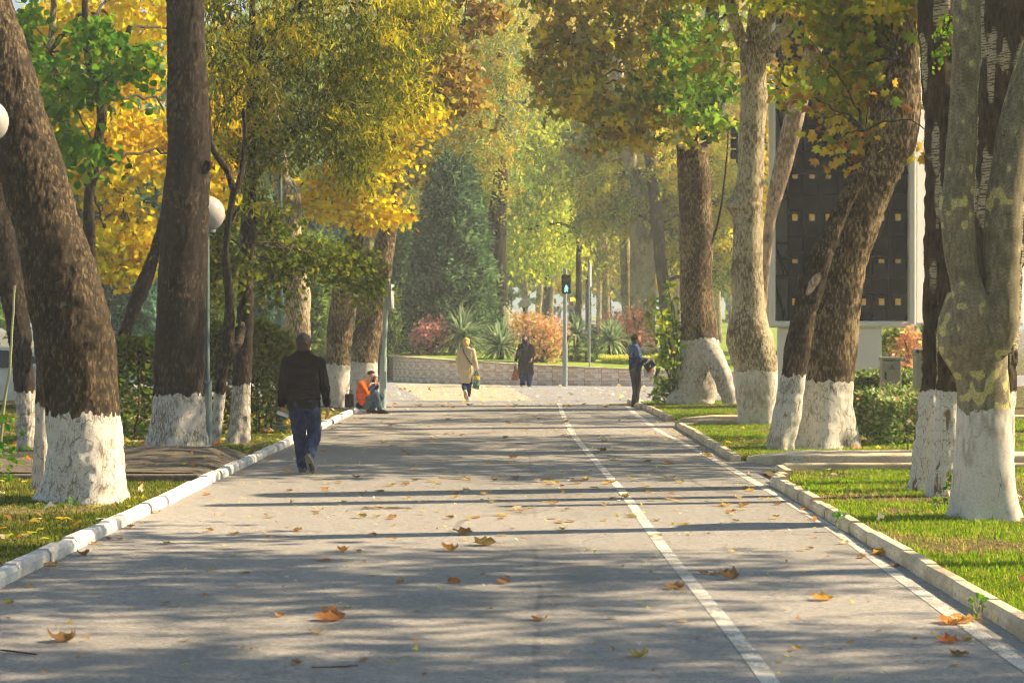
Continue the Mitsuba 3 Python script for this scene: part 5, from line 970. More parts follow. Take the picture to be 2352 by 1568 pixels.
t = thing('info_kiosk', 'slim grey kiosk with black lettering half behind the old poplar', 'kiosk'); Zk = 36.5; X = lambda x: float(at(x, 0, Zk)[0]); Zz = lambda y: float(at(0, y, Zk)[2])
part(t, 'body', rbox(X(2105), X(2160), Zk, Zk + .35, -.05, Zz(815), .012), 'cabinet_grey')
part(t, 'header', rbox(X(2102), X(2164), Zk - .02, Zk + .37, Zz(814), Zz(801), .01), 'cabinet_grey')
part(t, 'panel', rbox(X(2114), X(2156), Zk - .012, Zk + .01, Zz(842), Zz(820), .004), 'paint_grey')
tm = text_mesh('KLAT', .034, .003, True); v_ = np.array(tm.vertices); part(t, 'lettering', (np.column_stack([v_[:, 0] + X(2112), Zk - .0235 - v_[:, 2] * .5 + .002, v_[:, 1] + Zz(809.8)]), np.array(tm.faces)), 'black_plastic')
part(t, 'emblem', xf(lathe([(0, .002), (.03, .002), (.03, -.002)], 20), rotx(math.radians(90)), [X(2107), Zk - .0215, Zz(807.5)]), 'black_plastic')

# cars
def car(label, x, y, ang, body, seed, z=0.0):
    t = thing('parked_car', label, 'car'); M, o = rotz(ang), np.array([x, y, z])
    pr = [(-2.1, .32), (-2.15, .62), (-2.05, .86), (-1.5, .93), (-1.15, .97), (-.55, 1.38), (.45, 1.44), (1.25, 1.32), (1.9, .98), (2.1, .92), (2.16, .6), (2.1, .32)]
    def ext(poly, w0, w1, inset):
        c = manifold3d.CrossSection([poly[::-1]]); m = c.extrude(w1 - w0); v, f = arr(m)
        v = np.column_stack([v[:, 0], v[:, 2] + w0, v[:, 1]]); f = f[:, ::-1]
        if inset: k = np.clip((v[:, 2] - .95) / .5, 0, 1); v[:, 1] *= 1 - .17 * k
        return v, f
    cab = manifold3d.CrossSection([pr[::-1]])
    for xc in (-1.35, 1.35): cab = cab - manifold3d.CrossSection.circle(.37, 28).translate((xc, .34))
    v, f = arr(cab.extrude(1.68, 6)); v = np.column_stack([v[:, 0], v[:, 2] - .84, v[:, 1]]); k = np.clip((v[:, 2] - .95) / .5, 0, 1); v[:, 1] *= 1 - .17 * k
    part(t, 'body', xf((v, f[:, ::-1]), M, o), body, smooth=30)
    win = [(-1.0, .99), (-.52, 1.32), (.43, 1.38), (1.15, 1.28), (1.55, 1.0)]
    for s in (-1, 1):
        w = np.array([[a, s * (.842 * (1 - .17 * min(1, max(0, (b - .95) / .5))) + .004), b] for a, b in win]); c = w.mean(0)
        for (a, b) in ((0, .48), (.52, 1)):
            q = w.copy(); q[:, 0] = np.clip(q[:, 0], -1.0 + 2.55 * a, -1.0 + 2.55 * b); part(t, 'window', xf((np.vstack([q, q.mean(0)[None]]), np.array([[i, (i + 1) % 5, 5] for i in range(5)])), M, o), 'car_glass')
        part(t, 'mirror', xf(rbox(-.85, -.66, s * .98 - .1, s * .98 + .1, .95, 1.08, .04), M, o), body, smooth=True)
        part(t, 'headlight', xf(rbox(-2.16, -2.02, s * .62 - .14, s * .62 + .14, .62, .76, .03), M, o), 'paint_white', smooth=True)
        for xc in (-1.35, 1.35):
            wk = part(t, 'wheel', xf(xf(lathe([(.0, -.09), (.2, -.1), (.30, -.10), (.325, -.06), (.325, .06), (.30, .10), (.2, .1), (0, .09)], 24), rotx(math.radians(90)), [xc, s * .74, .33]), M, o), 'black_plastic', smooth=40)
            part(wk, 'rim', xf(xf(lathe([(0, 0), (.19, .01), (.2, -.02)], 20), rotx(math.radians(90 * s)), [xc, s * .85, .33]), M, o), 'paint_grey', smooth=40)
scene['car_white'] = principled((.62, .62, .60), .25, clearcoat=.8); scene['car_blue'] = principled(lin(120, 136, 150), .25, clearcoat=.8); scene['car_glass'] = principled((.03, .035, .04), .08)
p = at(-72, 0, 43); car('white car at the left picture edge behind the dark leaning tree', float(p[0]), 46.5, math.radians(180), 'car_white', 1)
p = at(2085, 0, 88); car('blue grey car parked far beyond the electrical cabinet', float(p[0]), 88, math.radians(100), 'car_blue', 2, .3)
p = at(2052, 0, 96); car('pale car parked far beyond the screen pillar', float(p[0]) - .2, 96, math.radians(20), 'car_white', 3, .35)
# short green stakes of the hedge ring
for i, (x, y) in enumerate([(1998, 985), (2022, 1003), (2053, 1012), (2085, 1030)]):
    c = at(x, y, depth(y, .07)); single('garden_stake', tube([[c[0], c[1], .0], [c[0] + .005, c[1], .22], [c[0] + .005, c[1], .235]], [.012, .012, .006], 8), 'stake_green', f'short green stake in the lawn right of the double trunk, {["leftmost", "second from the left", "third from the left", "rightmost, below the hedge"][i]}', 'stake', group='green stakes beside the variegated hedge', smooth=True)
scene['stake_green'] = principled(lin(44, 92, 52), .6)
# ---------------------------------------------------------------- people
MF = manifold3d.Manifold
def ball(p, r, n=14): return MF.sphere(r, n).translate(tuple(map(float, p)))
def chain(*pts):
    """Tapering limb through (x, y, z, r) points."""
    b = [ball(p[:3], p[3]) for p in pts]
    return [MF.batch_hull([b[i], b[i + 1]]) for i in range(len(b) - 1)]
def slab(*rows):
    """Trunk of the body: rows (x, y, z, half width, r): each row a pair of spheres, hulled to the next."""
    out = []
    for a, b in zip(rows[:-1], rows[1:]):
        out.append(MF.batch_hull([ball((q[0] + s * q[3], q[1], q[2]), q[4]) for q in (a, b) for s in (-1, 1)]))
    return out
def skin(ms, edge=0.022, it=8, lam=0.5):
    m = MF.batch_boolean(ms, manifold3d.OpType.Add).refine_to_length(edge); v, f = arr(m)
    t = trimesh.Trimesh(v, f, process=True); trimesh.smoothing.filter_taubin(t, lam, 0.53, iterations=it)
    return np.array(t.vertices), np.array(t.faces)
def normals(v, f): return np.array(trimesh.Trimesh(v, f, process=False).vertex_normals)
def folds(vf, amp, k, kz, seed):
    v, f = vf; n = normals(v, f); d = meshkit.noise(np.column_stack([v[:, 0] * k, v[:, 1] * k, v[:, 2] * kz]), seed) - .5
    return v + n * (d * amp * 2)[:, None], f
def hand(w, d, palm, out, curl=0.5, L=0.18, thumb=0.5):
    """Palm and five fingers: w wrist, d towards the fingers, palm the way the palm faces, out towards the thumb."""
    w, d, palm, out = np.array(w, float), unit(np.array(d, float)), unit(np.array(palm, float)), np.array(out, float)
    out = unit(out - d * (out @ d)); palm = unit(palm - d * (palm @ d) - out * (palm @ out)); s = L / .18; ms = []
    pc = [w + d * .012 * s + out * q * .018 * s for q in (-1, 1)] + [w + d * .085 * s + out * q * .030 * s for q in (-1, 1)]
    ms.append(MF.batch_hull([ball(p, .0135 * s, 10) for p in pc]))
    for k, (q, ln) in enumerate([(.033, .068), (.011, .078), (-.011, .072), (-.032, .058)]):
        a = w + d * .085 * s + out * q * s; c1, c2 = curl * .7, curl * 1.5
        b = a + (d * math.cos(c1) + palm * math.sin(c1) + out * q * .8) * ln * .5 * s; c = b + (d * math.cos(c2) + palm * math.sin(c2)) * ln * .5 * s
        ms += chain((*(a - d * .01), .0098 * s), (*b, .0092 * s), (*c, .0078 * s))
    a = w + d * .028 * s + out * .028 * s; b = a + (d * .6 + out * .75 + palm * .25 * thumb) * .040 * s; c = b + (d * .85 + out * .25 + palm * .7 * thumb) * .034 * s
    return ms + chain((*a, .013 * s), (*b, .011 * s), (*c, .009 * s))
def head_mesh(c, fwd, tilt=0.0, s=1.0):
    """Head with brow, nose, lips, chin and ears, looking along fwd."""
    fwd = unit(np.array([*fwd[:2], 0.0])); R = np.column_stack([[fwd[1], -fwd[0], 0], fwd, [0, 0, 1]]) @ rotx(tilt); c = np.array(c)
    L = lambda x, y, z, r: ball(c + R @ (np.array([x, y, z]) * s), r * s)
    ms = [MF.batch_hull([L(0, -.012, .030, .088), L(0, .020, .022, .076), L(0, .03, -.02, .066), L(0, -.03, .0, .076)]),
          MF.batch_hull([L(.028, .040, -.052, .044), L(-.028, .040, -.052, .044), L(0, .062, -.082, .024), L(0, .035, .0, .066)]),
          MF.batch_hull([L(0, .094, .010, .008), L(0, .112, -.026, .013)]), MF.batch_hull([L(.018, .094, -.028, .010), L(-.018, .094, -.028, .010), L(0, .104, -.022, .011)]),
          MF.batch_hull([L(.02, .082, -.058, .010), L(-.02, .082, -.058, .010)]), MF.batch_hull([L(.036, .076, .022, .016), L(-.036, .076, .022, .016)])]
    for q in (-1, 1): ms.append(MF.batch_hull([L(q * .080, -.006, .012, .014), L(q * .084, -.012, -.008, .015), L(q * .078, -.004, -.026, .010)]))
    return ms, R
SKIN = np.array(lin(196, 146, 116))
def place(parts, key_t, R, o):
    """Adds the parts [(name, (v, f), colour or array, bsdf, label)] of one person, turned by R and set at o."""
    for name, (v, f), col, bsdf, lab in parts:
        c = np.tile(np.asarray(col, float), (len(v), 1)) if np.ndim(col) == 1 else np.asarray(col)
        part(key_t, name, (v @ R.T + o, f), bsdf, smooth=True, color=np.clip(c, .002, .9), label=lab)
def shade(v, rgb, var=.12, k=60, seed=0):
    return np.asarray(rgb)[None] * (1 + var * 2 * (meshkit.noise(v * k, seed)[:, None] - .5))
def shoe(heel, toe, up, w=.046, h=.06):
    heel, toe, up = map(lambda q: np.array(q, float), (heel, toe, up)); d = unit(toe - heel); L = np.linalg.norm(toe - heel); s = unit(np.cross(d, up)); up = np.cross(s, d)
    pts = [(0.03, .028, .028), (.03, .055, .032), (L * .45, .03, .036), (L * .4, .06, .036), (L * .75, .026, .034), (L - .04, .024, .028)]
    upper = [MF.batch_hull([ball(heel + d * a + up * b + s * q * w * .35, r, 12) for a, b, r in pts for q in (-1, 1)])]
    so = [MF.batch_hull([ball(heel + d * a + up * .004 + s * q * ww, .010, 8) for a, ww in ((.01, .022), (.06, .032), (L * .5, .030), (L * .74, .042), (L - .01, .020)) for q in (-1, 1)])]
    return skin(upper, .015, 4), skin(so, .02, 1)

# --- the man walking away
t = thing('person', 'man in a black quilted jacket, jeans and grey cap walking away with a paper roll', 'person')
hips = [(-.085, 0, .90), (.085, 0, .90)]
LEG_L = [(-.088, 0, .90, .098), (-.055, .03, .49, .066), (-.035, .045, .36, .062), (-.01, -.01, .09, .042)]
LEG_R = [(.088, .0, .90, .098), (.128, .03, .48, .066), (.124, -.10, .40, .060), (.10, -.30, .235, .042)]
ARM_L = [(-.195, 0, 1.37, .062), (-.245, -.02, 1.09, .048), (-.262, .03, .85, .034)]
ARM_R = [(.195, 0, 1.37, .062), (.258, -.03, 1.09, .048), (.292, .03, .85, .034)]
TOR = [(0, 0, .90, .085, .098), (0, 0, 1.05, .075, .10), (0, .0, 1.22, .085, .095), (0, .01, 1.35, .110, .055), (0, .01, 1.39, .05, .05)]
hd, Rh = head_mesh((0.0, .03, 1.59), (0, 1), -.06)
h1 = hand((-.264, .04, .825), (.04, .2, -1), (1, .1, 0), (.1, 1, 0), 1.1); h2 = hand((.296, .035, .825), (.06, .1, -1), (-1, -.2, 0), (-.1, .9, 0), .55)
v, f = skin(hd + chain((0, 0, 1.40, .06), (0, .015, 1.52, .056)) + slab(*TOR) + chain(*LEG_L) + chain(*LEG_R) + chain(*ARM_L) + chain(*ARM_R) + h1 + h2, .018, 5)
G = lambda ch, d: [(*p[:3], p[3] + d) for p in ch]
jk = slab((0, 0, .86, .092, .118), (0, 0, .98, .088, .128), (0, 0, 1.10, .092, .124), (0, .0, 1.24, .108, .122), (0, -.012, 1.36, .142, .080), (0, -.005, 1.425, .085, .066), (0, .008, 1.475, .045, .062))
jv, jf = skin(jk, .012, 6); n = normals(jv, jf)
seam = np.zeros(len(jv))
for zz in (.90, .955, 1.035, 1.115, 1.20, 1.30, 1.345, 1.385, 1.415): seam += np.exp(-((jv[:, 2] - zz) / .010) ** 2)
jv = jv + n * (-.007 * np.minimum(seam, 1) + .012 * (meshkit.noise(jv * [22, 22, 30], 5) - .5))[:, None]; jv[:, 2] = np.maximum(jv[:, 2], .80)
sl = folds(skin(chain(*G(ARM_L, .018)[:2], (-.262, .028, .865, .050)) + chain(*G(ARM_R, .018)[:2], (.291, .028, .865, .050)), .016, 6), .008, 30, 18, 7)
tr = folds(skin(slab((0, 0, .95, .075, .090), (0, 0, .86, .085, .104)) + chain(*G(LEG_L, .020)[:3], (-.012, -.012, .10, .068)) + chain(*G(LEG_R, .020)[:3], (.102, -.285, .25, .066)), .018, 6), .012, 22, 14, 9)
s1, so1 = shoe((-.012, -.075, .012), (-.02, .20, .012), (0, 0, 1)); s2, so2 = shoe((.075, -.385, .255), (.150, -.285, .025), (.1, .9, .35))
cv, cf = skin([MF.batch_hull([ball((0, .012, 1.625), .100), ball((0, .02, 1.655), .082), ball((0, .01, 1.60), .099)]).trim_by_plane((0, 0, 1), 1.575)], .016, 3)
bill = skin([MF.batch_hull([ball((q * .06, .11, 1.612), .010) for q in (-1, 1)] + [ball((q * .045, .185, 1.595), .009) for q in (-1, 1)])], .02, 2)
cut = skin([MF.batch_hull([ball((q * .05, -.082, 1.588), .012) for q in (-1, 1)] + [ball((q * .035, -.088, 1.612), .010) for q in (-1, 1)])], .02, 1)
hair = skin([MF.batch_hull([ball((0, -.01, 1.585), .094), ball((0, -.02, 1.55), .075)]).trim_by_plane((0, -1, 0), -.035).trim_by_plane((0, 0, 1), 1.515)], .018, 3)
place([('body', (v, f), SKIN, 'matte_vc', None), ('jacket', (jv, jf), shade(jv, (.006, .0065, .007), .3, 30), 'cloth_vc', 'black jacket with quilted bands'), ('sleeves', sl, (.007, .0075, .008), 'cloth_vc', None), ('trousers', tr, shade(tr[0], lin(24, 42, 76), .25, 25), 'cloth_vc', 'dark blue jeans'),
       ('shoe', s1, lin(70, 76, 84), 'matte_vc', None), ('sole', so1, lin(150, 155, 150), 'matte_vc', None), ('shoe', s2, lin(40, 42, 46), 'matte_vc', None), ('sole', so2, lin(98, 102, 96), 'matte_vc', 'grey green sole of the lifted shoe'),
       ('cap', (cv, cf), shade(cv, lin(58, 59, 62), .2, 60), 'cloth_vc', 'grey baseball cap'), ('cap_bill', bill, lin(66, 66, 68), 'cloth_vc', None), ('hair', hair, lin(70, 56, 46), 'matte_vc', None), ('cap_strap', cut, lin(50, 50, 50), 'cloth_vc', None)], t, np.eye(3), np.array([float(at(697, 0, 27)[0]), 27.0, 0]))
t = thing('paper_roll', 'rolled white paper in the left hand of the man in black', 'paper'); o = np.array([float(at(697, 0, 27)[0]), 27.0, 0])
a = np.linspace(0, 4 * np.pi, 50); r = .017 + .0007 * a; L = .15
ring = np.column_stack([r * np.cos(a), 0 * a, r * np.sin(a)]); M = rotz(-.15) @ rotz(math.radians(90)) @ rotx(math.radians(-24)); 
v = np.vstack([(ring + [0, y_, 0]) for y_ in (-L / 2, L / 2)]) @ (roty(math.radians(20)) @ rotz(math.radians(-75))).T + o + [-.255, .015, .735]; i = np.arange(49)
part(t, 'sheet', (v, np.stack([i, i + 1, i + 51, i + 50], 1)), 'paper_white', smooth=True); scene['paper_white'] = principled((.72, .72, .72), .7)

# --- the fair haired woman crossing the road
t = thing('person', 'fair haired woman in a beige cardigan and jeans walking away over the crossing', 'person')
LEG_L = [(-.06, 0, .80, .088), (-.055, .04, .43, .056), (-.05, -.06, .35, .054), (-.015, -.25, .24, .036)]; LEG_R = [(.065, 0, .80, .088), (.075, .03, .43, .056), (.065, .0, .25, .048), (.06, -.02, .08, .034)]
ARM_L = [(-.16, 0, 1.27, .052), (-.205, -.02, 1.01, .040), (-.19, .03, .80, .028)]; ARM_R = [(.16, 0, 1.27, .052), (.225, -.03, 1.01, .040), (.265, .02, .81, .028)]
hd, _ = head_mesh((0, .025, 1.47), (0, 1), -.05, .96)
v, f = skin(hd + chain((0, 0, 1.28, .05), (0, .01, 1.40, .046)) + slab((0, 0, .80, .075, .09), (0, 0, .95, .06, .085), (0, 0, 1.13, .08, .09), (0, 0, 1.26, .115, .058), (0, 0, 1.30, .05, .05)) + chain(*LEG_L) + chain(*LEG_R) + chain(*ARM_L) + chain(*ARM_R)
            + hand((-.188, .035, .775), (.02, .15, -1), (1, 0, 0), (0, 1, 0), .5, .165) + hand((.268, .025, .785), (.02, .1, -1), (-1, 0, 0), (0, 1, 0), 1.3, .165), .02, 5)
cd = folds(skin(slab((-.005, 0, .51, .055, .085), (0, 0, .66, .075, .10), (0, 0, .82, .088, .108), (0, 0, .97, .075, .10), (0, 0, 1.13, .092, .10), (0, 0, 1.26, .125, .066), (0, 0, 1.315, .055, .056)) + chain(*G(ARM_L, .016)[:2], (-.192, .025, .83, .046)) + chain(*G(ARM_R, .016)[:2], (.262, .018, .83, .046)), .018, 6), .012, 16, 5, 11)
tr = folds(skin(slab((0, 0, .82, .07, .10)  , (0, 0, .76, .07, .10)) + chain(*G(LEG_L, .012)) + chain(*G(LEG_R, .012)), .02, 6), .006, 22, 18, 13)
s1, so1 = shoe((-.03, -.335, .26), (.025, -.26, .03), (.05, .95, .3), .04); s2, so2 = shoe((.055, -.085, .012), (.07, .16, .012), (0, 0, 1), .04)
hair = folds(skin([ball((0, .01, 1.50), .098), MF.batch_hull([ball((0, -.01, 1.51), .092), ball((0, -.03, 1.44), .078), ball((0, -.015, 1.40), .055)]), MF.batch_hull([ball((0, -.10, 1.47), .040), ball((.0, -.09, 1.44), .042)])], .016, 4), .008, 60, 40, 3)
strap = tube([(-.085, .03, 1.345), (-.085, -.075, 1.31), (-.03, -.125, 1.17), (.06, -.13, 1.02), (.135, -.105, .93), (.17, .0, .90)], .014, 8)
belt = tube([(-.13, -.08, .84), (-.07, -.135, .755), (.0, -.145, .735), (.07, -.135, .77), (.13, -.08, .90)], .009, 6)
place([('body', (v, f), SKIN * 1.1, 'matte_vc', None), ('cardigan', cd, shade(cd[0], lin(204, 188, 152), .06, 90), 'cloth_vc', 'long beige cardigan'), ('jeans', tr, shade(tr[0], lin(36, 60, 104), .15, 30), 'cloth_vc', None), ('hair', hair, shade(hair[0], lin(216, 178, 112), .25, 70), 'matte_vc', 'fair hair in a bun'),
       ('shoe', s1, lin(196, 186, 160), 'matte_vc', None), ('sole', so1, lin(182, 158, 118), 'matte_vc', None), ('shoe', s2, lin(226, 224, 214), 'matte_vc', None), ('sole', so2, lin(220, 216, 204), 'matte_vc', None), ('bag_strap', strap, (.012, .012, .013), 'matte_vc', 'black strap across the back'), ('belt', belt, lin(216, 202, 168), 'cloth_vc', None)],
      t, np.eye(3), np.array([float(at(1071, 0, 55.6)[0]), 55.6, 0]))
def bag(name, label, cat, o, pts, thick, colfn, bsdf='matte_vc', seed=0, handles=()):
    """A soft bag: outline pts (x, z) from above, swollen by thick."""
    t = thing(name, label, cat); cs = manifold3d.CrossSection([pts]).offset(.012, manifold3d.JoinType.Round, 2.0, 16)
    m = cs.extrude(.02, 1).refine_to_length(.022); v, f = arr(m); pp = np.array(pts); cen = pp.mean(0); ext = np.abs(pp - cen).max(0)
    q = np.clip(1 - ((v[:, 0] - cen[0]) / ext[0]) ** 2, 0, 1) * np.clip(1 - ((v[:, 1] - cen[1]) / ext[1]) ** 2, 0, 1); sgn = np.where(v[:, 2] > .01, 1, -1)
    w = np.column_stack([v[:, 0], sgn * (.008 + thick * q ** .6) + .014 * (meshkit.noise(np.column_stack([v[:, :2] * 22, sgn]), seed) - .5) * 2, v[:, 1]])
    part(t, 'bag', (w + o, f), bsdf, smooth=50) if colfn is None else part(t, 'bag', (w + o, f), bsdf, smooth=True, color=colfn(w))
    for h in handles: part(t, 'handle', (lambda r: (r[0] + o, r[1]))(tube(h, .007, 6)), 'black_plastic', smooth=True)
    return t
o = np.array([float(at(1071, 0, 55.6)[0]), 55.6, 0])
def green_bag(w):
    c = np.tile(np.array(lin(84, 122, 84)), (len(w), 1)); m = (w[:, 2] > .555) & (w[:, 2] < .64); c[m] = lin(226, 182, 46); k = meshkit.noise(w * 34, 4) > .62; c[k & ~m] = lin(176, 190, 172); return c
bag('plastic_bag', 'green and yellow plastic bag in the fair woman\'s hand', 'bag', o, [(.185, .40), (.165, .33), (.30, .295), (.325, .34), (.335, .60), (.30, .70), (.275, .76), (.225, .74), (.20, .62)], .06, green_bag, seed=3)

# --- the woman in dark clothes coming towards us
t = thing('person', 'woman in a dark headscarf, black coat and long navy trousers facing us with a mask', 'person')
LEG_L = [(-.09, 0, .80, .10), (-.10, -.02, .42, .06), (-.105, 0, .08, .038)]; LEG_R = [(.09, 0, .80, .10), (.11, .02, .42, .06), (.115, .0, .08, .038)]
# she faces -y: x as we see it
ARM_L = [(-.175, 0, 1.29, .058), (-.255, .0, 1.00, .046), (-.325, -.02, .80, .03)]; ARM_R = [(.185, 0, 1.29, .058), (.235, -.01, 1.03, .046), (.20, -.14, .90, .032)]
hd, _ = head_mesh((-.02, -.02, 1.51), (0, -1), 0, .96)
v, f = skin(hd + chain((-.01, 0, 1.32, .055), (-.015, -.01, 1.42, .05)) + slab((0, 0, .80, .09, .11), (0, 0, 1.0, .08, .11), (0, 0, 1.16, .10, .11), (0, 0, 1.29, .13, .062), (0, 0, 1.33, .05, .05)) + chain(*LEG_L) + chain(*LEG_R) + chain(*ARM_L) + chain(*ARM_R)
            + hand((-.33, -.025, .775), (-.02, 0, -1), (1, 0, 0), (0, -1, 0), 1.3, .165) + hand((.19, -.17, .885), (-.25, -.1, -.9), (-.9, .3, .2), (-.2, -1, 0), .8, .165), .02, 5)
ct = folds(skin(slab((0, 0, .44, .125, .13), (0, 0, .62, .12, .13), (0, 0, .84, .108, .132), (0, 0, 1.02, .10, .125), (0, 0, 1.16, .118, .12), (0, 0, 1.29, .15, .07), (0, 0, 1.345, .06, .06)) + chain(*G(ARM_L, .018)[:2], (-.322, -.018, .83, .05)) + chain(*G(ARM_R, .018)[:2], (.208, -.12, .92, .050)), .02, 6), .012, 14, 5, 21)
tr = folds(skin(slab((0, 0, .50, .11, .125), (0, 0, .30, .105, .115)) + chain((-.09, 0, .45, .12), (-.10, 0, .15, .088), (-.105, 0, .085, .085)) + chain((.09, 0, .45, .12), (.105, 0, .15, .088), (.11, 0, .085, .085)), .02, 6), .018, 26, 4, 23)
sc_ = folds(skin([MF.batch_hull([ball((-.02, .012, 1.535), .108), ball((-.02, .01, 1.50), .106), ball((-.02, .012, 1.46), .094)]) - MF.batch_hull([ball((-.02, -.13, 1.515), .062), ball((-.02, -.13, 1.47), .058)]), MF.batch_hull([ball((-.02, .0, 1.43), .088), ball((-.005, -.01, 1.35), .108), ball((.0, -.03, 1.30), .10)])], .016, 5), .012, 30, 14, 25)
mk = skin([MF.batch_hull([ball((-.02 + q * .045, -.075, 1.485), .030) for q in (-1, 1)] + [ball((-.02 + q * .03, -.085, 1.425), .030) for q in (-1, 1)] + [ball((-.02, -.105, 1.475), .022)])], .016, 3)
s1, so1 = shoe((-.10, .06, .012), (-.125, -.19, .012), (0, 0, 1), .042); s2, so2 = shoe((.11, .06, .012), (.14, -.18, .012), (0, 0, 1), .042)
eyes = [skin([ball((-.02 + q * .033, -.104, 1.527), .009, 10)], .01, 1) for q in (-1, 1)]
place([('body', (v, f), SKIN * 1.05, 'matte_vc', None), ('coat', ct, shade(ct[0], lin(26, 23, 23), .2, 40), 'cloth_vc', 'black brown buttoned coat'), ('trousers', tr, shade(tr[0], lin(42, 46, 84), .2, 30), 'cloth_vc', 'wide navy trousers'), ('headscarf', sc_, shade(sc_[0], lin(62, 56, 64), .2, 40), 'cloth_vc', None), ('mask', mk, lin(36, 34, 54), 'cloth_vc', None),
       ('eye', eyes[0], (.02, .015, .012), 'matte_vc', None), ('eye', eyes[1], (.02, .015, .012), 'matte_vc', None), ('shoe', s1, lin(48, 44, 56), 'matte_vc', None), ('sole', so1, lin(150, 146, 150), 'matte_vc', None), ('shoe', s2, lin(48, 44, 56), 'matte_vc', None), ('sole', so2, lin(150, 146, 150), 'matte_vc', None)]
      + [('button', skin([ball((.0, -.135 - .006 * k, 1.20 - .115 * k), .013, 8)], .02, 0), lin(90, 84, 82), 'matte_vc', None) for k in range(3)], t, np.eye(3), np.array([float(at(1208, 0, 70.0)[0]), 69.6, 0]))
o = np.array([float(at(1208, 0, 70.0)[0]), 69.6, 0])
bag('handbag', 'brown leather handbag held by the woman in dark clothes', 'handbag', o, [(-.45, .24), (-.27, .225), (-.22, .34), (-.29, .58), (-.345, .60), (-.385, .50)], .05, lambda w: np.tile(np.array(lin(158, 100, 78)), (len(w), 1)) * (.85 + .3 * meshkit.noise(w * 30, 2)[:, None]), seed=5, handles=([(-.38, -.03, .52), (-.352, -.03, .68), (-.335, -.025, .715), (-.325, -.03, .68), (-.315, -.03, .58)], [(-.375, .03, .52), (-.35, .02, .68), (-.335, -.01, .715), (-.322, .02, .68), (-.31, .03, .58)]))

# --- the man with the briefcase, facing right
t = thing('person', 'man in blue checked shirt and grey trousers standing by the kerb, hand at face', 'person')
# local frame: x to the right of the picture is where he faces
ARM_N = [(-.03, -.175, 1.36, .062), (.045, -.235, 1.10, .050), (.255, -.20, 1.085, .034)]; ARM_F = [(-.01, .175, 1.36, .062), (.095, .20, 1.11, .050), (.135, .07, 1.36, .034)]
LEG_N = [(.0, -.085, .90, .10), (.035, -.09, .49, .066), (-.02, -.09, .09, .042)]; LEG_F = [(.0, .085, .90, .10), (.05, .08, .49, .066), (.01, .09, .09, .042)]
hd, _ = head_mesh((.035, .0, 1.575), (1, .25), .0)
v, f = skin(hd + chain((-.01, 0, 1.39, .062), (.015, 0, 1.50, .058)) + [MF.batch_hull([ball((x_, q * hw, z_), r_) for (x_, z_, hw, r_) in (a, b) for q in (-1, 1)]) for a, b in zip([(0, .90, .085, .10), (.01, 1.05, .08, .11), (-.005, 1.22, .09, .11)], [(.01, 1.05, .08, .11), (-.005, 1.22, .09, .11), (-.02, 1.36, .12, .075)])]
            + chain(*LEG_N) + chain(*LEG_F) + chain(*ARM_N) + chain(*ARM_F) + hand((.275, -.195, 1.085), (1, .05, -.1), (0, .3, -1), (.1, -.3, 1), 1.2) + hand((.138, .06, 1.38), (.02, -.25, 1), (-.9, -.3, 0), (.4, -.8, 0), .35), .02, 5)
sh = [MF.batch_hull([ball((x_, q * hw, z_), r_) for (x_, z_, hw, r_) in (a, b) for q in (-1, 1)]) for a, b in zip([(.005, .885, .09, .122), (.02, 1.02, .085, .135), (-.005, 1.22, .095, .126)], [(.02, 1.02, .085, .135), (-.005, 1.22, .095, .126), (-.02, 1.365, .13, .082)])]
sv, sf = folds(skin(sh + chain((-.015, 0, 1.40, .075), (.0, 0, 1.475, .064)) + chain(*G(ARM_N, .018)[:2], (.225, -.205, 1.085, .05)) + chain(*G(ARM_F, .018)[:2], (.130, .085, 1.33, .05)), .014, 6), .012, 16, 12, 31)
chk = (np.sin(sv[:, 2] * 190) > .55) | (np.sin((sv[:, 1] + sv[:, 0]) * 190) > .55); colS = np.where((chk & (sv[:, 2] > 1.16))[:, None], np.array(lin(90, 116, 156))[None], np.array(lin(30, 46, 84))[None]) * (.85 + .3 * meshkit.noise(sv * 30, 2)[:, None])
tr = folds(skin([MF.batch_hull([ball((.0, q * .085, z_), .115) for q in (-1, 1) for z_ in (.96, .88)])] + chain(*G(LEG_N, .024)[:2], (-.02, -.09, .11, .068)) + chain(*G(LEG_F, .024)[:2], (.01, .09, .11, .068)), .02, 6), .012, 24, 6, 33)
s1, so1 = shoe((-.09, -.095, .012), (.185, -.10, .012), (0, 0, 1)); s2, so2 = shoe((-.06, .09, .012), (.21, .10, .012), (0, 0, 1))
hair = folds(skin([MF.batch_hull([ball((.012, -.002, 1.612), .092), ball((-.005, -.004, 1.60), .092), ball((-.02, -.005, 1.56), .072), ball((.05, .006, 1.635), .066)]) - MF.batch_hull([ball((.135, .03, 1.60), .060), ball((.13, .03, 1.50), .085)])], .016, 3), .006, 60, 60, 5)
place([('body', (v, f), np.array(lin(176, 126, 96)), 'matte_vc', None), ('shirt', (sv, sf), colS, 'cloth_vc', 'blue shirt with a check over the shoulders'), ('trousers', tr, shade(tr[0], lin(66, 66, 68), .15, 30), 'cloth_vc', None), ('hair', hair, lin(40, 32, 26), 'matte_vc', None), ('shoe', s1, (.014, .014, .016), 'matte_vc', None), ('sole', so1, (.02, .02, .02), 'matte_vc', None), ('shoe', s2, (.014, .014, .016), 'matte_vc', None), ('sole', so2, (.02, .02, .02), 'matte_vc', None)],
      t, rotz(math.radians(14)), np.array([float(at(1459, 0, 51.1)[0]), 51.1, 0]))
o = np.array([float(at(1459, 0, 51.1)[0]), 51.1, 0])
t = thing('briefcase', 'small black briefcase with a silver clasp in the standing man\'s hand', 'briefcase'); M = roty(math.radians(-38))
part(t, 'case', xf(rbox(-.125, .125, -.03, .03, -.085, .085, .014), M, o + [.325, -.26, .965]), 'black_plastic')
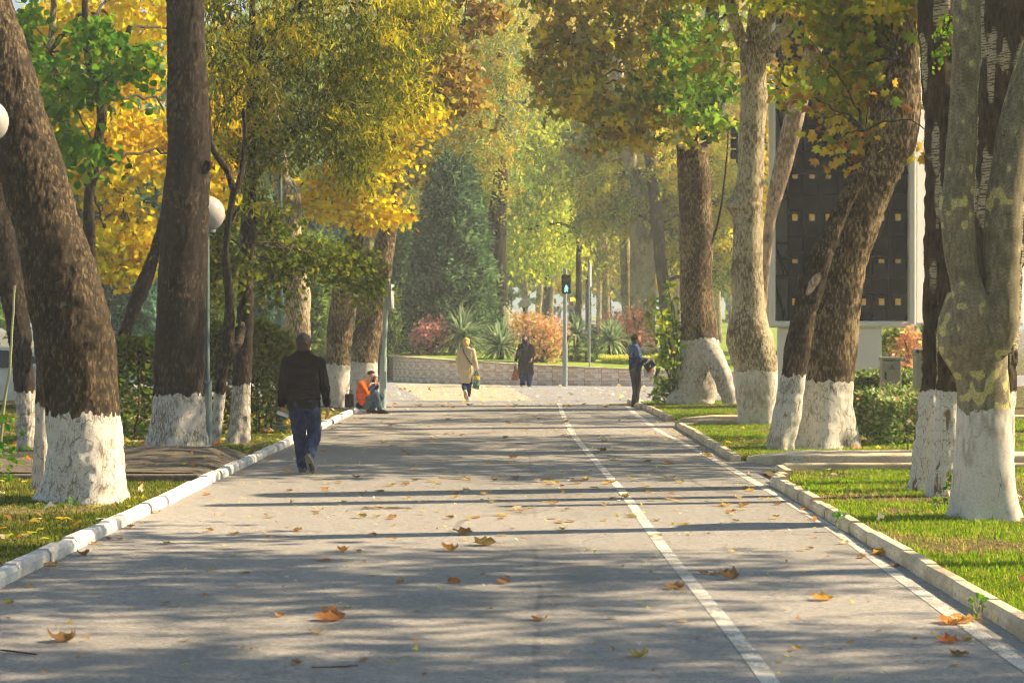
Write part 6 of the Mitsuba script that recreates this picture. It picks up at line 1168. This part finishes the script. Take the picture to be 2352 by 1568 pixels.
part(t, 'flap', xf(rbox(-.122, .122, -.037, -.028, -.01, .083, .006), M, o + [.325, -.26, .965]), 'black_plastic')
part(t, 'clasp', xf(rbox(-.018, .018, -.043, -.036, -.03, .0, .004), M, o + [.325, -.26, .965]), 'paint_white')
part(t, 'handle', xf(tube([(-.05, 0, .08), (-.045, 0, .12), (.045, 0, .12), (.05, 0, .08)], .009, 8), M, o + [.325, -.26, .965]), 'black_plastic', smooth=True)
bag('plastic_bag', 'white plastic bag with red print behind the black briefcase', 'bag', o + [0, -.17, 0], [(.21, .74), (.25, .695), (.40, .715), (.44, .76), (.455, .90), (.43, 1.08), (.33, 1.12), (.235, 1.04), (.20, .88)], .05, lambda w: np.tile(np.array(lin(214, 208, 198)), (len(w), 1)), 'matte_vc', 6)
tm = text_mesh('WN', .075, .003, True); v_ = np.array(tm.vertices); part('plastic_bag_001', 'print', (np.column_stack([v_[:, 0], -.006 - v_[:, 2], v_[:, 1]]) @ roty(math.radians(-14)).T + o + [.265, -.245, .775], np.array(tm.faces)), 'print_red'); scene['print_red'] = principled(lin(200, 60, 50), .6)

# --- the sweeper resting on the end of the kerb
t = thing('person', 'street sweeper in orange vest and navy cap sitting on the kerb, head on hand', 'person')
# faces right; near side is -y
LEG_N = [(.04, -.10, .20, .095), (.245, -.22, .43, .064), (.345, -.17, .08, .040)]; LEG_F = [(.04, .09, .20, .095), (.34, .04, .36, .064), (.13, .06, .06, .040)]
ARM_N = [(-.06, -.17, .62, .058), (.075, -.27, .44, .046), (.235, -.12, .62, .032)]; ARM_F = [(-.03, .15, .62, .058), (.20, .17, .44, .046), (.275, .02, .62, .032)]
hd, _ = head_mesh((.145, -.01, .775), (1, -.25), -.35, .95)
v, f = skin(hd + chain((-.0, 0, .64, .056), (.09, -.005, .72, .05)) + [MF.batch_hull([ball((x_, q * hw, z_), r_) for (x_, z_, hw, r_) in (a, b) for q in (-1, 1)]) for a, b in zip([(0, .20, .09, .10), (-.05, .36, .085, .10)], [(-.05, .36, .085, .10), (-.03, .60, .12, .075)])]
            + chain(*LEG_N) + chain(*LEG_F) + chain(*ARM_N) + chain(*ARM_F) + hand((.24, -.115, .635), (.05, .35, 1), (-.9, .3, 0), (.2, .9, 0), .6, .16) + hand((.28, .015, .635), (-.1, -.2, 1), (-.9, 0, 0), (0, -1, 0), .6, .16), .02, 5)
vs = [MF.batch_hull([ball((x_, q * hw, z_), r_) for (x_, z_, hw, r_) in (a, b) for q in (-1, 1)]) for a, b in zip([(-.015, .27, .115, .118), (-.055, .40, .11, .122)], [(-.055, .40, .11, .122), (-.035, .62, .14, .086)])]
vv, vf = folds(skin(vs, .016, 5), .012, 18, 12, 41); colV = np.tile(np.array(lin(238, 84, 34)), (len(vv), 1)); m = (np.abs(vv[:, 2] - .455) < .014) | (np.abs(vv[:, 2] - .30) < .014); colV[m] = lin(150, 116, 84)
slv = folds(skin(chain(*G(ARM_N, .022)[:2]) + chain(*G(ARM_F, .022)[:2]), .016, 5), .010, 24, 18, 42); cuf = folds(skin(chain((.085, -.258, .455, .056), (.215, -.14, .60, .046)) + chain((.205, .165, .45, .056), (.265, .03, .60, .046)), .016, 5), .010, 24, 18, 43)
tr = folds(skin([MF.batch_hull([ball((.02, q * .09, .21), .12) for q in (-1, 1)] + [ball((-.02, q * .09, .24), .11) for q in (-1, 1)])] + chain(*G(LEG_N, .022)[:2], (.335, -.172, .13, .062)) + chain(*G(LEG_F, .022)[:2], (.15, .058, .11, .062)), .018, 6), .012, 22, 14, 44)
ctl = skin([MF.batch_hull([ball((x_, q * .11, .175), .075) for q in (-1, 1) for x_ in (-.10, .03)])], .02, 3)
cap = skin([MF.batch_hull([ball((.145, -.01, .825), .097), ball((.16, -.01, .845), .075)]).trim_by_plane((-.35, .09, .93), .735)], .016, 3); bil = skin([MF.batch_hull([ball((.225, -.03 + q * .06, .80), .010) for q in (-1, 1)] + [ball((.295, -.05 + q * .04, .765), .009) for q in (-1, 1)])], .02, 2)
mask = skin([MF.batch_hull([ball((.215, -.03 + q * .04, .755), .030) for q in (-1, 1)] + [ball((.20, -.03 + q * .03, .695), .030) for q in (-1, 1)] + [ball((.24, -.035, .73), .02)])], .016, 3)
scf = folds(skin([MF.batch_hull([ball((.09, -.005, .775), .098), ball((.06, 0, .70), .092), ball((-.01, 0, .66), .10)]) - MF.batch_hull([ball((.24, -.035, .80), .09), ball((.24, -.035, .70), .085)])], .016, 4), .010, 26, 20, 45)
s1, so1 = shoe((.29, -.16, .012), (.53, -.21, .012), (0, 0, 1)); s2, so2 = shoe((.04, .06, .012), (.29, .05, .012), (0, 0, 1))
place([('body', (v, f), np.array(lin(170, 124, 98)), 'matte_vc', None), ('vest', (vv, vf), colV, 'cloth_vc', 'orange safety vest with dull bands'), ('sleeves', slv, shade(slv[0], lin(206, 98, 30), .15, 30), 'cloth_vc', None), ('cuffs', cuf, lin(40, 46, 74), 'cloth_vc', None), ('trousers', tr, shade(tr[0], lin(72, 92, 110), .2, 30), 'cloth_vc', None), ('coat_tail', ctl, (.014, .015, .02), 'cloth_vc', None), ('cap', cap, lin(38, 42, 62), 'cloth_vc', None), ('cap_bill', bil, lin(52, 56, 74), 'cloth_vc', None), ('mask', mask, (.012, .012, .013), 'cloth_vc', None), ('headscarf', scf, shade(scf[0], lin(196, 176, 150), .25, 30), 'cloth_vc', None),
       ('shoe', s1, lin(50, 46, 40), 'matte_vc', None), ('sole', so1, (.015, .015, .015), 'matte_vc', None), ('shoe', s2, lin(50, 46, 40), 'matte_vc', None), ('sole', so2, (.015, .015, .015), 'matte_vc', None)], t, np.eye(3), np.array([float(at(837, 0, 46.9)[0]), 46.9, 0]))
o = np.array([float(at(837, 0, 46.9)[0]), 46.9, 0])
bag('shopping_bag', 'dark brown shopping bag behind the sweeper\'s back', 'bag', o + [0, .15, 0], [(-.42, .13), (-.25, .12), (-.25, .38), (-.31, .41), (-.41, .40)], .07, lambda w: np.tile(np.array(lin(58, 42, 36)), (len(w), 1)), seed=7, handles=([(-.39, .02, .40), (-.375, .02, .49), (-.33, .02, .51), (-.29, .02, .48), (-.275, .02, .39)],))
t = thing('rake', 'grey rake lying tines up on the grass behind the sweeper', 'rake')
part(t, 'bar', tube([o + [-.42, -.02, .10], o + [-.24, -.05, .10]], .008, 8), 'paint_grey', smooth=True)
for k in range(7): q = o + np.array([-.41 + .027 * k, -.022 - .0045 * k, .10]); part(t, 'tine', tube([q, q + [.003, -.005, .05], q + [.010, -.03, .065]], [.005, .004, .002], 6), 'paint_grey', smooth=True)
part(t, 'pole', tube([o + [-.33, -.04, .10], o + [-.9, .5, .13], o + [-1.4, 1.0, .12]], .012, 8), 'twig_bark', smooth=True)

# --- two people far off on the park walk
for j, (x, col, lab) in enumerate([(1272, lin(70, 80, 104), 'far walker in blue on the hazy park walk, left of the pair'), (1284.5, lin(54, 58, 70), 'far walker in dark clothes on the hazy park walk, right of the pair')]):
    t = thing('person', lab, 'person', 'far walkers on the park walk'); Zf = 250.0; zf = .95 + (Zf - 86) * .0125 + .14
    LL = [(-.09, 0, .88, .11), (-.10, .06, .48, .08), (-.11, -.12, .06, .05)]; LR = [(.09, 0, .88, .11), (.10, -.04, .48, .08), (.10, .15, .06, .05)]
    hd, _ = head_mesh((0, 0, 1.58), (0, 1)); v, f = skin(hd + chain((0, 0, 1.40, .06), (0, 0, 1.5, .055)) + slab((0, 0, .88, .08, .10), (0, 0, 1.2, .10, .10), (0, 0, 1.38, .13, .07)) + chain(*LL) + chain(*LR) + chain((-.19, 0, 1.37, .06), (-.25, -.05, 1.09, .05), (-.25, .08, .85, .035)) + chain((.19, 0, 1.37, .06), (.25, .05, 1.09, .05), (.25, -.08, .85, .035)) + hand((-.25, .09, .83), (0, .2, -1), (1, 0, 0), (0, 1, 0), .5) + hand((.25, -.09, .83), (0, -.1, -1), (-1, 0, 0), (0, 1, 0), .5), .04, 4)
    cl = skin(slab((0, 0, .82, .09, .12), (0, 0, 1.2, .11, .12), (0, 0, 1.39, .14, .08)) + chain((-.19, 0, 1.37, .08), (-.25, -.05, 1.09, .065), (-.25, .07, .87, .05)) + chain((.19, 0, 1.37, .08), (.25, .05, 1.09, .065), (.25, -.07, .87, .05)), .05, 4); tr = skin(chain(*G(LL, .02)) + chain(*G(LR, .02)), .05, 4)
    place([('body', (v, f), SKIN, 'matte_vc', None), ('coat', cl, col, 'cloth_vc', None), ('trousers', tr, lin(40, 42, 52), 'cloth_vc', None)], t, np.eye(3), np.array([float(at(x, 0, Zf)[0]), Zf, zf]))
# ---------------------------------------------------------------- grass and fallen leaves
def grass(key, label, regions, n, seed, h=0.07, pal=None, keep=None):
    rng = np.random.default_rng(seed); P = []
    for (x0, x1, y0, y1, w) in regions:
        m = int(n * w); y = y0 + (y1 - y0) * rng.random(m) ** 1.25; x = rng.uniform(x0, x1, m); P.append(np.column_stack([x, y]))
    P = np.vstack(P); k = meshkit.fbm(np.column_stack([P * 1.1, 0 * P[:, :1]]), 3, seed); keepm = rng.random(len(P)) < np.clip((k - .30) * 4.5, .12, 1); P, k = P[keepm], k[keepm]
    z = lawn_z(P[:, 0], P[:, 1]) - .005; n_ = len(P); a = rng.uniform(0, 2 * np.pi, n_); L = h * rng.uniform(.45, 1.3, n_) * (1 + .5 * (rng.random(n_) < .05)); lean = rng.uniform(.1, .9, n_)
    d = np.column_stack([np.cos(a) * lean, np.sin(a) * lean, np.ones(n_)]); d = unit(d) * L[:, None]; s = np.column_stack([-np.sin(a), np.cos(a), 0 * a]) * (.0035 + .0035 * rng.random((n_, 1))) * (1 + P[:, 1:] / 40)
    b = np.column_stack([P, z]); v = np.stack([b - s, b + s, b + d], 1).reshape(-1, 3); f = np.arange(3 * n_).reshape(-1, 3)
    pal = pal or [lin(136, 172, 36), lin(160, 190, 46), lin(112, 150, 32), lin(190, 178, 90)]
    c = np.array(pal)[rng.choice(len(pal), n_, p=[.36, .30, .22, .12])]; c = np.where((rng.random(n_) < np.clip((.46 - k) * 5, 0, .75))[:, None], np.array(lin(186, 168, 100))[None], c) * np.exp(rng.normal(0, .16, (n_, 1)))
    single(key, (v, f), 'leaf_mat', label, kind='stuff', color=np.repeat(np.clip(c, .01, .7), 3, 0))
grass('grass', 'short sunlit green grass of the right lawns', [(PR + .2, 8.0, 12.5, 27.1, 1.0), (PR + .2, 9.5, 29.7, 40.9, .42), (PR + .2, 9, 42.7, 54.4, .34)], 190000, 801, .045)
grass('grass', 'patchy grass of the left lawn before the channel edge', [(-8.0, PL - .2, 13.0, 25.3, .9)], 110000, 802, .042, [lin(110, 130, 30), lin(134, 150, 40), lin(92, 110, 28), lin(176, 160, 88)])
grass('grass', 'shaded grass of the far left lawn', [(-11, PL - .2, 29.9, 48.8, .8)], 90000, 803, .05, [lin(104, 138, 30), lin(128, 158, 38), lin(86, 118, 28), lin(170, 158, 60)])
rng = np.random.default_rng(811)
# weeds by the kerbs and trunk feet
for i, (x, y, lab) in enumerate([(2245, 1400, 'green weed with lobed leaves by the near concrete kerb'), (1925, 1200, 'small weed beside the concrete kerb below the poplar'), (1855, 1130, 'weed at the rounded corner of the near right lawn'), (160, 1165, 'tuft of weeds at the foot of the nearest left trunk'), (2150, 1160, 'bright weed between the poplar and the green plane tree')]):
    c = at(x, y, depth(y, .08)); t = thing('weed', lab, 'weed'); k = 16; dd = unit(rng.normal(0, 1, (k, 3)) + [0, 0, .6]); P = c + dd * .06 * rng.random((k, 1)) + [0, 0, .03]
    g = place_leaves(P, 'oval', .045, GREEN, rng, -.3, .3, out=dd); part(t, 'leaves', (g[0], g[1]), 'leaf_mat', color=g[2], kind='stuff')
    part(t, 'stem', join([tube([c - [0, 0, .05], c + dd[j] * .03, P[j]], [.004, .003, .002], 4) for j in range(8)]), 'bark_green_stem', kind='stuff')

LEAVES['plane_soft'] = (lambda a, r: (np.vstack([np.column_stack([r * np.cos(a), r * np.sin(a) * .95 + .30, 0 * a]), [[0, .3, 0]]]), np.stack([np.arange(14), (np.arange(14) + 1) % 14, np.full(14, 14)], 1)))(np.radians([-90, -55, -30, -5, 18, 42, 66, 90, 114, 138, 162, 185, 210, 235]), np.array([.16, .44, .38, .52, .40, .56, .44, .60, .42, .57, .40, .50, .39, .43]))
def curled_leaf(curl, fold, seed, tmpl='plane_soft', stalk=True):
    """A dry leaf, rolled along one way and cupped, standing on its rim; unit size."""
    rng = np.random.default_rng(seed); V, Fc = LEAVES[tmpl]; m = trimesh.Trimesh(V * 1.0, Fc, process=False).subdivide().subdivide(); v = np.array(m.vertices); f = np.array(m.faces)
    v[:, 1] -= .3; a = v[:, 0] * curl; R = 1 / max(curl, .05)
    w = np.column_stack([np.sin(a) * R, v[:, 1], R * (1 - np.cos(a))]); b = w[:, 1] * fold; R2 = 1 / max(fold, .05)
    w = np.column_stack([w[:, 0] * (1 + .1 * w[:, 1]), np.sin(b) * (R2 - w[:, 2] * .5), w[:, 2] + R2 * (1 - np.cos(b))])
    w += .09 * (np.stack([meshkit.noise(w * 6, seed + q) for q in range(3)], -1) - .5); w += .16 * (np.stack([meshkit.noise(w * 2.5, seed + 5 + q) for q in range(3)], -1) - .5)
    if stalk:
        b0 = w[np.argmin(np.abs(v[:, 0]) + np.abs(v[:, 1] + .3))]; tv, tf = tube([b0, b0 + [.04, -.18, .06], b0 + [.02, -.38, .03]], [.012, .009, .006], 4); f = np.vstack([f, tf + len(w)]); w = np.vstack([w, tv])
    return w - [0, 0, w[:, 2].min()], f
def leaf_cols(v, rgb, seed): return np.clip((0.72 * np.array(rgb) + 0.28 * np.array(lin(190, 165, 125)))[None] * (.65 + .7 * meshkit.fbm(v * 5, 3, seed)[:, None]), .01, .8)
BRN, ORG, YEL, PAL_, OLV = lin(150, 112, 68), lin(206, 140, 62), lin(222, 188, 66), lin(214, 200, 164), lin(158, 152, 84)
# the larger leaves that the photograph lets one tell apart: x, y, size, colour, curl, fold, turn, label
BIG = [(143, 1474, .19, lin(116, 84, 48), 3.4, 1.6, 20, 'dark brown curled leaf lying nearest to the left bottom corner'), (762, 1425, .185, lin(176, 108, 56), 3.2, .8, 80, 'big rolled chestnut brown leaf left of the middle'), (727, 1455, .12, PAL_, 2.6, 1.5, 10, 'pale arched leaf just below the rolled chestnut leaf'),
 (1034, 1265, .165, lin(220, 150, 40), 2.2, 1.4, 140, 'orange yellow leaf with a raised tip, left of a group of three'), (1066, 1228, .17, lin(178, 130, 62), 2.6, 1.0, 60, 'brown and yellow leaf at the top of a group of three'), (1117, 1252, .19, lin(150, 128, 60), 2.8, .7, 110, 'brown green rolled leaf right of a group of three'), (789, 1267, .11, lin(214, 138, 36), 2.6, 1.6, 0, 'upright orange leaf left of the group of three'),
 (748, 1289, .10, lin(200, 130, 80), 1.4, .8, 70, 'flat reddish leaf below the upright orange leaf'), (918, 1339, .075, ORG, 3.0, 1.2, 30, 'small rust brown crumpled leaf, leftmost of three in a row'), (1047, 1339, .10, lin(172, 104, 44), 2.8, 1.1, 100, 'rust brown curled leaf in the middle of three in a row'), (1156, 1340, .105, lin(140, 92, 56), 2.9, .9, 60, 'dull brown wedge of a leaf, rightmost of three in a row'),
 (1240, 1424, .12, lin(204, 142, 54), 2.8, .8, 170, 'humped golden leaf near the seam in the asphalt'), (1467, 1510, .13, lin(206, 184, 84), 2.8, 1.3, 10, 'pale yellow arched leaf near the bottom middle'), (1553, 1352, .15, lin(176, 126, 70), 2.4, 1.3, 40, 'brown leaf with two raised horns touching the middle line'), (1678, 1330, .15, lin(132, 98, 58), 3.0, .9, 60, 'dark boat shaped leaf between the two white lines'),
 (1892, 1378, .155, lin(206, 156, 30), 2.4, 1.6, 90, 'mustard yellow upright leaf between the two white lines'), (2190, 1430, .19, lin(226, 150, 66), 1.8, 1.2, 150, 'bright orange leaf on the edge line, left one of two'), (2222, 1426, .20, lin(236, 190, 110), 1.4, .8, 30, 'sunlit pale orange leaf on the edge line, right one of two'), (2182, 1474, .13, lin(222, 120, 30), 2.4, 1.2, 60, 'deep orange leaf below the two on the edge line'),
 (2221, 1471, .075, lin(206, 170, 90), 2.6, 1.2, 0, 'small tan leaf beside the deep orange leaf'), (2207, 1505, .10, BRN, 2.2, 1.0, 110, 'brown leaf with two lobes near the right bottom corner'), (1617, 1318, .085, ORG, 2.4, 1.2, 50, 'small orange leaf left of the dark boat shaped leaf'), (1645, 1320, .08, lin(196, 140, 90), 2.0, .7, 110, 'thin tan leaf touching the dark boat shaped leaf'), (2025, 1275, .16, lin(214, 160, 46), 3.0, .7, 80, 'yellow rolled leaf lying against the right kerb'),
 (190, 1276, .12, lin(140, 100, 62), 3.2, 1.2, 30, 'brown bell shaped leaf against the white kerb'), (120, 1300, .12, lin(178, 140, 96), 1.6, .6, 80, 'tan flat leaf lying along the white kerb'), (660, 1083, .15, lin(232, 182, 30), 1.2, .7, 85, 'bright yellow leaf beside the walking man\'s standing foot'), (1535, 1066, .15, lin(168, 116, 60), 1.8, 1.0, 60, 'clump like brown leaf between the lines in the middle distance'), (1180, 1052, .13, BRN, 2.2, .9, 100, 'brown leaf in the shade at mid distance'), (1040, 938, .16, BRN, 2.0, 1.1, 10, 'cupped brown leaf at the far shade edge'), (1172, 935, .15, BRN, 2.2, .8, 60, 'brown leaf at the far shade edge right of the crossing'), (1440, 932, .28, lin(176, 132, 76), 1.4, .7, 90, 'little heap like brown leaf at the standing man\'s feet'), (1720, 1035, .13, YEL, 1.6, .9, 20, 'yellow leaf in the gutter before the far slab'), (20, 1388, .09, lin(160, 156, 70), 1.6, .6, 100, 'greenish leaf with a raised stalk at the left picture edge')]
for i, (x, y, s, rgb, cu, fo, turn, lab) in enumerate(BIG):
    Z = depth(y, .0); p = at(x, y, Z); v, f = curled_leaf(cu, fo, 900 + i)
    v = v * s * 1.18 @ rotz(math.radians(turn)).T + [p[0], p[1], .004]
    single('fallen_leaf', (v, f), 'leaf_mat', lab, 'leaf', group='fallen leaves on the path', smooth=True, color=leaf_cols(v / s, rgb, i))
# the other leaves one by one: the kind of leaf and where on the path it lies
SHAPES = [(curled_leaf(c_, f_, 950 + i, tm_, st), nm) for i, (c_, f_, tm_, st, nm) in enumerate([(.8, .5, 'plane_soft', True, 'flat'), (2.4, .8, 'plane_soft', True, 'curled'), (1.7, 1.4, 'plane_soft', True, 'cupped'), (.7, .6, 'round', True, 'flat oval'), (2.4, .5, 'oval', False, 'rolled narrow')])]
TONES = [(BRN, 'brown'), (YEL, 'yellow'), (PAL_, 'pale'), (ORG, 'orange'), (OLV, 'olive'), (lin(176, 140, 92), 'tan'), (lin(112, 82, 52), 'dark brown')]
proto = {}
def small_leaf(x, y, z, s, shp, tone, where, grp):
    key = (shp, tone)
    if key not in proto:
        (v, f), nm = SHAPES[shp]; proto[key] = mikit.ply((v, f), 'leaf_mat', smooth=True, color=leaf_cols(v, TONES[tone][0], shp * 7 + tone))
    k = single('fallen_leaf', proto[key], None, f'{SHAPES[shp][1]} {TONES[tone][1]} leaf {where}', 'leaf', group=grp)
    scene[k]['to_world'] = T().translate([x, y, z]).rotate([0, 0, 1], float(rng.uniform(0, 360))).scale(s)
n_small = 0
def scatter(n, x0, x1, y0, y1, s0, s1, zf, where, grp):
    for _ in range(n):
        small_leaf(float(rng.uniform(x0, x1)), float(rng.uniform(y0, y1)), zf, float(rng.uniform(s0, s1)), int(rng.choice(5, p=[.28, .26, .2, .16, .1])), int(rng.choice(7, p=[.17, .20, .24, .08, .10, .15, .06])), where, grp)
scatter(26, -3.4, 2.7, 11.5, 17.5, .03, .085, .005, 'on the asphalt in the foreground', 'small leaves on the near path')
scatter(104, -2.6, 2.75, 20.4, 26.5, .07, .15, .005, 'in the sunny leaf drift across the path', 'leaves in the sunny drift across the path')
scatter(26, -3.3, 2.75, 17.5, 20.6, .06, .11, .005, 'on the shaded path before the drift', 'leaves on the path before the drift')
scatter(54, -3.2, 2.7, 27.5, 45, .09, .17, .005, 'on the far half of the path', 'leaves on the far half of the path')
scatter(26, -3.0, 2.4, 50.5, 54.5, .11, .2, .005, 'along the far end of the path', 'leaves along the far end of the path')
for _ in range(30): y = float(rng.uniform(12, 46)); small_leaf(PL + float(rng.uniform(.04, .22)), y, .005, float(rng.uniform(.06, .11)), int(rng.integers(5)), int(rng.choice(7)), 'caught against the white kerb', 'leaves against the white kerb')
for _ in range(30): y = float(rng.uniform(13, 40)); small_leaf(PR - float(rng.uniform(.03, .22)) , y, .005, float(rng.uniform(.06, .11)), int(rng.integers(5)), int(rng.choice(7)), 'in the gutter along the concrete kerb', 'leaves in the gutter along the concrete kerb')
# the rest, too small and too many to tell apart
def litter(label, n, x0, x1, y0, y1, s, pal, zf, seed):
    r = np.random.default_rng(seed); P = np.column_stack([r.uniform(x0, x1, n), r.uniform(y0, y1, n), np.zeros(n)]); P[:, 2] = zf(P[:, 0], P[:, 1])
    v, f, c = place_leaves(P, 'plane_lo', s, pal, r, 0.0, 1.6, jitter=.25); single('leaf_litter', (v, f), 'leaf_mat', label, kind='stuff', color=c)
MIX = [(BRN, 3), (YEL, 3), (PAL_, 2), (ORG, 1), (OLV, 1)]
litter('yellow and brown leaves strewn over the far left lawn', 900, -10, PL - .2, 30, 48.5, .13, MIX + [(YEL, 3)], lambda x, y: lawn_z(x, y) + .05, 821)
litter('brown leaves strewn over the near left lawn', 240, -7, PL - .2, 14, 25, .10, MIX, lambda x, y: lawn_z(x, y) + .045, 822)
litter('few leaves lying in the right lawns', 110, PR + .3, 7, 14, 40, .11, MIX, lambda x, y: lawn_z(x, y) + .055, 823)
litter('tiny leaf scraps strewn over the path', 900, PL + .1, PR, 11, 50, .04, MIX, lambda x, y: 0 * x + .012, 824)
litter('pale leaves strewn over the sunlit road', 420, -7, 6, 54, 69.5, .13, [(PAL_, 3), (lin(214, 180, 110), 3), (BRN, 1)], lambda x, y: 0 * x + .02, 825)
litter('leaves on the dusty side path', 60, -9, PL - .3, 25.7, 29.5, .12, MIX, lambda x, y: slab_z(x, y) + .015, 826)
# two dry twigs
single('fallen_twig', tube([at(0, 1500, 12.0) * [1, 1, 0] + [0, 0, .012], at(30, 1504, 11.95) * [1, 1, 0] + [0, 0, .012], at(82, 1510, 11.85) * [1, 1, 0] + [0, 0, .010]], [.005, .006, .004], 6), 'twig_bark', 'thin dark twig on the asphalt at the left picture edge', 'twig', smooth=True)
single('fallen_twig', tube([at(715, 1538, 11.4) * [1, 1, 0] + [0, 0, .010], at(780, 1536, 11.42) * [1, 1, 0] + [0, 0, .010], at(822, 1532, 11.45) * [1, 1, 0] + [0, 0, .012]], [.003, .004, .003], 6), 'twig_bark', 'faint thin twig lying on the asphalt at the bottom edge', 'twig', smooth=True)
